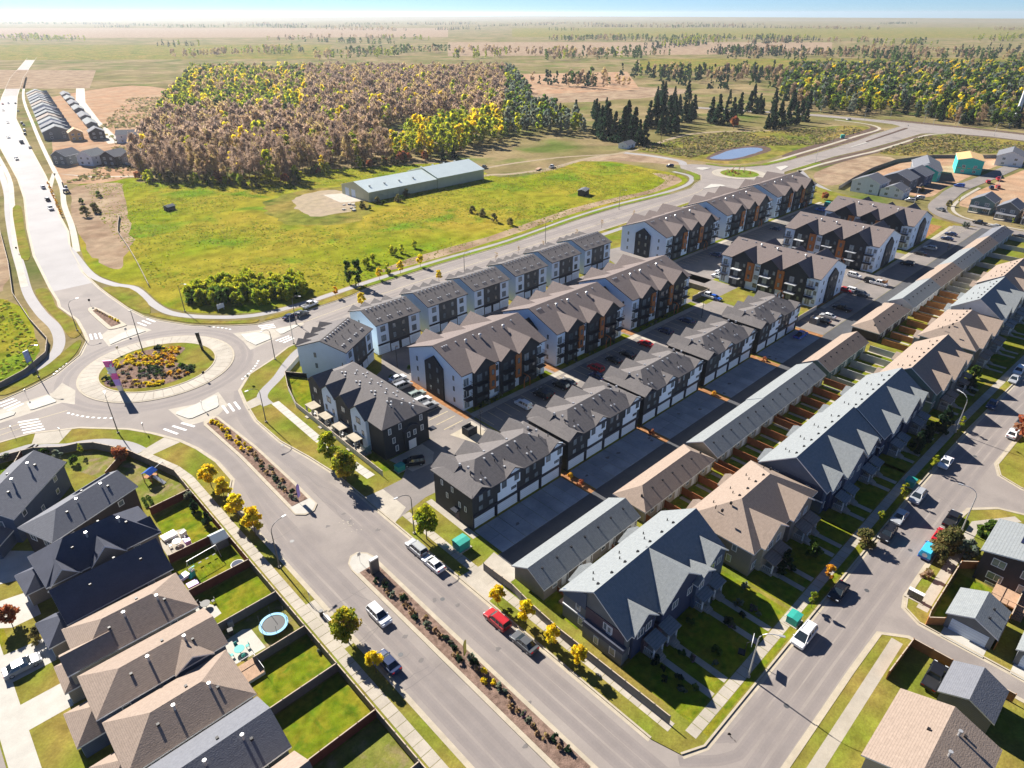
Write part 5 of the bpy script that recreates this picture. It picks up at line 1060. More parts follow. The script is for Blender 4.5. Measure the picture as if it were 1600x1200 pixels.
# car parks
EST = [('sedan', (621, 590), A0, PW, 'white car, farthest of the row facing the first white gable end', 0), ('van', (629, 602), A0, PS, 'silver van in the row facing the first white gable end, beside the shadow', 0), ('suv', (651, 616), A0, M('car_paint_mint', (.3, .36, .33), .3, .03, spec=.6), 'pale green-grey car in the row facing the first white gable end', 0), ('suv', (660, 625), A0, PW, 'white car third in the sunlit row before the empty stalls', 0), ('suv', (670, 634), A0, PS, 'silver car beside the empty yellow-lined stalls', 0),
 ('suv', (646, 721), R(0) + 150, PK, 'black car parked on the gravel turnaround below the charcoal block', 0), ('suv', (818, 631), B90, PW, 'white car among dark ones in the shaded front parking', 0), ('suv', (847, 616), B90, PK, 'black car two stalls from the white one in the shaded parking', 0), ('sedan', (853, 611), B90, PK, 'black sedan close beside another in the shaded parking', 0), ('suv', (877, 601), B90, PK, 'black sport utility left of the bark bed', 0), ('sedan', (888, 596), B90, PG, 'dark grey sedan right of the bark bed', 0),
 ('suv', (931, 574), B90, PR, 'dark red car in the shade of the second dark block', 0), ('sedan', (934, 587), B90, PN, 'navy car behind the dark red one', 0), ('sedan', (959, 561), B90, PK, 'black car alone between red cars in the shade', 0), ('sedan', (980, 552), B90, PK, 'black sedan right of the timber arch in the shade', 0), ('sedan', (1009, 536), B90, PR, 'bright red car in the patch of sun between two apartment buildings', 0), ('sedan', (1040, 516), B90, PN, 'navy sedan in the shaded stalls before the third building', 0), ('sedan', (1074, 500), B90, PN, 'dark blue car at the end of the shaded stalls by the lamp', 0),
 ('pickup', (1105, 461), B270, PW, 'white van left of the blue car in the sunlit car park', 0), ('sedan', (1117, 464), B270, PB, 'blue car right of the white van in the sunlit car park', 0), ('pickup', (1251, 523), A0, PB, 'bright blue pickup parked on the farthest concrete drive', 0),
 ('sedan', (1294, 493), B90, PS, 'pale car in the shade of the first end-on building', 0), ('pickup', (1316, 481), B90, PK, 'black pickup in the shade of the first end-on building', 0), ('sedan', (1286, 500), B90, PK, 'dark car beside the rubbish enclosure', 0), ('sedan', (1321, 452), B270, PR, 'red car tucked behind the white gable end', 0), ('suv', (1334, 454), B270, PW, 'white car between a red and a grey one behind the white gable end', 0), ('suv', (1347, 459), B270, PG, 'grey car at the end of the sunny stalls', 0), ('suv', (1335, 430), B270, PW, 'white car below the middle end-on building', 0), ('suv', (1361, 439), B270, PK, 'black car beside the white pickup near the dumpster', 0), ('pickup', (1373, 442), B270, PW, 'white pickup beside the dumpster', 0),
 ('suv', (1418, 411), B90, PK, 'black car below the farthest end-on building in sun', 0), ('suv', (1453, 387), B90, PS, 'silver-blue car in the shade of the farthest end-on building', 0), ('sedan', (1480, 372), B90, PN, 'dark blue car, lower of the two at the far end of the lot', 0), ('sedan', (1486, 365), B90, PN, 'dark blue car, upper of the two at the far end of the lot', 0), ('sedan', (1438, 395), B90, PK, 'black car half hidden in the shade of the farthest end-on building', 0),
 ('suv', (1122, 431), B90, PW, 'white car, nearer of the pair below the far row', 0), ('suv', (1128, 425), B90, PW, 'white car, farther of the pair below the far row', 0), ('sedan', (1118, 397), B90, PN, 'navy car at the entrance of the first far row building', 0), ('sedan', (1131, 397), B90, PS, 'silver car at the entrance of the first far row building', 0), ('suv', (1152, 380), B90, PK, 'black car between the first two far row buildings', 0), ('suv', (1282, 327), B90, PB, 'blue car by the sunlit dumpster pad beyond the far row', 0), ('sedan', (1212, 357), B90, PN, 'dark blue car under the second far row building', 0), ('sedan', (1245, 340), B90, PS, 'silver car under the third far row building', 0)]
for kind, px, an, pt, lb, _ in EST:
    x_, y_ = at(*px, .9); car(kind, (x_, y_), an, pt, lb, z=.14)
car('sedan', (96, 87), A0, PS, 'pale grey car driving down the shaded lane behind the first dark block', z=.14) if False else None
# north-east lane
for kind, px, an, pt, lb in [('suv', (1422, 313), 100, PS, 'pale blue car on the drive of the pale double house'), ('suv', (1437, 309), 100, PS, 'silver car beside the pale blue one in house shade'), ('van', (1499, 290), 95, PB, 'blue and white service van by the building site'), ('suv', (1544, 284), 20, PR, 'red car at the roadside by the green wrapped house'), ('pickup', (1560, 280), 20, PR, 'dark red pickup beyond the red car by the building site'), ('suv', (1549, 293), 20, PN, 'blue car parked nearest on the clay roadside'), ('suv', (1559, 292), 20, PR, 'red car nosed behind the blue one on the clay roadside'), ('sedan', (1470, 327), 60, PG, 'dark grey car parked alone on the bend of the new street'), ('pickup', (1531, 348), B90 - 8, PK, 'black pickup before the gabled house with roof solar panels'), ('sedan', (1556, 353), B90 - 8, PS, 'pale blue car before the taupe house'), ('sedan', (1592, 369), B90 - 8, PK, 'black car at the right edge below the new street houses')]: car(kind, at(*px, .8), an, pt, lb, False, .16)
# field, far roads, subdivision street
for kind, px, an, pt, lb in [('pickup', (756, 261), 20, PG, 'dark pickup parked on the gravel track behind the barn'), ('pickup', (862, 260), 25, PW, 'white pickup on the gravel track with a flat trailer'), ('suv', (1047, 259), 120, PN, 'navy car driving out of the gravel track'), ('sedan', (1326, 186), 160, PW, 'white car on the far cross road before the wood'),
 ('suv', (67, 292), 86, PW, 'white car, farthest of three at the kerb by yellow saplings'), ('suv', (74, 311), 86, PK, 'black car, middle of three at the kerb by yellow saplings'), ('pickup', (79, 325), 86, PW, 'white pickup, nearest of three at the kerb by yellow saplings'), ('suv', (26, 248), -95, PN, 'purple-blue car parked on the left of the pale road'), ('sedan', (47, 230), 84, PK, 'black car behind the long dark truck on the pale road'), ('suv', (13, 214), -95, PS, 'silver car on the left kerb across from the truck'), ('sedan', (12, 191), -95, PG, 'grey car on the left kerb up the pale road'), ('suv', (39, 209), 82, PK, 'black car, first of three ahead of the truck'), ('suv', (38, 203), 82, PS, 'silver car, second of three ahead of the truck'), ('sedan', (37, 195), 82, PN, 'navy car, third of three ahead of the truck'), ('suv', (34, 192), 82, PK, 'black car by the pale sidewalk up the street'), ('sedan', (28, 173), 82, PG, 'grey car far up the right kerb'), ('sedan', (24, 161), 82, PK, 'black car farthest up the right kerb'), ('suv', (13, 161), -97, PW, 'white car in the middle of the pale road near the top'), ('sedan', (5, 172), -97, PK, 'black car on the left kerb near the top'), ('suv', (4, 162), -97, PR, 'red car on the left kerb nearest the top')]: car(kind, at(*px, .8), an, pt, lb, px[0] > 60, .03)
tr = root('box_truck', (*at(33, 221, 1), .03), R(84), 'long dark truck crossing the pale road by the subdivision', 'truck')
m = MB(); m.box(-5, 2.4, -1.2, 1.2, .9, 2.6); ob('cargo_box', m.mesh('cargo_box', PG), tr); m = MB(); loft(m, [(2.6, .5), (2.6, 2.4), (3.6, 2.4), (4.3, 1.5), (5, 1.3), (5, .5)], [(-1.1, .06), (-1, 0), (1, 0), (1.1, .06)]); ob('cab', m.mesh('cab', PG), tr)
for x_ in (-3.6, -2.4, 3.8):
    for y_ in (-1, 1): ob('wheel', CARS['pickup']['wheel'], tr, (x_, y_, .45), sc=(1.25, 1.2, 1.25))
trl = root('flat_trailer', (*at(841, 264, .4), .02), R(25), 'flat trailer hitched behind the white pickup on the gravel track', 'trailer'); m = MB(); m.box(-3.2, 3.2, -1.1, 1.1, .5, .7); m.box(3.2, 4.6, -.08, .08, .5, .6); ob('deck', m.mesh('deck', DECK), trl)
for x_ in (-.5, .5):
    for y_ in (-1.05, 1.05): ob('wheel', CARS['sedan']['wheel'], trl, (x_, y_, .33))
ex = root('excavator', (*at(103, 298, 1), .03), R(80), 'dark tracked digger on the bare ground by the pale road', 'digger'); m = MB(); m.box(-2, 2, -1.5, -.9, 0, .9); m.box(-2, 2, .9, 1.5, 0, .9); ob('track', m.mesh('track', RUBBER), ex); m = MB(); m.box(-2.2, 1.4, -1.3, 1.3, 1.0, 2.3); m.box(.2, 1.6, -1.2, 0, 2.3, 3.3); ob('cab', m.mesh('cab', PN), ex); m = MB(); m.tube([(1.2, .5, 1.8), (4, .5, 4.6), (6.4, .5, 3), (6.6, .5, 1)], [.35, .3, .22, .3], 5); ob('boom', m.mesh('boom', PG), ex)

# ------------------------------------------------------------------ fences
PANELS = {}
def fence(pts, h, mat, label, cat='fence', group=None, cap=FCAP, z=.12, step=2.4, name='fence', closed=False):
    rt = root(name, (pts[0][0], pts[0][1], z), 0, label, cat, group)
    k = (round(h, 2), mat.name, cap.name)
    if k not in PANELS:
        m = MB(); m.box(0, 1, -.025, .025, .02, h - .05); q = MB(); q.box(-.06, .06, -.06, .06, 0, h + .06); c = MB(); c.box(0, 1, -.07, .07, h - .05, h)
        PANELS[k] = (m.mesh('fence_panel', mat), q.mesh('fence_post', mat), c.mesh('top_rail', cap))
    pm, po, cp = PANELS[k]; x0, y0 = pts[0]
    for i in range(len(pts) - 1):
        a, b = Vector(pts[i]), Vector(pts[i + 1]); l = (b - a).length; n = max(1, round(l / step)); an = math.atan2(b.y - a.y, b.x - a.x)
        ob('top_rail', cp, rt, (a.x - x0, a.y - y0, 0), an, sc=(l, 1, 1))
        for j in range(n):
            p = a.lerp(b, j / n); ob('fence_panel', pm, rt, (p.x - x0, p.y - y0, 0), an, sc=(l / n, 1, 1)); ob('fence_post', po, rt, (p.x - x0, p.y - y0, 0), an)
    p = pts[-1]; ob('fence_post', po, rt, (p[0] - x0, p[1] - y0, 0)); return rt
fence([(-30, 155.2), (.7, 154.2), (4.2, 153.5), (6.4, 153), (10.8, 149.2), (13.5, 148.4), (16.1, 146.4), (20.3, 139), (25, 124.3)], 1.8, FGREY, 'long grey fence curving round the corner lots below the roundabout')
fence([(25, 124.2), (24.9, 116.2)], 1.8, FGREY, 'short grey fence beside the new pale sidewalk'); fence([(24.9, 116), (24.9, 90.2)], 1.8, WOODR, 'red-brown fence along the boulevard sidewalk')
fence([(24.9, 90), (24.9, 24)], 1.8, FGREY, 'grey fence along the boulevard sidewalk past the trampoline yard')
YF = 'garden fences west of the boulevard'
fence([(20.2, 138.8), (14.8, 133.2)], 1.8, WOOD, 'brown fence between the corner yard and the vegetable yard', group=YF); fence([(4.2, 153.4), (-.3, 144)], 1.8, WOODR, 'pale-capped red-brown fence at the far left yard', group=YF)
for y, x0, mt, lb in ((116, 17.4, WOODR, 'red-brown fence below the vegetable bed'), (100.2, 15.4, WOODR, 'red-brown fence between the patio yard and the swing set yard'), (90, 14.6, WOODR, 'red-brown double fence above the big sunny lawn'), (80.2, 15, FGREY, 'dark grey fence between the sunny lawn and the trampoline'), (70.9, 16.8, FGREY, 'grey fence below the trampoline'), (61.8, 14, FGREY, 'grey fence, second below the trampoline'), (52, 14, WOODR, 'red-brown fence, third below the trampoline'), (42.4, 14, FGREY, 'grey fence, fourth below the trampoline')): fence([(x0, y - (.6 if y > 110 else 0)), (24.8, y)], 1.8, mt, lb, group=YF)
fence([(52.9, 62), (53.1, 55.4), (52.5, 50.4), (52.1, 44), (52.2, 24.5)], 1.7, FGREY, 'grey fence round the corner row house beside yellow street trees')
fence([(55.3, 95.5), (55.4, 108), (55.6, 118.9), (55.7, 132.2), (58.2, 141), (61.2, 148.4), (69.2, 155)], 1.4, FPALE, 'pale fence in front of the boulevard porches'); fence([(61.4, 148.4), (70.6, 135.6)], 1.3, METAL, 'black railing fence across the green strip by the turned white block')
# garden fences behind the row houses
def gardens(x, L, y0, y1, mat, name, n=4):
    for k in range(n + 1):
        xx = x + L * k / n; fence([(xx, y0), (xx, y1)], 1.7, mat, name + ', ' + ['first', 'second', 'third', 'fourth', 'fifth'][k] + ' from the boulevard side', group='garden fences behind the row houses', cap=mat)
gardens(82.6, 23.2, 43.2, 50.4, WOODO, 'rust-brown garden fence behind the tan hipped row house'); gardens(107.4, 24, 42.2, 50.4, WOODO, 'rust-brown garden fence behind the slate blue row house'); gardens(132.6, 25, 41.6, 50.4, WOODO, 'rust-brown garden fence behind the steep gabled row house')
gardens(160, 25, 40, 49.8, FPALE, 'pale vinyl garden fence behind the green-grey gable'); gardens(192, 26, 41, 49, WOOD, 'orange-brown garden fence behind the second tan hipped roof', 4); gardens(219.5, 25, 41.4, 50, WOOD, 'orange-brown garden fence behind the pale gable house'); gardens(246, 24, 42, 50, FPALE, 'pale garden fence below the eighth garage block'); gardens(271, 62, 40, 50.2, FPALE, 'pale garden fence near the street end', 4)
for k in range(3): fence([(58.4 + k * 7, 46.8), (58.4 + k * 7, 50.2)], 1.2, WOODO, 'low fence stub between the corner row house and its garages, ' + ['first', 'second', 'third'][k] + ' from the boulevard', group='fence stubs')
fence([(186.6, 72.8), (203, 72.8)], 1.6, FPALE, 'pale fence behind the farthest dark block'); fence([(181, 104), (191, 104), (191, 116)], 1.8, FGREY, 'grey fence beside the sunlit car park'); fence([(184, 118), (191, 118)], 1.8, WOOD, 'orange fence end beside the third apartment building')
fence([(111.2, 6.8), (96.0, 6.8), (94.3, 6.6), (96, 4.8)], 1.7, WOOD, 'cedar fence along the corner yard by the community mailbox'); fence([(111.2, 6.7), (113, 4.8)], 1.7, WOOD, 'short cedar fence before the bush at the solar panel house'); fence([(96.5, -1.9), (103, -1.9)], 1.7, WOOD, 'cedar fence between the two alley garages'); fence([(80, 7.2), (88.4, 6.8), (88.6, -6)], 1.7, WOOD, 'cedar fence round the yard with the parked black car'); fence([(104, -2), (112, -2)], 1.7, WOOD, 'cedar fence below the rear deck')
fence([(-20, 185.6), (4, 190.4), (13, 196.2), (19.5, 204.2), (22, 214), (21.6, 234), (22.4, 262), (28, 300), (34, 350)], 1.5, FGREY, 'dark chain fence along the outer edge of the west footpath', z=0)
fence([(78.6, 342), (74.5, 330), (70, 315), (66.5, 290), (63.6, 272), (60.4, 254), (57.8, 240)], 1.2, FGREY, 'low grey wire fence along the west edge of the meadow', z=0, step=3)
fence([(372, 137), (400, 140.4), (435, 143.4), (470, 143), (490, 137), (503, 132), (529, 107), (546, 92), (560, 70)], 2.0, FGREY, 'long dark fence behind the new houses at the dry field', z=0, step=4)

# ------------------------------------------------------------------ lamps, signs, boxes
def lamp(base, ang, hgt=9.3, arm=2.4, label='', mat=POLE, z=.12):
    r = root('street_lamp', (*base, z), R(ang), label, 'street lamp', 'curved arm street lamps')
    m = MB(); m.tube([(0, 0, 0), (0, 0, hgt * .84)], [.13, .08], 8); ob('pole', m.mesh('pole', mat), r); m = MB()
    m.tube([(arm * (1 - math.cos(t)) * .75 + (0 if t < 1.5 else .5 * arm * .5), 0, hgt * .84 + hgt * .16 * math.sin(t)) for t in (0, .35, .7, 1.05, 1.4, 1.57)], .06, 6); ob('arm', m.mesh('arm', mat), r)
    m = MB(); m.box(arm, arm + .75, -.16, .16, hgt - .1, hgt + .05); ob('lamp_head', m.mesh('lamp_head', GALV), r)
    m = MB(); m.disc(0, 0, .28, 0, .25, 8); ob('base', m.mesh('base', CONC), r); return r
LM = [(at(185, 677), 80, 'street lamp on the verge below the roundabout with long shadow over the footpath'), (at(61, 590), -50, 'street lamp with a blue sign box on the west verge'), (at(437, 887), 10, 'street lamp leaning over the boulevard in tree shade'), (at(647.5, 834), 170, 'street lamp beside the young tree at the estate driveway'), (at(289, 487), -60, 'street lamp on the verge north of the roundabout'), (at(121, 517), 10, 'street lamp beside the north-west approach'), (at(430, 562), 200, 'street lamp on the verge east of the roundabout'), (at(416, 660), 180, 'street lamp with a flat sign on the dry boulevard verge'), (at(459, 537), -40, 'pale street lamp by the willow thicket'), (at(463, 507), -60, 'street lamp at the crossing of the collector road'), (at(726, 432), -80, 'street lamp on the collector road behind the third white block'), (at(967, 327), -80, 'street lamp on the collector road by the small dark shed'), (at(852, 380), -80, 'street lamp on the collector road behind the fifth white block'), (at(1492, 676), 60, 'pale street lamp arching over the shaded residential street'), (at(1502, 830), 100, 'pale street lamp at the side street corner over the black pickup'), (at(1169, 1058), -60, 'pale street lamp arching at the bottom of the residential street'), (at(1428, 319), 0, 'pale street lamp by the parked blue cars of the new street'),
 (at(1274, 254), 0, 'far street lamp, lowest along the new road'), (at(1300, 222), 0, 'far street lamp by the topsoil strip'), (at(1350, 188), -20, 'far street lamp before the wood, left of the junction'), (at(1391, 183), -20, 'far street lamp at the junction'), (at(1443, 193), -160, 'far street lamp right of the junction, left of a pair'), (at(1458, 195), -160, 'far street lamp right of the junction, right of a pair'), (at(1496, 198), -90, 'far street lamp on the cross road'), (at(1553, 212), -90, 'far street lamp near the white tower'), (at(1577, 200), -90, 'far street lamp left of the white tower'), (at(1557, 297), 0, 'far street lamp by the clay roadside')]
for p, a, lb in LM: lamp(p, a, label=lb, mat=GALV if 'pale' in lb or 'far' in lb else POLE)
for p, lb in ((at(804, 598), 'short black lot lamp near the white car'), (at(740, 640), 'black lot lamp in the bed by the first white gable end'), (at(1096, 497), 'black lot lamp at the sunny car park'), (at(621, 574), 'black lot lamp by the shaded stalls behind the first white building'), (at(751, 680), 'black lot lamp on the dumpster pad')):
    r = root('lot_lamp', (*p, .12), 0, lb, 'lamp', 'car park lamps'); m = MB(); m.tube([(0, 0, 0), (0, 0, 6)], [.1, .07], 8); ob('pole', m.mesh('pole', METAL), r); m = MB(); m.box(-.1, .7, -.18, .18, 5.9, 6.05); ob('lamp_head', m.mesh('lamp_head', METAL), r)
r = root('light_mast', (*at(224, 551), .2), 0, 'tall thin dark light mast rising from the flower bed of the roundabout', 'light mast'); m = MB(); m.tube([(0, 0, 0), (0, 0, 12.4)], [.16, .07], 8); ob('pole', m.mesh('pole', POLE), r); m = MB(); m.box(-.5, .5, -.12, .12, 12.3, 12.45); ob('lamp_head', m.mesh('lamp_head', POLE), r)
def post_sign(p, lb, w=.6, h=.75, hh=2.3, mat=None, ang=0, z=.12):
    r = root('road_sign', (*p, z), R(ang), lb, 'road sign', 'small road signs'); m = MB(); m.tube([(0, 0, 0), (0, 0, hh)], .035, 5); ob('post', m.mesh('post', GALV), r); m = MB(); m.box(-w / 2, w / 2, -.05, -.02, hh - h, hh); ob('sign_plate', m.mesh('sign_plate', mat or GALV), r)
for i, (px, a, lb) in enumerate([((97, 683), 90, 'small sign on the verge west of the crossing'), ((22, 680), 90, 'small sign at the left end of the crossing'), ((226, 675), 60, 'small sign at the tip of the lower verge'), ((317, 640), 60, 'small sign on the lower right splitter island'), ((186, 553), 0, 'small sign on the roundabout apron'), ((320, 593), 0, 'small dark sign on the right of the apron'), ((389, 598), 0, 'small sign at the right kerb of the roundabout'), ((142, 478), 0, 'black sign at the head of the planted island'), ((43, 622), 60, 'small sign at the corner of the left splitter island'), ((199, 524), 0, 'small sign on the upper splitter island'), ((464, 506), 0, 'small sign by the collector road crossing'), ((28, 395), 0, 'dark sign at the edge of the west footpath by the pale road'), ((563, 880), 180, 'small sign on the nose of the lower median'), ((485, 942), 90, 'small sign before the bus pad'), ((1418, 200), 90, 'small sign at the far junction median')]): post_sign(at(*px), lb, mat=METAL if 'dark' in lb or 'black' in lb else GALV, ang=a)
PINK = M('pink_print', (.75, .12, .38), .5, .1, 1.5); LILAC = M('lilac_print', (.45, .3, .7), .5, .05, 1)
def pylon(p, hgt, lean, lb, mats, w=1.5):
    r = root('entry_sign', (*p, .2), R(-35), lb, 'sign'); n = 5
    for k in range(n):
        z0, z1 = hgt * k / n, hgt * (k + 1) / n; m = MB(); f = lambda z: w * (.55 + .45 * z / hgt)
        m.ext([(-f(z0) / 2 + lean * z0 / hgt, z0), (f(z0) / 2 + lean * z0 / hgt, z0), (f(z1) / 2 + lean * z1 / hgt, z1 - .002), (-f(z1) / 2 + lean * z1 / hgt, z1 - .002)], 'y', -.22, .22); ob('sign_panel', m.mesh('sign_panel', mats[k]), r)
    return r
py = pylon((28.1, 169.2), 8.6, -1.0, 'tall pink and white leaf-topped entry sign standing at the left of the roundabout garden', [GALV, LILAC, PINK, TRIM, PINK], 1.9)
for k in range(3):
    m = MB(); m.tube([(-.9 + k * .25, -.26, 4.6 + k * 1.0), (-1.4 + k * .5, -.26, 5.4 + k), (-.9 + k * .4, -.26, 6.0 + k)], [.05, .34, .05], 6); ob('leaf_emblem', m.mesh('leaf_emblem', TRIM), py)
pylon(at(317, 548), 5.4, -.4, 'dark weathered steel sculpture post on the right of the roundabout island', [METAL, POLE, METAL, POLE, METAL], .95)
r = root('monument_sign', (39.4, 74.2, .2), R(90), 'low grey monument sign with white emblem at the head of the lower median', 'sign'); m = MB(); m.box(-.25, .25, -.75, .75, 0, 2.9); ob('slab', m.mesh('slab', POLE), r); m = MB(); m.box(-.27, .27, -.78, .78, 2.9, 3.15); ob('cap', m.mesh('cap', GALV), r)
m = MB(); m.disc(0, 0, .32, 0, .02, 16); o = ob('emblem', m.mesh('emblem', TRIM), r, (.26, 0, 1.9)); o.rotation_euler = (0, R(90), 0)
for p, mt, lb in (((39, 99.8), LILAC, 'lilac feather banner at the end of the upper median'), ((38.9, 50.6), M('yellow_print', (.75, .65, .1), .6, .05), 'yellow feather banner on the lower median')):
    r = root('banner_flag', (*p, .2), R(20), lb, 'flag', 'feather banners'); m = MB(); m.tube([(0, 0, 0), (0, 0, 3.4), (.25, 0, 3.9), (.6, 0, 4.0)], .03, 5); ob('pole', m.mesh('pole', METAL), r); m = MB(); m.ext([(.05, .9), (.75, 1.1), (.85, 3.5), (.6, 3.95), (.25, 3.85), (.05, 3.4)], 'y', -.012, .012); ob('cloth', m.mesh('cloth', mt), r)
r = root('sign_box', (*at(49, 572), .12), R(30), 'blue-white sign box on the grass beside the west footpath', 'sign'); m = MB(); m.box(-.8, .8, -.1, .1, 1.2, 4.4); ob('sign_face', m.mesh('sign_face', M('sky_print', (.25, .34, .6), .5, .25, 1.2)), r); m = MB(); m.box(-.7, -.55, -.08, .08, 0, 1.2); m.box(.55, .7, -.08, .08, 0, 1.2); ob('post', m.mesh('post', METAL), r)
for i, (p, s, a, lb) in enumerate([(at(721, 856), 1.25, 0, 'large green utility box on the verge by the first dark block'), (at(1239, 972), 1, 0, 'small green utility box at the kerb behind the white minivan'), (at(1421, 759), 1, 0, 'small green utility box by the silver car'), (at(1292, 322), 1.3, 0, 'green utility box beyond the far row'), (at(1316, 216), 1.6, 30, 'blue-green utility cabinet on the topsoil strip'), (at(458, 738), .9, 0, 'green box lid in the shaded yard below the charcoal block')]):
    if i == 5: p = at(625, 735)
    r = root('utility_box', (*p, .12), R(a), lb, 'utility box', 'green utility boxes', s); m = MB(); m.box(-.95, .95, -.8, .8, .1, 1.35); ob('cabinet', m.mesh('cabinet', UGREEN), r); m = MB(); m.ext([(-.88, 1.35), (.88, 1.35), (.88, 1.45), (0, 1.55), (-.88, 1.45)], 'x', -1.02, 1.02); ob('lid', m.mesh('lid', UGREEN), r); m = MB(); m.box(-1.15, 1.15, -1, 1, 0, .1); ob('pad', m.mesh('pad', CONC), r)
r = root('community_mailbox', (*at(1428, 936), .12), R(0), 'row of white-topped community mailboxes on the corner by the cedar fence', 'mailbox')
for k in range(3): m = MB(); m.box(-.3, .3, k * .75 - 1.1, k * .75 - .4, .3, 1.5); ob('mail_cabinet', m.mesh('mail_cabinet', POLE), r); m = MB(); m.box(-.36, .36, k * .75 - 1.12, k * .75 - .38, 1.5, 1.6); ob('lid', m.mesh('lid', TRIM), r)
m = MB(); m.box(-.6, .6, -1.4, 1.4, 0, .08); ob('pad', m.mesh('pad', CONC), r)
for px, k, an, pt, lb in (((484, 476), 'pickup', 12, PW, 'white pickup stopped on the footpath below the willow thicket'), ((471, 490), 'suv', 8, PG, 'grey car on the collector road below the willow thicket'), ((453, 494), 'sedan', 8, PN, 'dark purple car just short of the collector road crossing')): car(k, at(*px, .7), an, pt, lb)
r = root('bus_bench', (28.5, 70.4, .13), R(90), 'white bench with advert back at the bus pad beside the round tree', 'bench'); m = MB(); m.box(-1.1, 1.1, -.3, .25, .42, .5); ob('seat', m.mesh('seat', TRIM), r); m = MB(); m.box(-1.1, 1.1, .2, .3, .42, 1.25); ob('backrest', m.mesh('backrest', TRIM), r)
for sx in (-.9, .9): m = MB(); m.box(sx - .1, sx + .1, -.25, .25, 0, .42); ob('leg', m.mesh('leg', CONC), r)
r = root('litter_bin', (28.3, 72.4, .13), 0, 'dark litter bin beside the white bus bench', 'litter bin'); m = MB(); m.disc(0, 0, .3, 0, .9, 12); ob('drum', m.mesh('drum', PLAST), r); m = MB(); m.disc(0, 0, .33, .9, 1.0, 12); ob('lid', m.mesh('lid', POLE), r)
r = root('play_frame', (*at(238, 752), .13), R(30), 'small garden play frame with blue canopy and white slide in the vegetable yard', 'play frame'); m = MB()
for sx in (-.9, .9):
    for sy in (-.9, .9): m.box(sx - .06, sx + .06, sy - .06, sy + .06, 0, 2.2)
ob('posts', m.mesh('posts', WOOD), r); m = MB(); m.ext([(-1.1, 2.2), (0, 2.8), (1.1, 2.2), (0, 2.7)], 'x', -1.1, 1.1); ob('canopy', m.mesh('canopy', PB), r); m = MB(); m.ext([(-3.2, .1), (-3, 0), (-.9, 1.3), (-.9, 1.45)], 'x', -.35, .35); ob('slide', m.mesh('slide', TRIM), r); m = MB(); m.box(-1, 1, -1, 1, 1.2, 1.3); ob('platform', m.mesh('platform', WOOD), r); m = MB(); m.tube([(1, 0, 2.2), (3.6, 0, 2.2)], .05, 5); m.tube([(3.6, -.8, 0), (3.6, 0, 2.2), (3.6, .8, 0)], .05, 5); ob('swing_bar', m.mesh('swing_bar', TRIM), r)
r = root('info_board', (*at(346, 485), .05), R(10), 'white information board at the foot of the willow thicket', 'sign'); m = MB(); m.box(-1.2, 1.2, -.05, .05, .7, 2.2); ob('board', m.mesh('board', TRIM), r); m = MB(); m.box(-1.0, -.9, -.05, .05, 0, .7); m.box(.9, 1.0, -.05, .05, 0, .7); ob('post', m.mesh('post', GALV), r)
r = root('basketball_hoop', (*at(1163, 1022), .13), R(20), 'portable basketball hoop in the shaded front garden at the bottom edge', 'basketball hoop'); m = MB(); m.tube([(0, 0, .2), (0, 0, 2.3), (0, -.6, 3.0)], .06, 6); ob('pole', m.mesh('pole', PLAST), r); m = MB(); m.box(-.9, .9, -.66, -.6, 2.7, 3.7); ob('backboard', m.mesh('backboard', TRIM), r); m = MB(); m.tube([(.23 * math.cos(t * .785), -.9 + .23 * math.sin(t * .785), 2.9) for t in range(9)], .02, 4); ob('rim', m.mesh('rim', PR), r); m = MB(); m.box(-.5, .5, -.1, .9, 0, .25); ob('base', m.mesh('base', PLAST), r)
# dumpsters
for i, (p, mt, lb) in enumerate([((78.2, 95.2), CHAR, 'black rubbish enclosure with white bags on the corner pad'), (at(1272, 505), FGREY, 'grey rubbish enclosure with white lids beside the farthest dark block'), (at(1378, 446), WOOD, 'small dumpster in the sunny lot')]):
    r = root('rubbish_enclosure', (*p, .14), 0, lb, 'dumpster'); m = MB(); m.box(-1.3, 1.3, -1.1, -1, 0, 1.9); m.box(-1.3, -1.2, -1, 1, 0, 1.9); m.box(-1.3, 1.3, 1, 1.1, 0, 1.9); ob('screen', m.mesh('screen', mt), r); m = MB(); m.box(-.9, 1.2, -.8, .8, .1, 1.3); ob('bin', m.mesh('bin', PLAST), r); m = MB(); m.box(-.95, 1.25, -.85, .85, 1.3, 1.4); ob('lid', m.mesh('lid', TRIM if i == 1 else PLAST), r)
tw = root('lattice_tower', (711, 133.5, 0), 0, 'tall white steel tower at the right edge before the wood', 'tower'); m = MB(); m.tube([(0, 0, 0), (0, 0, 46)], [1.9, .9], 14); ob('shaft', m.mesh('shaft', S_WHITE), tw); m = MB(); m.disc(0, 0, 4, 0, 2.4, 12); ob('footing', m.mesh('footing', CONCW), tw)
tw.name = 'white_tower'
for i, (px, lb) in enumerate([((1032, 226), 'wooden utility pole by the gravel track, left of two'), ((1066, 243), 'wooden utility pole by the gravel track, right of two'), ((1527, 186), 'wooden utility pole before the wood')]):
    r = root('utility_pole', (*at(*px), 0), R(30), lb, 'utility pole', 'wooden utility poles'); m = MB(); m.tube([(0, 0, 0), (0, 0, 11)], [.17, .11], 6); ob('pole', m.mesh('pole', TRUNK), r); m = MB(); m.box(-1.2, 1.2, -.06, .06, 10, 10.15); ob('crossarm', m.mesh('crossarm', TRUNK), r)

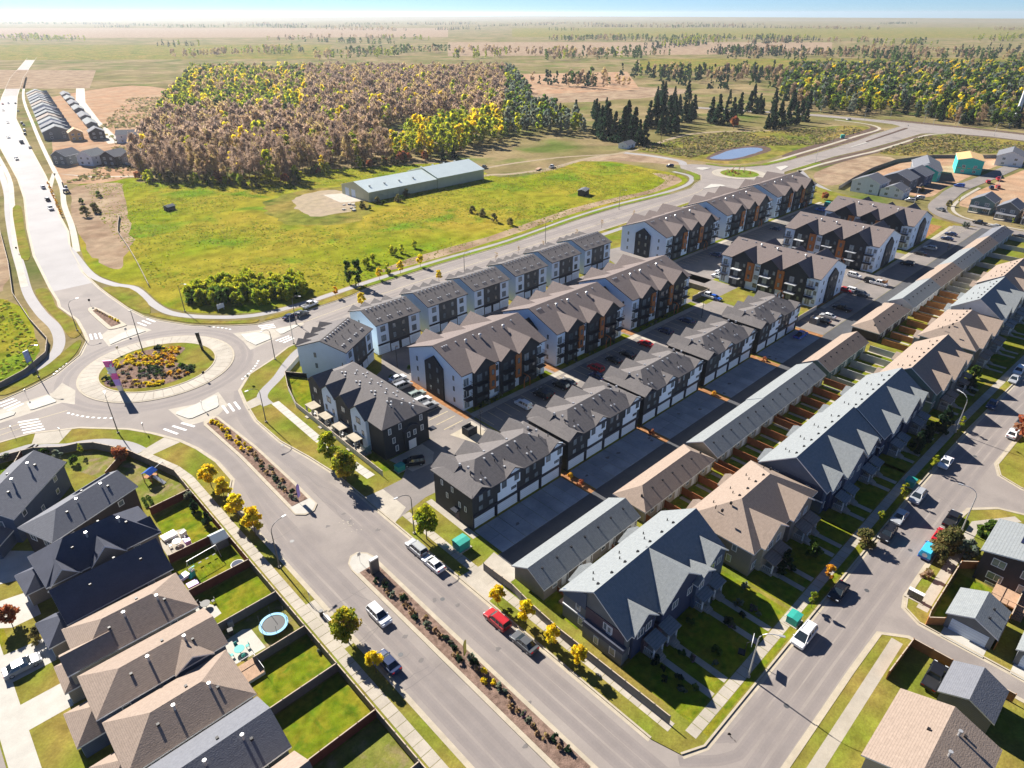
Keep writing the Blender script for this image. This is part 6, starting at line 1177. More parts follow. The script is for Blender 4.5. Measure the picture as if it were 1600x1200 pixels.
# ------------------------------------------------------------------ gardens and patios west of the boulevard
tp = root('trampoline', (21.9, 75.2, .12), 0, 'round trampoline with black mat and light blue rim in a small yard', 'trampoline'); m = MB(); m.disc(0, 0, 1.75, .86, .9, 28); ob('mat', m.mesh('mat', PLAST), tp)
m = MB(); n = 28
for i in range(n):
    t0, t1 = 2 * math.pi * i / n, 2 * math.pi * (i + 1) / n; m.prism([(r_ * math.cos(t), r_ * math.sin(t)) for r_, t in ((1.7, t0), (2.15, t0), (2.15, t1), (1.7, t1))], .86, .95)
ob('rim_pad', m.mesh('rim_pad', M('light_blue_vinyl', (.16, .42, .62), .4, .1, 2)), tp)
for i in range(6): t = i * math.pi / 3 + .3; m = MB(); m.tube([(2.1 * math.cos(t), 2.1 * math.sin(t), 0), (2.1 * math.cos(t), 2.1 * math.sin(t), 2.6)], .035, 5); ob('net_pole', m.mesh('net_pole', POLE), tp)
sheet('patio', [(14.8, 78), (18.2, 78.3), (19.2, 77.6), (19.3, 72.8), (14.7, 73)], .13, CONCW); sheet('patio', [(14.4, 88.6), (15.6, 88.6), (17.2, 85.6), (17.2, 83.6), (14.4, 83.2)], .13, CONCW)
def table(p, mat, lb, chairs=4, a=0, r_=.75):
    t = root('patio_table', (*p, .14), R(a), lb, 'table'); m = MB(); m.disc(0, 0, r_, .68, .73, 16); ob('tabletop', m.mesh('tabletop', mat), t); m = MB(); m.tube([(0, 0, 0), (0, 0, .68)], .06, 6); ob('leg', m.mesh('leg', mat), t)
    for k in range(chairs):
        q = a + 360 * k / chairs; x_, y_ = p[0] + 1.2 * math.cos(R(q)), p[1] + 1.2 * math.sin(R(q)); c = root('patio_chair', (x_, y_, .14), R(q), lb.split(' table')[0] + ' chair at the matching table, ' + ['right side', 'far side', 'left side', 'near side', 'fifth'][k], 'chair', 'chairs at the ' + lb); m = MB(); m.box(-.24, .24, -.24, .24, .38, .44); ob('seat', m.mesh('seat', mat), c); m = MB(); m.box(.2, .26, -.24, .24, .44, .92); ob('backrest', m.mesh('backrest', mat), c); m = MB()
        for sx in (-.2, .2):
            for sy in (-.2, .2): m.box(sx - .02, sx + .02, sy - .02, sy + .02, 0, .38)
        ob('legs', m.mesh('legs', mat), c)
table((16.2, 74.6), TEALM, 'teal plastic table on the square patio'); table((18, 104.2), TRIM, 'white garden table on the crowded patio'); table((16, 86.6), PLAST, 'black table on the white patio', 3)
sheet('patio', [(15.6, 101.6), (19.8, 101.4), (20.4, 107.6), (17.6, 108.4), (15.8, 107)], .13, CONC)
for p, s, mt, lb in (((17.6, 107), (2.4, 1.6, .5), TRIM, 'white garden daybed on the crowded patio'), ((19.4, 103), (.9, .9, .8), LILAC, 'lilac planter box on the crowded patio'), ((19.6, 105.6), (1, .6, .9), TRIM, 'white barbecue cart on the crowded patio'), ((15.6, 95.2), (2, 1.2, .5), TRIM, 'white sofa cushion bench by the swing set'), ((16.2, 92.4), (1.6, 1.2, .5), LILAC, 'purple seat by the swing set'), ((16.6, 78.6), (.7, .7, 1.0), PLAST, 'dark grill on the square patio edge'), ((17.2, 80), (.8, .5, 1.1), GALV, 'grey bin by the square patio'), ((20.8, 71.8), (.3, .3, .3), M('yellow_ball', (.8, .6, .03), .5, 0), 'yellow toy cube by the trampoline')):
    r = root('garden_box', (*p, .14), R(rnd.uniform(-20, 20)), lb, 'garden item'); x_, y_, z_ = s; m = MB(); m.box(-x_ / 2, x_ / 2, -y_ / 2, y_ / 2, .06, z_); ob('shell', m.mesh('shell', mt), r); m = MB(); m.box(-x_ / 2 - .03, x_ / 2 + .03, -y_ / 2 - .03, y_ / 2 + .03, z_, z_ + .06); ob('top', m.mesh('top', mt), r); m = MB(); m.box(-x_ / 2 + .03, -x_ / 2 + .1, -y_ / 2 + .03, y_ / 2 - .03, 0, .06); m.box(x_ / 2 - .1, x_ / 2 - .03, -y_ / 2 + .03, y_ / 2 - .03, 0, .06); ob('feet', m.mesh('feet', PLAST), r)
sw = root('swing_set', (19.6, 96.4, .12), R(6), 'wide metal swing set on the small lawn between red-brown fences', 'swing set'); m = MB(); m.tube([(-2.6, 0, 2.2), (2.6, 0, 2.2)], .05, 6)
for sx in (-2.6, 2.6): m.tube([(sx, -.9, 0), (sx, 0, 2.2), (sx, .9, 0)], .045, 6)
ob('frame', m.mesh('frame', GALV), sw)
for k in range(4): m = MB(); x_ = -1.9 + k * 1.25; m.tube([(x_ - .25, 0, 2.2), (x_ - .25, 0, .55)], .015, 4); m.tube([(x_ + .25, 0, 2.2), (x_ + .25, 0, .55)], .015, 4); m.box(x_ - .28, x_ + .28, -.12, .12, .5, .56); ob('swing_seat', m.mesh('swing_seat', TEALM if k == 0 else PLAST), sw)
sl = root('toy_slide', (17.0, 94.6, .12), R(20), 'teal toddler slide at the left of the swing set', 'slide'); m = MB(); m.ext([(-.7, 0), (.1, 1.2), (.4, 1.2), (.4, 0)], 'y', -.3, .3); ob('chute', m.mesh('chute', TEALM), sl); m = MB(); m.box(-.25, .42, -.34, -.3, 1.2, 1.6); m.box(-.25, .42, .3, .34, 1.2, 1.6); ob('rail', m.mesh('rail', TRIM), sl)
sh = Bld('garden_shed', (22.2, 97.6), 0, 'small pale garden shed against the boulevard fence', 'shed'); sh.add('wall', wallmesh(0, 2.3, 0, 2.4, 0, 1.9, .7, 'x'), S_GREY); sh.roof(TIN, 0, 2.3, 0, 2.4, 1.9, .7, 'x', (0, 0), .2, TRIM); door(sh, '-x', 0, 1.2, 0)
tb = root('hot_tub', (23.4, 91.6, .12), 0, 'round pale paddling pool in the corner by the red-brown fence', 'paddling pool'); m = MB(); m.disc(0, 0, 1.1, 0, .5, 18); ob('wall', m.mesh('wall', TRIM), tb); m = MB(); m.disc(0, 0, 1.0, .5, .52, 18); ob('cover', m.mesh('cover', S_NAVY), tb); tb.name = 'paddling_pool'
dk = root('wood_deck', (15.9, 70.3, .12), 0, 'low reddish wooden deck with board lines below the square patio', 'deck')
for k in range(18): m = MB(); m.box(-1.35, 1.35, -1.75 + k * .19, -1.75 + k * .19 + .17, .5, .54); ob('deck_board', m.mesh('deck_board', DECK), dk)
m = MB(); m.box(-1.35, 1.35, -1.75, 1.67, 0, .5); ob('skirt', m.mesh('skirt', TRIM), dk); m = MB(); m.box(1.3, 1.36, -1.75, 1.67, 1.3, 1.38); m.box(-1.35, 1.36, 1.62, 1.67, 1.3, 1.38); m.box(1.3, 1.36, 1.6, 1.67, .5, 1.3); m.box(1.3, 1.36, -1.75, -1.68, .5, 1.3); ob('railing', m.mesh('railing', TRIM), dk)
# lawns of the yards
for q, mt in (([(14.8, 90.3), (24.7, 90.3), (24.7, 99.8), (14.8, 99.8)], LAWN), ([(14.6, 80.5), (24.7, 80.5), (24.7, 89.6), (14.6, 89.6)], LAWN), ([(16, 71.2), (24.7, 71.2), (24.7, 79.8), (15, 79.8)], LAWNY), ([(15, 62.1), (24.7, 62.1), (24.7, 70.6), (15, 70.6)], LAWN), ([(14.6, 52.3), (24.7, 52.3), (24.7, 61.5), (14.6, 61.5)], LAWN), ([(14.6, 42.7), (24.7, 42.7), (24.7, 51.7), (14.6, 51.7)], LAWNY), ([(16, 100.6), (24.7, 101), (24.7, 115.8), (17.5, 113.4)], LAWN), ([(14, 132), (17.6, 117), (24.7, 116.4), (24.8, 124), (20.2, 138.4)], LAWNY), ([(8, 147), (14, 134), (20, 139), (15.8, 146.2), (10, 148.8)], LAWNY), ([(-30, 154.8), (-4, 150), (-1, 144.4), (4, 153.2)], LAWN), ([(-30, 100), (-8, 100), (-8, 150), (-30, 150)], LAWN)): sheet('lawn', q, .125, mt)
for q in ([(-7, 103), (-3.2, 103), (-3.2, 109.6), (-9.5, 111), (-9.5, 105)], [(-9, 91.8), (-3.6, 91.8), (-3.6, 97.4), (-9, 98)], [(-9, 82), (-3.8, 82), (-3.8, 87), (-9, 87)], [(-9.5, 116), (-2.6, 113), (0, 119), (-5, 124), (-9.5, 124)], [(-12, 60), (-9, 60), (-9, 126), (-12, 126)]): sheet('concrete_apron', q, .129, CONCW)
sheet('road', [(-22, -40), (-12.2, -40), (-12.2, 126), (-22, 126)], .128, ASPH)
car('sedan', (-7.4, 93.4), A0, PS, 'silver car on the pale drive at the lower left', z=.14); 
# front gardens of the row houses: lawns, paths
for x, L, yf in ((55.4, 25.4, 33.4), (83.6, 22.4, 29.6), (107.6, 25, 28), (133.6, 24.8, 27.4), (161.2, 25.4, 26.2), (192.8, 24.4, 26.4), (220.6, 25.4, 27)):
    yb = 22.7 if x < 150 else 22.2 if x < 190 else 20.6
    sheet('lawn', [(x - 1, yb), (x + L + 1, yb), (x + L + 1, yf + .6), (x - 1, yf + .6)], .125, LAWN)
    for k in range(4):
        cx = x + (k + .5) * L / 4; px = cx + (L / 4 * .22 if k % 2 == 0 else -L / 4 * .22)
        walk('garden_path', [(px, yb), (px, yf - 2.2)], 1.1, .13, CONC)
    sheet('lawn', [(x - 1, 20), (x + L, 20), (x + L, 20.8), (x - 1, 20.8)], .125, LAWN)
    sheet('lawn', [(x - .4, 43), (x + L, 43), (x + L, 50), (x - .4, 50)], .125, LAWN)
    for k in range(4): walk('garden_path', [(x + (k + .72) * L / 4, 43.4), (x + (k + .72) * L / 4, 50)], .9, .13, CONC)
for q in ([(95.8, 10), (98, 10.3), (98, 8.8), (96.6, 7.2)], [(99, 10.4), (125, 10.4), (125, 9), (99, 9)]): sheet('lawn', q, .125, VERGE)
walk('sidewalk', [(97, 8.0), (126, 8.0), (133, 3)], 1.6, .128, CONC); walk('sidewalk', [(52, 8.5), (88, 8.5)], 1.6, .128, CONC)
sheet('lawn', [(97, 6.4), (110, 6.4), (110, -1), (103, -1), (103, 5), (97, 5)], .125, LAWN)
car('pickup', (84.6, 2.6), A0, PK, 'black pickup in the fenced yard across the alley', z=.14)
car('suv', (70, 13.2), A0, PG, 'dark grey car parked at the bottom of the residential street') if False else None
# ------------------------------------------------------------------ vegetation
rng = np.random.default_rng(5)
def proj(x, y, z=0):
    X = x * _sa - y * _ca; Y = x * _ca + y * _sa; zz = z - CAM_H
    up = Y * _st + zz * _ct; fw = Y * _ct - zz * _st
    return 800 + FPX * X / fw, 600 - FPX * up / fw
def tall(pb, pt):
    g = lambda q: math.hypot(*at(*q)); return CAM_H * (1 - g(pb) / g(pt))
def quads(name, C, U, V, col, mat=None):
    """many leaf faces: centres C, half-edges U and V, one colour each"""
    n = len(C); P = np.stack([C - U - V, C + U - V, C + U + V, C - U + V], 1).reshape(-1, 3)
    me = D.meshes.new(name); me.vertices.add(4 * n); me.vertices.foreach_set('co', P.astype(np.float32).ravel())
    me.loops.add(4 * n); me.loops.foreach_set('vertex_index', np.arange(4 * n, dtype=np.int32))
    me.polygons.add(n); me.polygons.foreach_set('loop_start', np.arange(0, 4 * n, 4, dtype=np.int32)); me.polygons.foreach_set('loop_total', np.full(n, 4, np.int32))
    a = me.color_attributes.new('Col', 'FLOAT_COLOR', 'CORNER'); c4 = np.concatenate([col, np.ones((n, 1))], 1); a.data.foreach_set('color', np.repeat(c4, 4, 0).astype(np.float32).ravel())
    me.materials.append(mat or LEAF); me.update(); return me
def rdir(n):
    v = rng.normal(size=(n, 3)); return v / np.linalg.norm(v, axis=1)[:, None]
def frame(n, up=.0):
    d = rdir(n); d[:, 2] += up; d /= np.linalg.norm(d, axis=1)[:, None]; e = np.cross(d, rdir(n)); e /= np.linalg.norm(e, axis=1)[:, None] + 1e-9
    return d, e
PAL = dict(yellow=[(.8, .58, .02), (.68, .5, .02), (.52, .44, .03)], lime=[(.36, .37, .02), (.28, .33, .02), (.46, .43, .025), (.18, .25, .02)], green=[(.07, .13, .02), (.1, .16, .02), (.05, .09, .018)], dark=[(.018, .045, .02), (.028, .06, .024), (.014, .034, .017)],
 brown=[(.31, .215, .14), (.37, .25, .14), (.26, .185, .125), (.38, .29, .11)], mauve=[(.31, .215, .155), (.38, .265, .18), (.25, .18, .14)], orange=[(.6, .32, .025), (.5, .24, .03), (.62, .42, .03)], red=[(.34, .1, .045), (.26, .12, .06), (.4, .18, .07)], mixed=[(.28, .3, .025), (.5, .42, .03), (.18, .24, .02), (.4, .3, .04)], olive=[(.16, .14, .05), (.22, .17, .06), (.11, .12, .035)], lilac=[(.2, .13, .2), (.15, .1, .13), (.1, .12, .07)], silver=[(.16, .2, .15), (.12, .16, .12), (.2, .2, .13)])
def crown_arrays(n, rx, z0, z1, leaf, pal, shape='round', nclump=14, elong=1.0, thin=1.0):
    """leaf faces gathered in clumps through the volume of a crown"""
    h = z1 - z0; t = rng.uniform(0, 1, nclump) ** (.9 if shape != 'cone' else 1.25)
    if shape == 'round': rad = rx * np.sqrt(np.clip(1 - (2 * t - .9) ** 2 * .95, .05, 1))
    elif shape == 'cone': rad = rx * (1 - t) ** .85
    elif shape == 'column': rad = rx * np.clip(np.sin(np.pi * (t * .9 + .08)), .2, 1) ** .6
    else: rad = rx * np.sqrt(np.clip(1 - t ** 2, .05, 1))
    a = rng.uniform(0, 2 * np.pi, nclump); q = np.sqrt(rng.uniform(.15, 1, nclump)) * rad * .82
    K = np.stack([q * np.cos(a), q * np.sin(a), z0 + h * (t * .9 + .05)], 1)
    kcol = np.array(pal)[rng.integers(0, len(pal), nclump)] * rng.uniform(.95, 1.5, (nclump, 1))
    i = rng.integers(0, nclump, n); ks = (rx * .34 if shape != 'cone' else rx * .3 * (1.15 - t[i]))
    C = K[i] + rdir(n) * (rng.uniform(0, 1, (n, 1)) ** .5) * (np.array([1, 1, .75]) * np.reshape(ks, (-1, 1)) if np.ndim(ks) else np.array([1, 1, .8]) * ks)
    d, e = frame(n, .9 if thin < .5 else 0); s = leaf * rng.uniform(.6, 1.3, (n, 1)) * .5
    col = kcol[i] * rng.uniform(.8, 1.2, (n, 1)) ; m = rng.random(n) < .25
    col[m] = np.array(pal)[rng.integers(0, len(pal), m.sum())] * 1.2
    return C, d * s * elong, e * s * thin, np.clip(col, 0, .9)
def trunk_mesh(h, r, limbs=5, spread=1.2, top=.8):
    m = MB(); m.tube([(0, 0, -.15), (r * .3, 0, h * .4), (0, r * .3, h * top)], [r, r * .7, r * .2], 6)
    for k in range(limbs):
        a = k * 2.4; z = h * (.3 + .45 * k / max(1, limbs)); m.tube([(0, 0, z), (spread * .5 * math.cos(a), spread * .5 * math.sin(a), z + h * .1), (spread * math.cos(a), spread * math.sin(a), z + h * .24)], [r * .45, r * .3, r * .08], 4)
    return m.mesh('trunk', TRUNK)
KIND = {}
def kind(name, variants, n, rx, z0, z1, leaf, pal, shape='round', nclump=16, tr=.12, limbs=5, elong=1., thin=1., top=.8):
    KIND[name] = [(quads('crown', *crown_arrays(n, rx, z0, z1, leaf, PAL[pal], shape, nclump, elong, thin)), trunk_mesh(z1, tr, limbs, rx * .7, top) if tr else None) for _ in range(variants)]
kind('street_yellow', 4, 1500, 1.35, 1.3, 4.4, .24, 'yellow', nclump=22, tr=.07)
kind('street_lime', 3, 3400, 2.3, 1.8, 7.2, .3, 'lime', nclump=34, tr=.12, limbs=7)
kind('street_mixed', 3, 4200, 2.9, 1.9, 7.4, .31, 'mixed', nclump=38, tr=.14, limbs=7)
kind('sapling', 4, 260, .8, 1.2, 3.6, .26, 'lime', nclump=10, tr=.05)
kind('sapling_orange', 2, 420, .95, 1.0, 3.4, .28, 'orange', nclump=12, tr=.05)
kind('sapling_bare', 2, 90, .9, 1.0, 3.6, .2, 'brown', nclump=10, tr=.06, elong=2.5, thin=.3)
kind('tree_red', 2, 1300, 2.2, 1.0, 4.6, .38, 'red', nclump=24, tr=.1)
kind('bush_green', 3, 500, 1.2, .1, 2.4, .34, 'green', 'dome', 14, tr=.05)
kind('bush_olive', 3, 1300, 1.9, .2, 3.4, .26, 'olive', 'dome', 18, tr=.07)
kind('bush_dark', 3, 700, 1.5, .1, 3.6, .36, 'dark', 'cone', 18, tr=.06)
kind('bush_silver', 2, 500, 1.3, .1, 3.0, .34, 'silver', 'column', 14, tr=.05)
kind('willow', 5, 420, 1.5, .1, 4.4, .5, 'lime', 'column', 16, tr=.05, elong=2.0, thin=.4)
kind('willow_dark', 3, 420, 1.5, .1, 4.2, .5, 'green', 'column', 16, tr=.05, elong=2.0, thin=.4)
kind('poplar', 2, 900, 1.6, .6, 8.5, .5, 'green', 'column', 26, tr=.12)
kind('spruce', 4, 1500, 3.6, .3, 15, .85, 'dark', 'cone', 80, tr=.22, limbs=0, elong=1.3, thin=.6)
kind('aspen_brown', 6, 620, 3.2, 3.0, 17, 1.05, 'brown', 'column', 26, tr=.2, limbs=5, elong=2.1, thin=.2)
kind('aspen_mauve', 5, 560, 3.2, 3.0, 17, 1.05, 'mauve', 'column', 26, tr=.2, limbs=5, elong=2.3, thin=.17)
kind('aspen_yellow', 4, 620, 3.2, 3.0, 16, .8, 'yellow', 'column', 22, tr=.2, limbs=3)
kind('aspen_lime', 5, 700, 3.4, 2.0, 16, .8, 'lime', 'column', 22, tr=.2, limbs=3)
kind('aspen_green', 4, 640, 3.6, 2.0, 15, .85, 'green', 'column', 22, tr=.2, limbs=3)
kind('aspen_silver', 3, 420, 3.4, 2.5, 14, 1.0, 'silver', 'round', 20, tr=.2, limbs=3)
for nm, pl, n_, rx, z1 in (('clump_yellow', 'yellow', 110, .55, .8), ('clump_orange', 'orange', 110, .55, .8), ('clump_brown', 'brown', 80, .5, .7), ('clump_green', 'green', 110, .6, .8), ('clump_dark', 'dark', 110, .65, .9), ('clump_lilac', 'lilac', 80, .5, .7), ('clump_red', 'red', 100, .6, .8), ('clump_silver', 'silver', 90, .6, .8)): kind(nm, 3, n_, rx, 0, z1, .24, pl, 'dome', 8, tr=0)
def tree(k, p, label, group=None, s=1.0, z=.12, name=None, cat=None, sz=None):
    cr, tk = KIND[k][rnd.randrange(len(KIND[k]))]; a = rnd.uniform(0, 6.28); s *= rnd.uniform(.92, 1.08)
    sc = (s, s, s * (sz or rnd.uniform(.92, 1.1)))
    if tk is None:
        o = ob(name or 'shrub', cr, None, (*p, z), a, sc=sc); return tag(o, label, cat or 'shrub', group)
    r = root(name or ('shrub' if 'bush' in k or k == 'willow' else 'tree'), (*p, z), a, label, cat or ('shrub' if 'bush' in k or k == 'willow' else 'tree'), group); r.scale = sc
    ob('crown', cr, r); ob('trunk', tk, r); return r
SY = 'small yellow street trees'
for px, lb in [((331, 762), 'small yellow tree, farthest of four on the verge beside the houses'), ((352, 782), 'small yellow tree, second of four on the verge beside the houses'), ((373, 812), 'small yellow tree, third of four on the verge beside the houses'), ((400, 838), 'small yellow tree, nearest of four on the verge beside the houses')]: tree('street_yellow', at(*px), lb, SY, 1.4)
for px, lb in [((778, 946), 'small yellow tree by the paved lane mouth beside the red car'), ((822, 975), 'small yellow tree right of the red car'), ((861, 1010), 'small yellow tree, third along the grey fence'), ((904, 1043), 'small yellow tree, last along the grey fence'), ((588, 1052), 'small yellow tree half hiding the navy car')]: tree('street_yellow', at(*px), lb, SY, .95)
tree('street_mixed', at(543, 1003), 'round green and yellow tree beside the bus pad on the boulevard', s=.78); tree('street_lime', at(517, 722), 'yellow-green tree, left of two at the corner of the pale porch fence', s=1.0); tree('street_mixed', at(541, 752), 'green tree, right of two at the corner of the pale porch fence', s=1.0); tree('street_lime', at(667, 843), 'round young green tree above the silver hatchback', s=1.0)
tree('street_lime', at(420, 870), 'tree in shade behind the leaning boulevard street lamp', s=.9) if False else None
YB = 'yellow trees along the collector road'
for px, k, lb in [((525, 465), 'sapling_orange', 'orange young tree by the crossing on the collector road path'), ((557, 452), 'sapling', 'pale green young tree on the collector road path'), ((593, 437), 'street_yellow', 'yellow young tree, first beside the topsoil on the collector road path'), ((626, 428), 'street_yellow', 'yellow young tree, middle one on the collector road path'), ((657, 417), 'street_yellow', 'yellow young tree, third on the collector road path'), ((566, 480), 'street_yellow', 'yellow young tree behind the first straight white block'), ((686, 440), 'street_yellow', 'yellow young tree behind the third white block')]: tree(k, at(*px), lb, YB, 1.0)
for i, px in enumerate([(775, 408), (810, 396), (848, 388), (900, 372), (940, 356), (990, 340), (1035, 330)]): tree('sapling_bare', at(*px), 'nearly bare young tree on the collector road, %s from the left' % ['first', 'second', 'third', 'fourth', 'fifth', 'sixth', 'seventh'][i], YB, 1)
tree('poplar', at(546, 444), 'tall dark green columnar tree, left of two by the meadow corner', s=1.0); tree('poplar', at(560, 446), 'tall dark green columnar tree, right of two by the meadow corner', s=1.1)
for px, k, lb in [((1409, 780), 'sapling', 'lime sapling by the green box at the garden path'), ((1374, 818), 'sapling', 'lime sapling beside the black sport utility'), ((1349, 852), 'bush_olive', 'olive bush at the garden path above the black sedan'), ((1294, 908), 'sapling_orange', 'orange sapling on the shaded verge'), ((1267, 950), 'sapling', 'lime sapling above the small green utility box'), ((1500, 672), 'sapling', 'yellowish sapling under the arching street lamp'), ((1455, 735), 'sapling', 'small sapling in the shade below the arching lamp')]: tree(k, at(*px), lb, 'young trees along the residential sidewalk', 1.0)
for px, k, s, lb in [((1485, 850), 'bush_olive', 1.1, 'olive-brown bush beside the red car'), ((1475, 862), 'bush_olive', 1.2, 'olive-brown bush, middle of three at the kerb'), ((1462, 878), 'bush_olive', 1.0, 'olive-brown bush beside the blue covered van'), ((1447, 900), 'clump_brown', 2.4, 'low reddish shrub above the community mailboxes'), ((1541, 838), 'bush_green', 1.5, 'green bush on the verge by the solar panel house'), ((1508, 874), 'bush_silver', 1.3, 'blue-green bush at the cedar fence corner'), ((1516, 868), 'bush_green', 1.0, 'small green bush beside the blue-green one'), ((1604, 690), 'tree_red', 1.5, 'red-leaved tree at the right edge over the grey car')]: tree(k, at(*px), lb, s=s)
for px, k, lb in [((1475, 660), 'bush_dark', 'dark tree in shade before the steep gabled row house, uppermost'), ((1468, 676), 'bush_dark', 'dark tree in shade before the steep gabled row house, middle'), ((1430, 705), 'bush_dark', 'dark tree in shade before the slate blue row house, left'), ((1446, 690), 'bush_dark', 'dark tree in shade before the slate blue row house, right'), ((1514, 612), 'bush_dark', 'dark round tree at the alley mouth'), ((1520, 590), 'bush_green', 'green tree beyond the alley mouth'), ((1225, 893), 'bush_dark', 'dark fir in the shaded lawn of the tan hipped row house'), ((1268, 870), 'bush_green', 'shrub in the shaded lawn of the tan hipped row house')]: tree(k, at(*px), lb, 'dark garden trees before the row houses', 1.3)
for i in range(26):
    x = 57 + rnd.uniform(0, 26); y = rnd.uniform(25, 33); tree(rnd.choice(['clump_silver', 'clump_green', 'clump_dark', 'clump_lilac']), (x, y), 'low rockery shrub in the shaded front gardens of the corner row house', 'rockery shrubs', rnd.uniform(.8, 1.6))
for i, (px, k, lb) in enumerate([((190, 722), 'tree_red', 'red-orange small tree behind the corner fence'), ((118, 725), 'bush_green', 'round green bush under the dark fence by the slate roof'), ((92, 718), 'bush_silver', 'blue-green bush under the grey fence'), ((72, 712), 'bush_green', 'small dark bush at the house corner'), ((14, 722), 'bush_silver', 'pale bush in the far left yard'), ((130, 712), 'sapling', 'yellow-green bush beside the dark fence'), ((237, 745), 'bush_green', 'green shrub by the vegetable yard fence'), ((297, 782), 'bush_silver', 'green shrub in the corner of the red-brown fence yard'), ((304, 800), 'bush_dark', 'dark shrub along the red-brown fence, upper'), ((326, 822), 'bush_dark', 'dark shrub along the red-brown fence, lower'), ((20, 978), 'tree_red', 'red-orange bush at the lower left drive'), ((64, 1000), 'bush_olive', 'brown bush beside the lower left drive'), ((490, 1000), 'clump_brown', 'dry shrub along the shaded fence by the lawn'), ((500, 1020), 'clump_silver', 'pale shrub along the shaded fence by the lawn')]): tree(k, at(*px), lb, s=.8)
for i in range(10): tree('clump_green', (17.6 + (i % 2) * .9 + .02 * i, 118.3 + i // 2 * .75), 'leafy vegetable row in the raised bed of the vegetable yard', 'vegetable rows', .7)
for px, k, lb in [((1480, 392), 'sapling_bare', 'thin conifer, left of two at the end of the lot'), ((1506, 356), 'bush_silver', 'narrow evergreen, left of two on the strip at the lot end'), ((1511, 357), 'bush_silver', 'narrow evergreen, right of two on the strip at the lot end'), ((1288, 312), 'tree_red', 'red tree beyond the far row'), ((1497, 318), 'sapling', 'green sapling on the new street verge'), ((1482, 322), 'bush_olive', 'brown bush behind the dark grey car'), ((1440, 300), 'bush_olive', 'olive bush on the lawn of the pale double house'), ((1580, 352), 'sapling', 'sapling on the green lawn of the new street'), ((1218, 522), 'bush_green', 'green shrub behind the blue pickup')]: tree(k, at(*px), lb, s=.8)
for i in range(34):
    xx = [84, 115.6, 148.6][i % 3] + rnd.uniform(.5, 28); tree(rnd.choice(['clump_dark', 'clump_green', 'clump_silver']), (xx, rnd.uniform(101.8, 102.6)), 'low shrub in the shaded bed along the front of the middle apartment row', 'foundation shrubs', rnd.uniform(.7, 1.2))
for i, (x, y) in enumerate([(82.2, 66), (82.4, 69), (107.3, 67), (132.6, 66.5), (158.6, 67)]): tree(['clump_red', 'clump_orange', 'clump_red', 'clump_orange', 'clump_red'][i], (x, y), 'reddish shrub in the bark strip between the %s' % ['first and second dark blocks, lower', 'first and second dark blocks, upper', 'second and third dark blocks', 'third and fourth dark blocks', 'fourth and fifth dark blocks'][i], s=1.4)
for i, px in enumerate([(612, 592), (640, 577), (710, 602), (752, 622)]): tree('clump_green', at(*px), 'small shrub at the foot of the first white gable end, %s from the left' % ['first', 'second', 'third', 'fourth'][i], s=1.3)
# roundabout garden
cx, cy = RB
def bed(u0, v0, u1, v1, kinds, n, label, s=1.0):
    for _ in range(n):
        px = (u0 + (u1 - u0) * rnd.random(), v0 + (v1 - v0) * rnd.random()); p = at(*px)
        if math.hypot(p[0] - cx, p[1] - cy) < 12.8: tree(rnd.choice(kinds), p, label, 'plants of the roundabout garden', s * rnd.uniform(.95, 1.4), .2, 'garden_plant', sz=.62)
sheet('planting_bed', wob(crv([at(178, 582), at(188, 566), at(215, 552), at(245, 545), at(288, 543), at(284, 552), at(268, 566), at(298, 572), at(302, 582), at(280, 594), at(240, 605), at(200, 608), at(172, 606), at(164, 598)], 4, True), .3), .215, MULCH)
bed(196, 553, 250, 572, ['clump_yellow', 'clump_yellow', 'clump_yellow', 'clump_orange'], 62, 'yellow grass clump in the upper left drift of the roundabout garden'); bed(178, 566, 205, 592, ['clump_yellow', 'clump_lilac', 'clump_brown'], 26, 'mixed clump at the left end of the roundabout garden')
bed(252, 543, 290, 556, ['clump_orange', 'clump_yellow', 'clump_orange'], 22, 'orange clump at the top of the roundabout garden'); bed(252, 556, 274, 574, ['clump_orange', 'clump_orange', 'clump_yellow'], 24, 'orange clump in the middle of the roundabout garden')
bed(243, 544, 256, 560, ['clump_dark', 'clump_green'], 8, 'dark green clump between the yellow drifts', 1.2); bed(216, 574, 256, 592, ['clump_green', 'clump_dark', 'clump_lilac', 'clump_silver'], 34, 'green clump in the heart of the roundabout garden'); bed(276, 570, 302, 582, ['clump_dark', 'clump_green'], 14, 'dark low conifer at the right of the roundabout garden', 1.1)
bed(255, 580, 294, 592, ['clump_brown', 'clump_orange', 'clump_brown'], 22, 'brownish clump at the lower right of the roundabout garden'); bed(192, 596, 228, 606, ['clump_brown', 'clump_yellow', 'clump_olive'] if 'clump_olive' in KIND else ['clump_brown', 'clump_yellow'], 22, 'low clump along the lower edge of the roundabout garden', .8); bed(229, 596, 257, 605, ['clump_yellow'], 20, 'bright yellow clump in the lower stripe of the roundabout garden', .8); bed(164, 590, 180, 607, ['clump_dark', 'clump_lilac', 'clump_green'], 12, 'dark clump round the foot of the pink entry sign', 1.1)
for i in range(12): tree('clump_red' if i % 2 else 'clump_brown', (RB2[0] + rnd.uniform(-9, 6), RB2[1] + rnd.uniform(-4, 7)), 'low brown clump in the far roundabout', 'plants of the far roundabout', 1.2, .2)
for i in range(5): tree('sapling_bare', (RB2[0] - 7 + i * 3.4, RB2[1] + 4 - (i % 2) * 5), 'bare sapling in the far roundabout', 'saplings of the far roundabout', 1, .2)
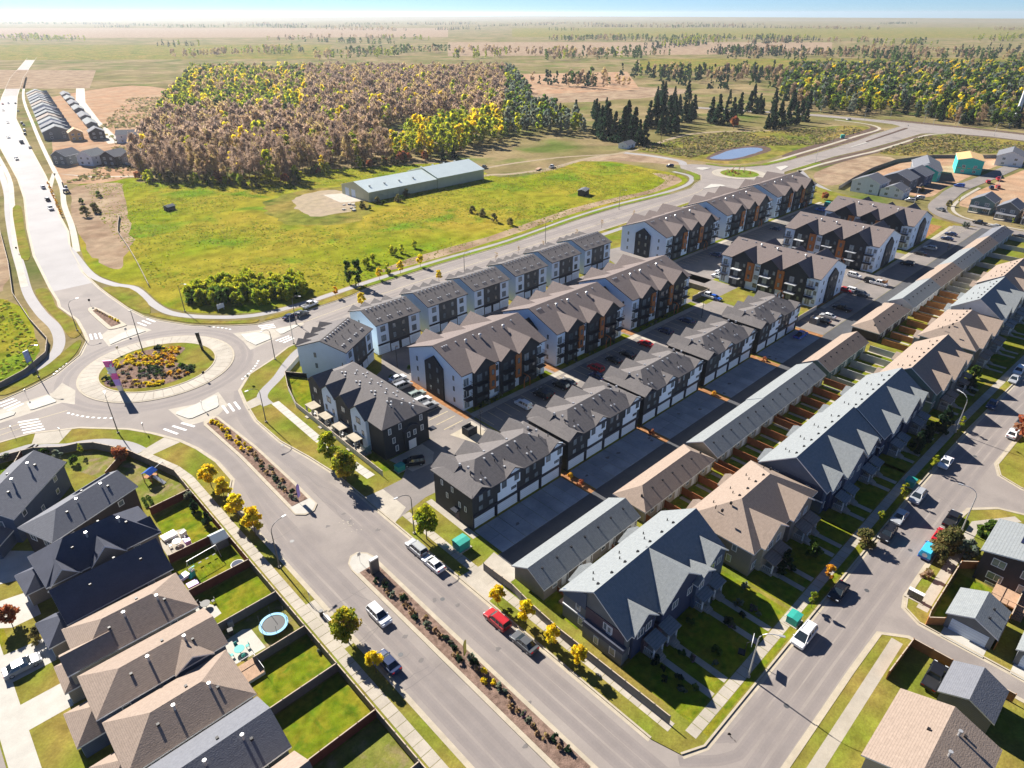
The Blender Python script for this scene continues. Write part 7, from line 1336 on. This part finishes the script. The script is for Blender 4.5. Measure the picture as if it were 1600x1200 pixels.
for i in range(34):
    y = 101 + i * 1.16; k = 'clump_yellow' if y > 122 else rnd.choice(['clump_brown', 'clump_brown', 'clump_dark', 'clump_silver']); tree(k, (39.3 + rnd.uniform(-.8, .8), y), 'low %s shrub in the upper median bed' % ('yellow' if k == 'clump_yellow' else 'brownish'), 'median shrubs', rnd.uniform(.8, 1.15), .2, 'median_shrub')
for i in range(40):
    y = 72.2 - i * 1.05; k = rnd.choice(['clump_dark', 'clump_brown', 'clump_brown', 'clump_brown', 'clump_lilac', 'clump_silver']) if not 44 < y < 47.4 else 'clump_yellow'
    tree(k, (39.0 + rnd.uniform(-.7, .9), y), 'low %s shrub in the lower median bed' % ('yellow' if k == 'clump_yellow' else 'brownish'), 'median shrubs', rnd.uniform(.8, 1.2), .2, 'median_shrub')
for i in range(9): tree('clump_brown' if i < 5 else 'clump_yellow', (38.6 + i * .28, 229 - i * 1.7), 'low shrub in the small planted island', 'island shrubs', .8, .2)
# willow thicket, meadow shrubs
for i in range(150):
    t = rnd.random(); v = rnd.uniform(-24, 6) * (1.25 - .5 * abs(2 * t - 1)); p = at(294 + 186 * t + rnd.uniform(-4, 4), 474 - 12 * t * t + v); tree('willow' if v < -4 or rnd.random() < .5 else 'willow_dark', p, 'tall yellow-green willow in the thicket above the collector road', 'willows of the thicket', rnd.uniform(.85, 1.2), 0, 'willow_shrub')
for i, px in enumerate([(738, 333), (754, 338), (772, 347), (797, 352)]): tree('bush_olive', at(*px), 'round mauve-brown bush on the meadow, %s of four in a line' % ['first', 'second', 'third', 'last'][i], s=1.0, z=0)
for i, px in enumerate([(590, 318), (600, 320), (622, 315), (628, 312), (566, 325), (578, 328), (635, 306)]): tree('bush_green' if i % 2 else 'bush_olive', at(*px), 'dark shrub against the long barn wall', 'shrubs along the barn', 1.0, 0)
for i, px in enumerate([(618, 400), (628, 396), (612, 398), (648, 388), (575, 415), (582, 410), (606, 428), (570, 418)]): tree('willow', at(*px), 'wispy yellow bush in the meadow corner above the collector road', 'wispy meadow bushes', .8, 0)
for i, px in enumerate([(128, 318), (155, 308), (150, 332), (135, 338)]): tree('bush_green' if i < 2 else 'bush_olive', at(*px), 'shrub on the sandy ground by the pale road, %s of four' % ['left', 'upper', 'right', 'lower'][i], s=1.2, z=0)
for i in range(12): tree('sapling_orange', at(77 + i * 1.8, 292 + i * 4.2), 'small orange tree in the strip beside the three parked cars', 'orange saplings by the pale road', .8, 0)
# spruces
def spr(c, x, yb, yt, lb, k='spruce', gr='dark spruces beyond the meadow', ref=15, w=1.0):
    pb, pt = (400 * c + x / 4, 150 + yb / 4), (400 * c + x / 4, 150 + yt / 4); h = max(5, tall(pb, pt)); o = tree(k, at(*pb), lb, gr, 1, 0, 'spruce_tree' if k == 'spruce' else 'tree'); s = h / ref; o.scale = (s * w, s * w, s)
S1 = 'dark spruce in the clump behind the small white building'; S2 = 'dark spruce in the tall group right of the gravel track'; S3 = 'dark spruce on the lawn before the far wood'
for x, yb, yt in ((520, 240, 100), (555, 265, 60), (590, 275, 15), (640, 285, 90), (690, 292, 60), (740, 302, 120), (790, 312, 140), (665, 262, 140), (715, 270, 20), (825, 300, 130), (612, 245, 100), (760, 280, 60), (395, 180, 20), (300, 150, 40), (545, 215, 120)): spr(2, x, yb, yt, S1)
for x, yb, yt in ((855, 200, 20), (890, 198, -20), (930, 195, -30), (975, 185, -20), (1010, 180, 0), (930, 242, 90), (975, 238, 120), (1015, 235, 80), (1075, 166, 10), (1110, 160, 30), (1130, 140, -20)): spr(2, x, yb, yt, S2)
for x, yb, yt in ((1240, 168, 0), (1280, 178, -20), (1330, 172, 20), (1375, 150, 0), (1420, 120, -30), (1480, 104, -40), (1520, 110, 0), (1560, 112, 10), (1592, 208, 100), (1625, 205, 40), (1665, 196, 20), (1720, 184, 30), (1765, 178, 20), (1835, 162, 50), (1800, 156, 10), (1690, 190, 80)): spr(2, x, yb, yt, S3)
for _ in range(34):
    x = rnd.choice([rnd.uniform(840, 1130), rnd.uniform(1230, 1860), rnd.uniform(500, 700)]); yb = rnd.uniform(20, 120) if x > 800 else rnd.uniform(100, 200); spr(2, x, yb, yb - rnd.uniform(80, 140), 'dark spruce in the loose belt before the far wood', gr='spruces of the loose belt')
spr(1, 1170, 405, 318, 'dark spruce, left of two behind the barn'); spr(1, 1238, 392, 300, 'dark spruce, right of two behind the barn')
spr(2, 1385, 205, 130, 'orange-brown small tree on the lawn between spruces', 'tree_red', None, 4.6, 1.0)
# the autumn wood: nearest trees one by one, the rest as one mass
def inside(p, poly):
    c = False
    for i in range(len(poly)):
        (x1, y1), (x2, y2) = poly[i - 1], poly[i]
        if (y1 > p[1]) != (y2 > p[1]) and p[0] < (x2 - x1) * (p[1] - y1) / (y2 - y1) + x1: c = not c
    return c
WOODP = [(112, 432), (118, 408), (136, 386), (152, 362), (168, 352), (181, 366), (201, 368), (232, 362), (262, 358), (270, 346), (287, 352), (320, 364), (357, 377), (392, 372), at(925, 214), at(885, 190), at(830, 176), at(822, 150), at(800, 118), at(300, 118), at(285, 150), at(250, 182), at(240, 214)]
BOG = [at(615, 240), at(560, 228), at(590, 208), at(640, 190), at(720, 186), at(690, 205), at(640, 220)]
def species(u, v):
    r = rnd.random()
    if u > 790: return rnd.choice(['aspen_lime', 'aspen_silver', 'aspen_green', 'aspen_silver'])
    if u > 610 and v > 198 + max(0, 700 - u) * .22: return 'aspen_lime' if r < .72 else 'aspen_yellow'
    if v > 192 or u > 480: return 'aspen_brown' if r < .45 else 'aspen_mauve' if r < .86 else 'aspen_yellow' if r < .9 else 'aspen_lime'
    return 'aspen_lime' if r < .45 else 'aspen_yellow' if r < .6 else 'aspen_green' if r < .75 else 'aspen_brown'
def scatter(poly, step, hole=None):
    xs = [p[0] for p in poly]; ys = [p[1] for p in poly]; out = []
    y = min(ys)
    while y < max(ys):
        x = min(xs)
        while x < max(xs):
            p = (x + rnd.uniform(-.5, .5) * step, y + rnd.uniform(-.5, .5) * step)
            if inside(p, poly) and not (hole and inside(p, hole)): out.append(p)
            x += step
        y += step
    return out
pts = sorted(scatter(WOODP, 7.4, BOG), key=lambda p: p[0] ** 2 + p[1] ** 2)
EASTW = [at(1282, 178), at(1330, 180), at(1400, 178), at(1440, 186), at(1500, 196), at(1560, 200), at(1640, 203), at(1640, 112), at(1240, 112), at(1215, 160)]
pts2 = sorted(scatter(EASTW, 8.5), key=lambda p: p[0] ** 2 + p[1] ** 2)
WL = {'aspen_brown': 'brown half-bare aspen in the autumn wood', 'aspen_mauve': 'grey-mauve bare aspen in the autumn wood', 'aspen_yellow': 'yellow-leaved aspen in the autumn wood', 'aspen_lime': 'yellow-green tree in the autumn wood', 'aspen_green': 'green tree in the autumn wood', 'aspen_silver': 'pale green tree in the autumn wood', 'spruce': 'dark spruce in the far right wood'}
def sp2(u, v): r = rnd.random(); return 'aspen_green' if r < .34 else 'aspen_silver' if r < .5 else 'aspen_lime' if r < .66 else 'spruce' if r < .82 else 'aspen_brown' if r < .92 else 'aspen_yellow'
mass = []
for i, p in enumerate(pts):
    u, v = proj(*p); k = species(u, v)
    if i < 205: tree(k, p, WL[k], 'trees of the autumn wood', rnd.uniform(.55, 1.2), 0, 'aspen_tree')
    else: mass.append((p, k))
for i, p in enumerate(pts2):
    u, v = proj(*p); k = sp2(u, v)
    if i < 85: tree(k, p, WL[k].replace('autumn wood', 'wood behind the far cross road').replace('far right wood', 'wood behind the far cross road'), 'trees of the far cross road wood', rnd.uniform(.75, 1.1), 0, 'aspen_tree' if k != 'spruce' else 'spruce_tree')
    else: mass.append((p, k))
PALK = {'aspen_brown': 'brown', 'aspen_mauve': 'mauve', 'aspen_yellow': 'yellow', 'aspen_lime': 'lime', 'aspen_green': 'green', 'aspen_silver': 'silver', 'spruce': 'dark'}
ARR = {k: [crown_arrays(125, 3.5, 3, 16.5, 1.6 if k not in ('aspen_brown', 'aspen_mauve') else 2.0, PAL[PALK[k]], 'cone' if k == 'spruce' else 'column', 14, 1.6 if 'brown' in k or 'mauve' in k else 1, .3 if 'brown' in k or 'mauve' in k else 1) for _ in range(5)] for k in PALK}
def massmesh(name, lst, label, cat):
    if not lst: return
    Cs, Us, Vs, Ks = [], [], [], []
    for p, k in lst:
        C, U, V, K = ARR[k][rnd.randrange(5)]; s = rnd.uniform(.6, 1.2)
        Cs.append(C * s + np.array([p[0], p[1], 0])); Us.append(U * s); Vs.append(V * s); Ks.append(np.clip(K * rnd.uniform(.85, 1.15), 0, .9))
    o = ob(name, quads(name, np.concatenate(Cs), np.concatenate(Us), np.concatenate(Vs), np.concatenate(Ks))); tag(o, label, cat, kind='stuff')
for i in range(70):
    t = rnd.random() * 8; q = WOODP[int(t)]; q2 = WOODP[int(t) + 1]; f = t % 1; p = (q[0] + (q2[0] - q[0]) * f + rnd.uniform(-4, 3), q[1] + (q2[1] - q[1]) * f - rnd.uniform(-2, 6))
    k = rnd.choice(['willow', 'bush_olive', 'bush_green', 'bush_olive', 'tree_red']); tree(k, p, 'ragged undergrowth bush along the front edge of the autumn wood', 'undergrowth of the autumn wood', rnd.uniform(.7, 1.5), 0, 'undergrowth_bush', 'shrub')
massmesh('far_wood', mass, 'dense far part of the autumn wood, brown and yellow treetops', 'wood')
# distant woods and hedges towards the horizon
def band(u0, u1, v0, v1, n, pals, s):
    L_ = []
    while len(L_) < n:      # shelter belts and bluffs: short lines and clumps of trees
        p = at(rnd.uniform(u0, u1), v0 + (v1 - v0) * rnd.random() ** 2); d = math.hypot(*p); k = rnd.choice(pals); a = rnd.choice([.1, .12, 1.67, 1.7]); ln = rnd.uniform(.03, .2) * d; wd = rnd.uniform(4, 14) + .006 * d; c_ = int(min(60, max(8, ln / 9)))
        for _ in range(c_): t = rnd.uniform(-.5, .5) * ln; w_ = rnd.gauss(0, wd); L_.append(((p[0] + t * math.cos(a) - w_ * math.sin(a), p[1] + t * math.sin(a) + w_ * math.cos(a)), k if rnd.random() < .7 else rnd.choice(pals)))
    return L_
far = band(830, 960, 132, 146, 40, ['aspen_green', 'spruce', 'aspen_brown'], 1) + band(1000, 1260, 118, 143, 260, ['spruce', 'aspen_green', 'aspen_brown', 'spruce'], 1) + band(-100, 1700, 62, 74, 900, ['aspen_green', 'aspen_brown', 'aspen_lime', 'spruce'], 1) + band(300, 1000, 84, 96, 420, ['aspen_brown', 'aspen_lime', 'aspen_green'], 1) + band(1100, 1700, 84, 104, 620, ['aspen_green', 'aspen_brown', 'spruce'], 1) + band(-100, 1700, 38, 50, 1500, ['aspen_green', 'aspen_brown', 'spruce'], 1)
massmesh('distant_wood', far, 'low bands of distant woodland below the horizon', 'wood')
for i, (q, mt) in enumerate([([at(-200, 140), at(140, 138), at(150, 110), at(-200, 108)], DIRT), ([at(830, 148), at(1000, 140), at(980, 112), at(810, 116)], REDDIRT), ([at(-300, 95), at(500, 92), at(520, 70), at(-300, 70)], MEADOW2), ([at(700, 88), at(1300, 84), at(1300, 66), at(700, 66)], DIRT), ([at(1000, 110), at(1800, 112), at(1800, 90), at(1000, 92)], MEADOW2), ([at(-400, 60), at(700, 58), at(700, 44), at(-400, 44)], DIRT), ([at(800, 58), at(2000, 60), at(2000, 42), at(800, 44)], MEADOW2)]): sheet('field_ground', q, .02 + i * .004, mt)
# rough grass tufts, reeds and weeds
def tufts(name, poly, n, size, pal, label, z=.0, sc=.05, hgt=1.0, mat=None):
    xs = [p[0] for p in poly]; ys = [p[1] for p in poly]; P = []
    while len(P) < n:
        p = (rnd.uniform(min(xs), max(xs)), rnd.uniform(min(ys), max(ys)))
        if not (125 < p[0] < 186 and 264 < p[1] < 334) and inside(p, poly) and noise.noise((p[0] * sc, p[1] * sc, 3)) + .35 * noise.noise((p[0] * .3, p[1] * .3, 1)) > rnd.uniform(-.5, .45): P.append((p[0], p[1]))
    P = np.array(P); s = size * rng.uniform(.5, 1.3, n); C = np.stack([P[:, 0], P[:, 1], z + s * .35 * hgt], 1); a = rng.uniform(0, np.pi, n)
    U = np.stack([np.cos(a), np.sin(a), np.zeros(n)], 1) * s[:, None] * .6; V = np.stack([rng.normal(size=n) * .25, rng.normal(size=n) * .25, np.full(n, .5 * hgt)], 1) * s[:, None]
    col = np.array(PAL[pal])[rng.integers(0, len(PAL[pal]), n)] * rng.uniform(.8, 1.2, (n, 1)); o = ob(name, quads(name, C, U, V, np.clip(col, 0, .9), mat)); tag(o, label, 'grass', kind='stuff')
PAL['grassy'] = [(.2, .27, .02), (.28, .26, .03), (.14, .22, .02), (.3, .24, .04)]; PAL['dry'] = [(.2, .17, .07), (.26, .2, .1), (.14, .15, .05)]
MEAD = [(60, 240), (66, 206), (100, 194), (230, 201), (300, 201), (340, 216), (338, 280), (262, 284), (262, 340), (120, 404), (86, 428), (72, 350)]
tufts('meadow_tufts', MEAD, 16000, .55, 'grassy', 'long tufted grass of the green meadow', 0, .03, .45)
tufts('reed_tufts', [(390, 288), (420, 290), (500, 280), (600, 225), (590, 208), (500, 204), (450, 240), (420, 240), (390, 240)], 4000, 1.1, 'dry', 'rank reeds and weeds round the pond', 0, .03, .8)
tufts('dry_tufts', [(496, 163), (525, 164), (580, 166), (618, 150), (616, 108), (571, 94), (529, 128), (500, 144)], 2000, 1.1, 'dry', 'dry rough grass beside the far cross road', 0, .03, .8)
tufts('west_tufts', [(-20, 190), (6, 196), (16, 204), (20, 216), (20, 260), (-10, 262), (-20, 230)], 1800, .7, 'grassy', 'weedy grass outside the west footpath', 0, .06, .7)
tufts('scrub_tufts', [(80, 440), (110, 430), (150, 480), (230, 640), (300, 830), (240, 860), (150, 640), (140, 560), (112, 480)], 2500, 1.6, 'dry', 'scrubby weeds between the subdivision and the wood', 0, .03, .7)
sheet('meadow_ground', wob(crv([(-60, 200), (8, 197), (17, 206), (20, 220), (20, 262), (-20, 300), (-60, 300)], 3, True), 1), .006, MEADOW)
# weathered stones and rubble by the barn
m = MB()
for i in range(9):
    x, y = at(535 + rnd.uniform(-8, 22), 322 + rnd.uniform(-4, 8)); r_ = rnd.uniform(.5, 1.1); o = MB(); o.prism([(r_ * math.cos(t) * rnd.uniform(.8, 1.1), r_ * math.sin(t) * rnd.uniform(.8, 1.1)) for t in (0, 1, 2, 3, 4, 5.2)], 0, r_ * .7); q = ob('boulder', o.mesh('boulder', CONCW), None, (x, y, 0)); tag(q, 'pale boulder in the heap at the barn corner', 'rock', 'boulders at the barn corner')
for px, s, lb in (((914, 307), 1, 'dark boxy stock shelter at the edge of the meadow'), ((263, 330), .7, 'small blue-roofed stand in the middle of the meadow')):
    b = Bld('field_shelter', at(*px), R(20), lb, 'shelter', z=0); b.add('wall', wallmesh(0, 6 * s, 0, 4 * s, 0, 2.6 * s, .6, 'x'), S_DARK); b.roof(ROOFK, 0, 6 * s, 0, 4 * s, 2.6 * s, .6, 'x', (0, 0), .2)

# ------------------------------------------------------------------ haze
m = MB(); m.box(-9000, 9000, -9000, 9000, -1.2, 92); hz = ob('haze', m.mesh('haze')); hz['kind'] = 'stuff'
hm = D.materials.new('haze_air'); hm.use_nodes = True; hm.node_tree.nodes.clear(); o_ = hm.node_tree.nodes.new('ShaderNodeOutputMaterial'); vv = hm.node_tree.nodes.new('ShaderNodeVolumePrincipled'); vv.inputs['Color'].default_value = (.82, .88, .96, 1); vv.inputs['Density'].default_value = .00006; vv.inputs['Anisotropy'].default_value = .4
hm.node_tree.links.new(vv.outputs[0], o_.inputs['Volume']); hz.data.materials.append(hm)

# small sets of look-alikes: say which one by its order from the left
_o = ['first', 'second', 'third', 'fourth', 'fifth', 'sixth', 'seventh', 'eighth', 'ninth', 'tenth', 'eleventh', 'twelfth', 'thirteenth', 'fourteenth', 'fifteenth', 'sixteenth']
_g = {}
for o in list(D.objects):
    if o.parent is None and o.get('label'): _g.setdefault(o['label'], []).append(o)
for lb, os_ in _g.items():
    if 1 < len(os_) <= 16 and len(lb.split()) <= 12:
        for i, o in enumerate(sorted(os_, key=lambda q: proj(*q.location)[0])): o['label'] = lb + ', ' + _o[i] + ' from the left'
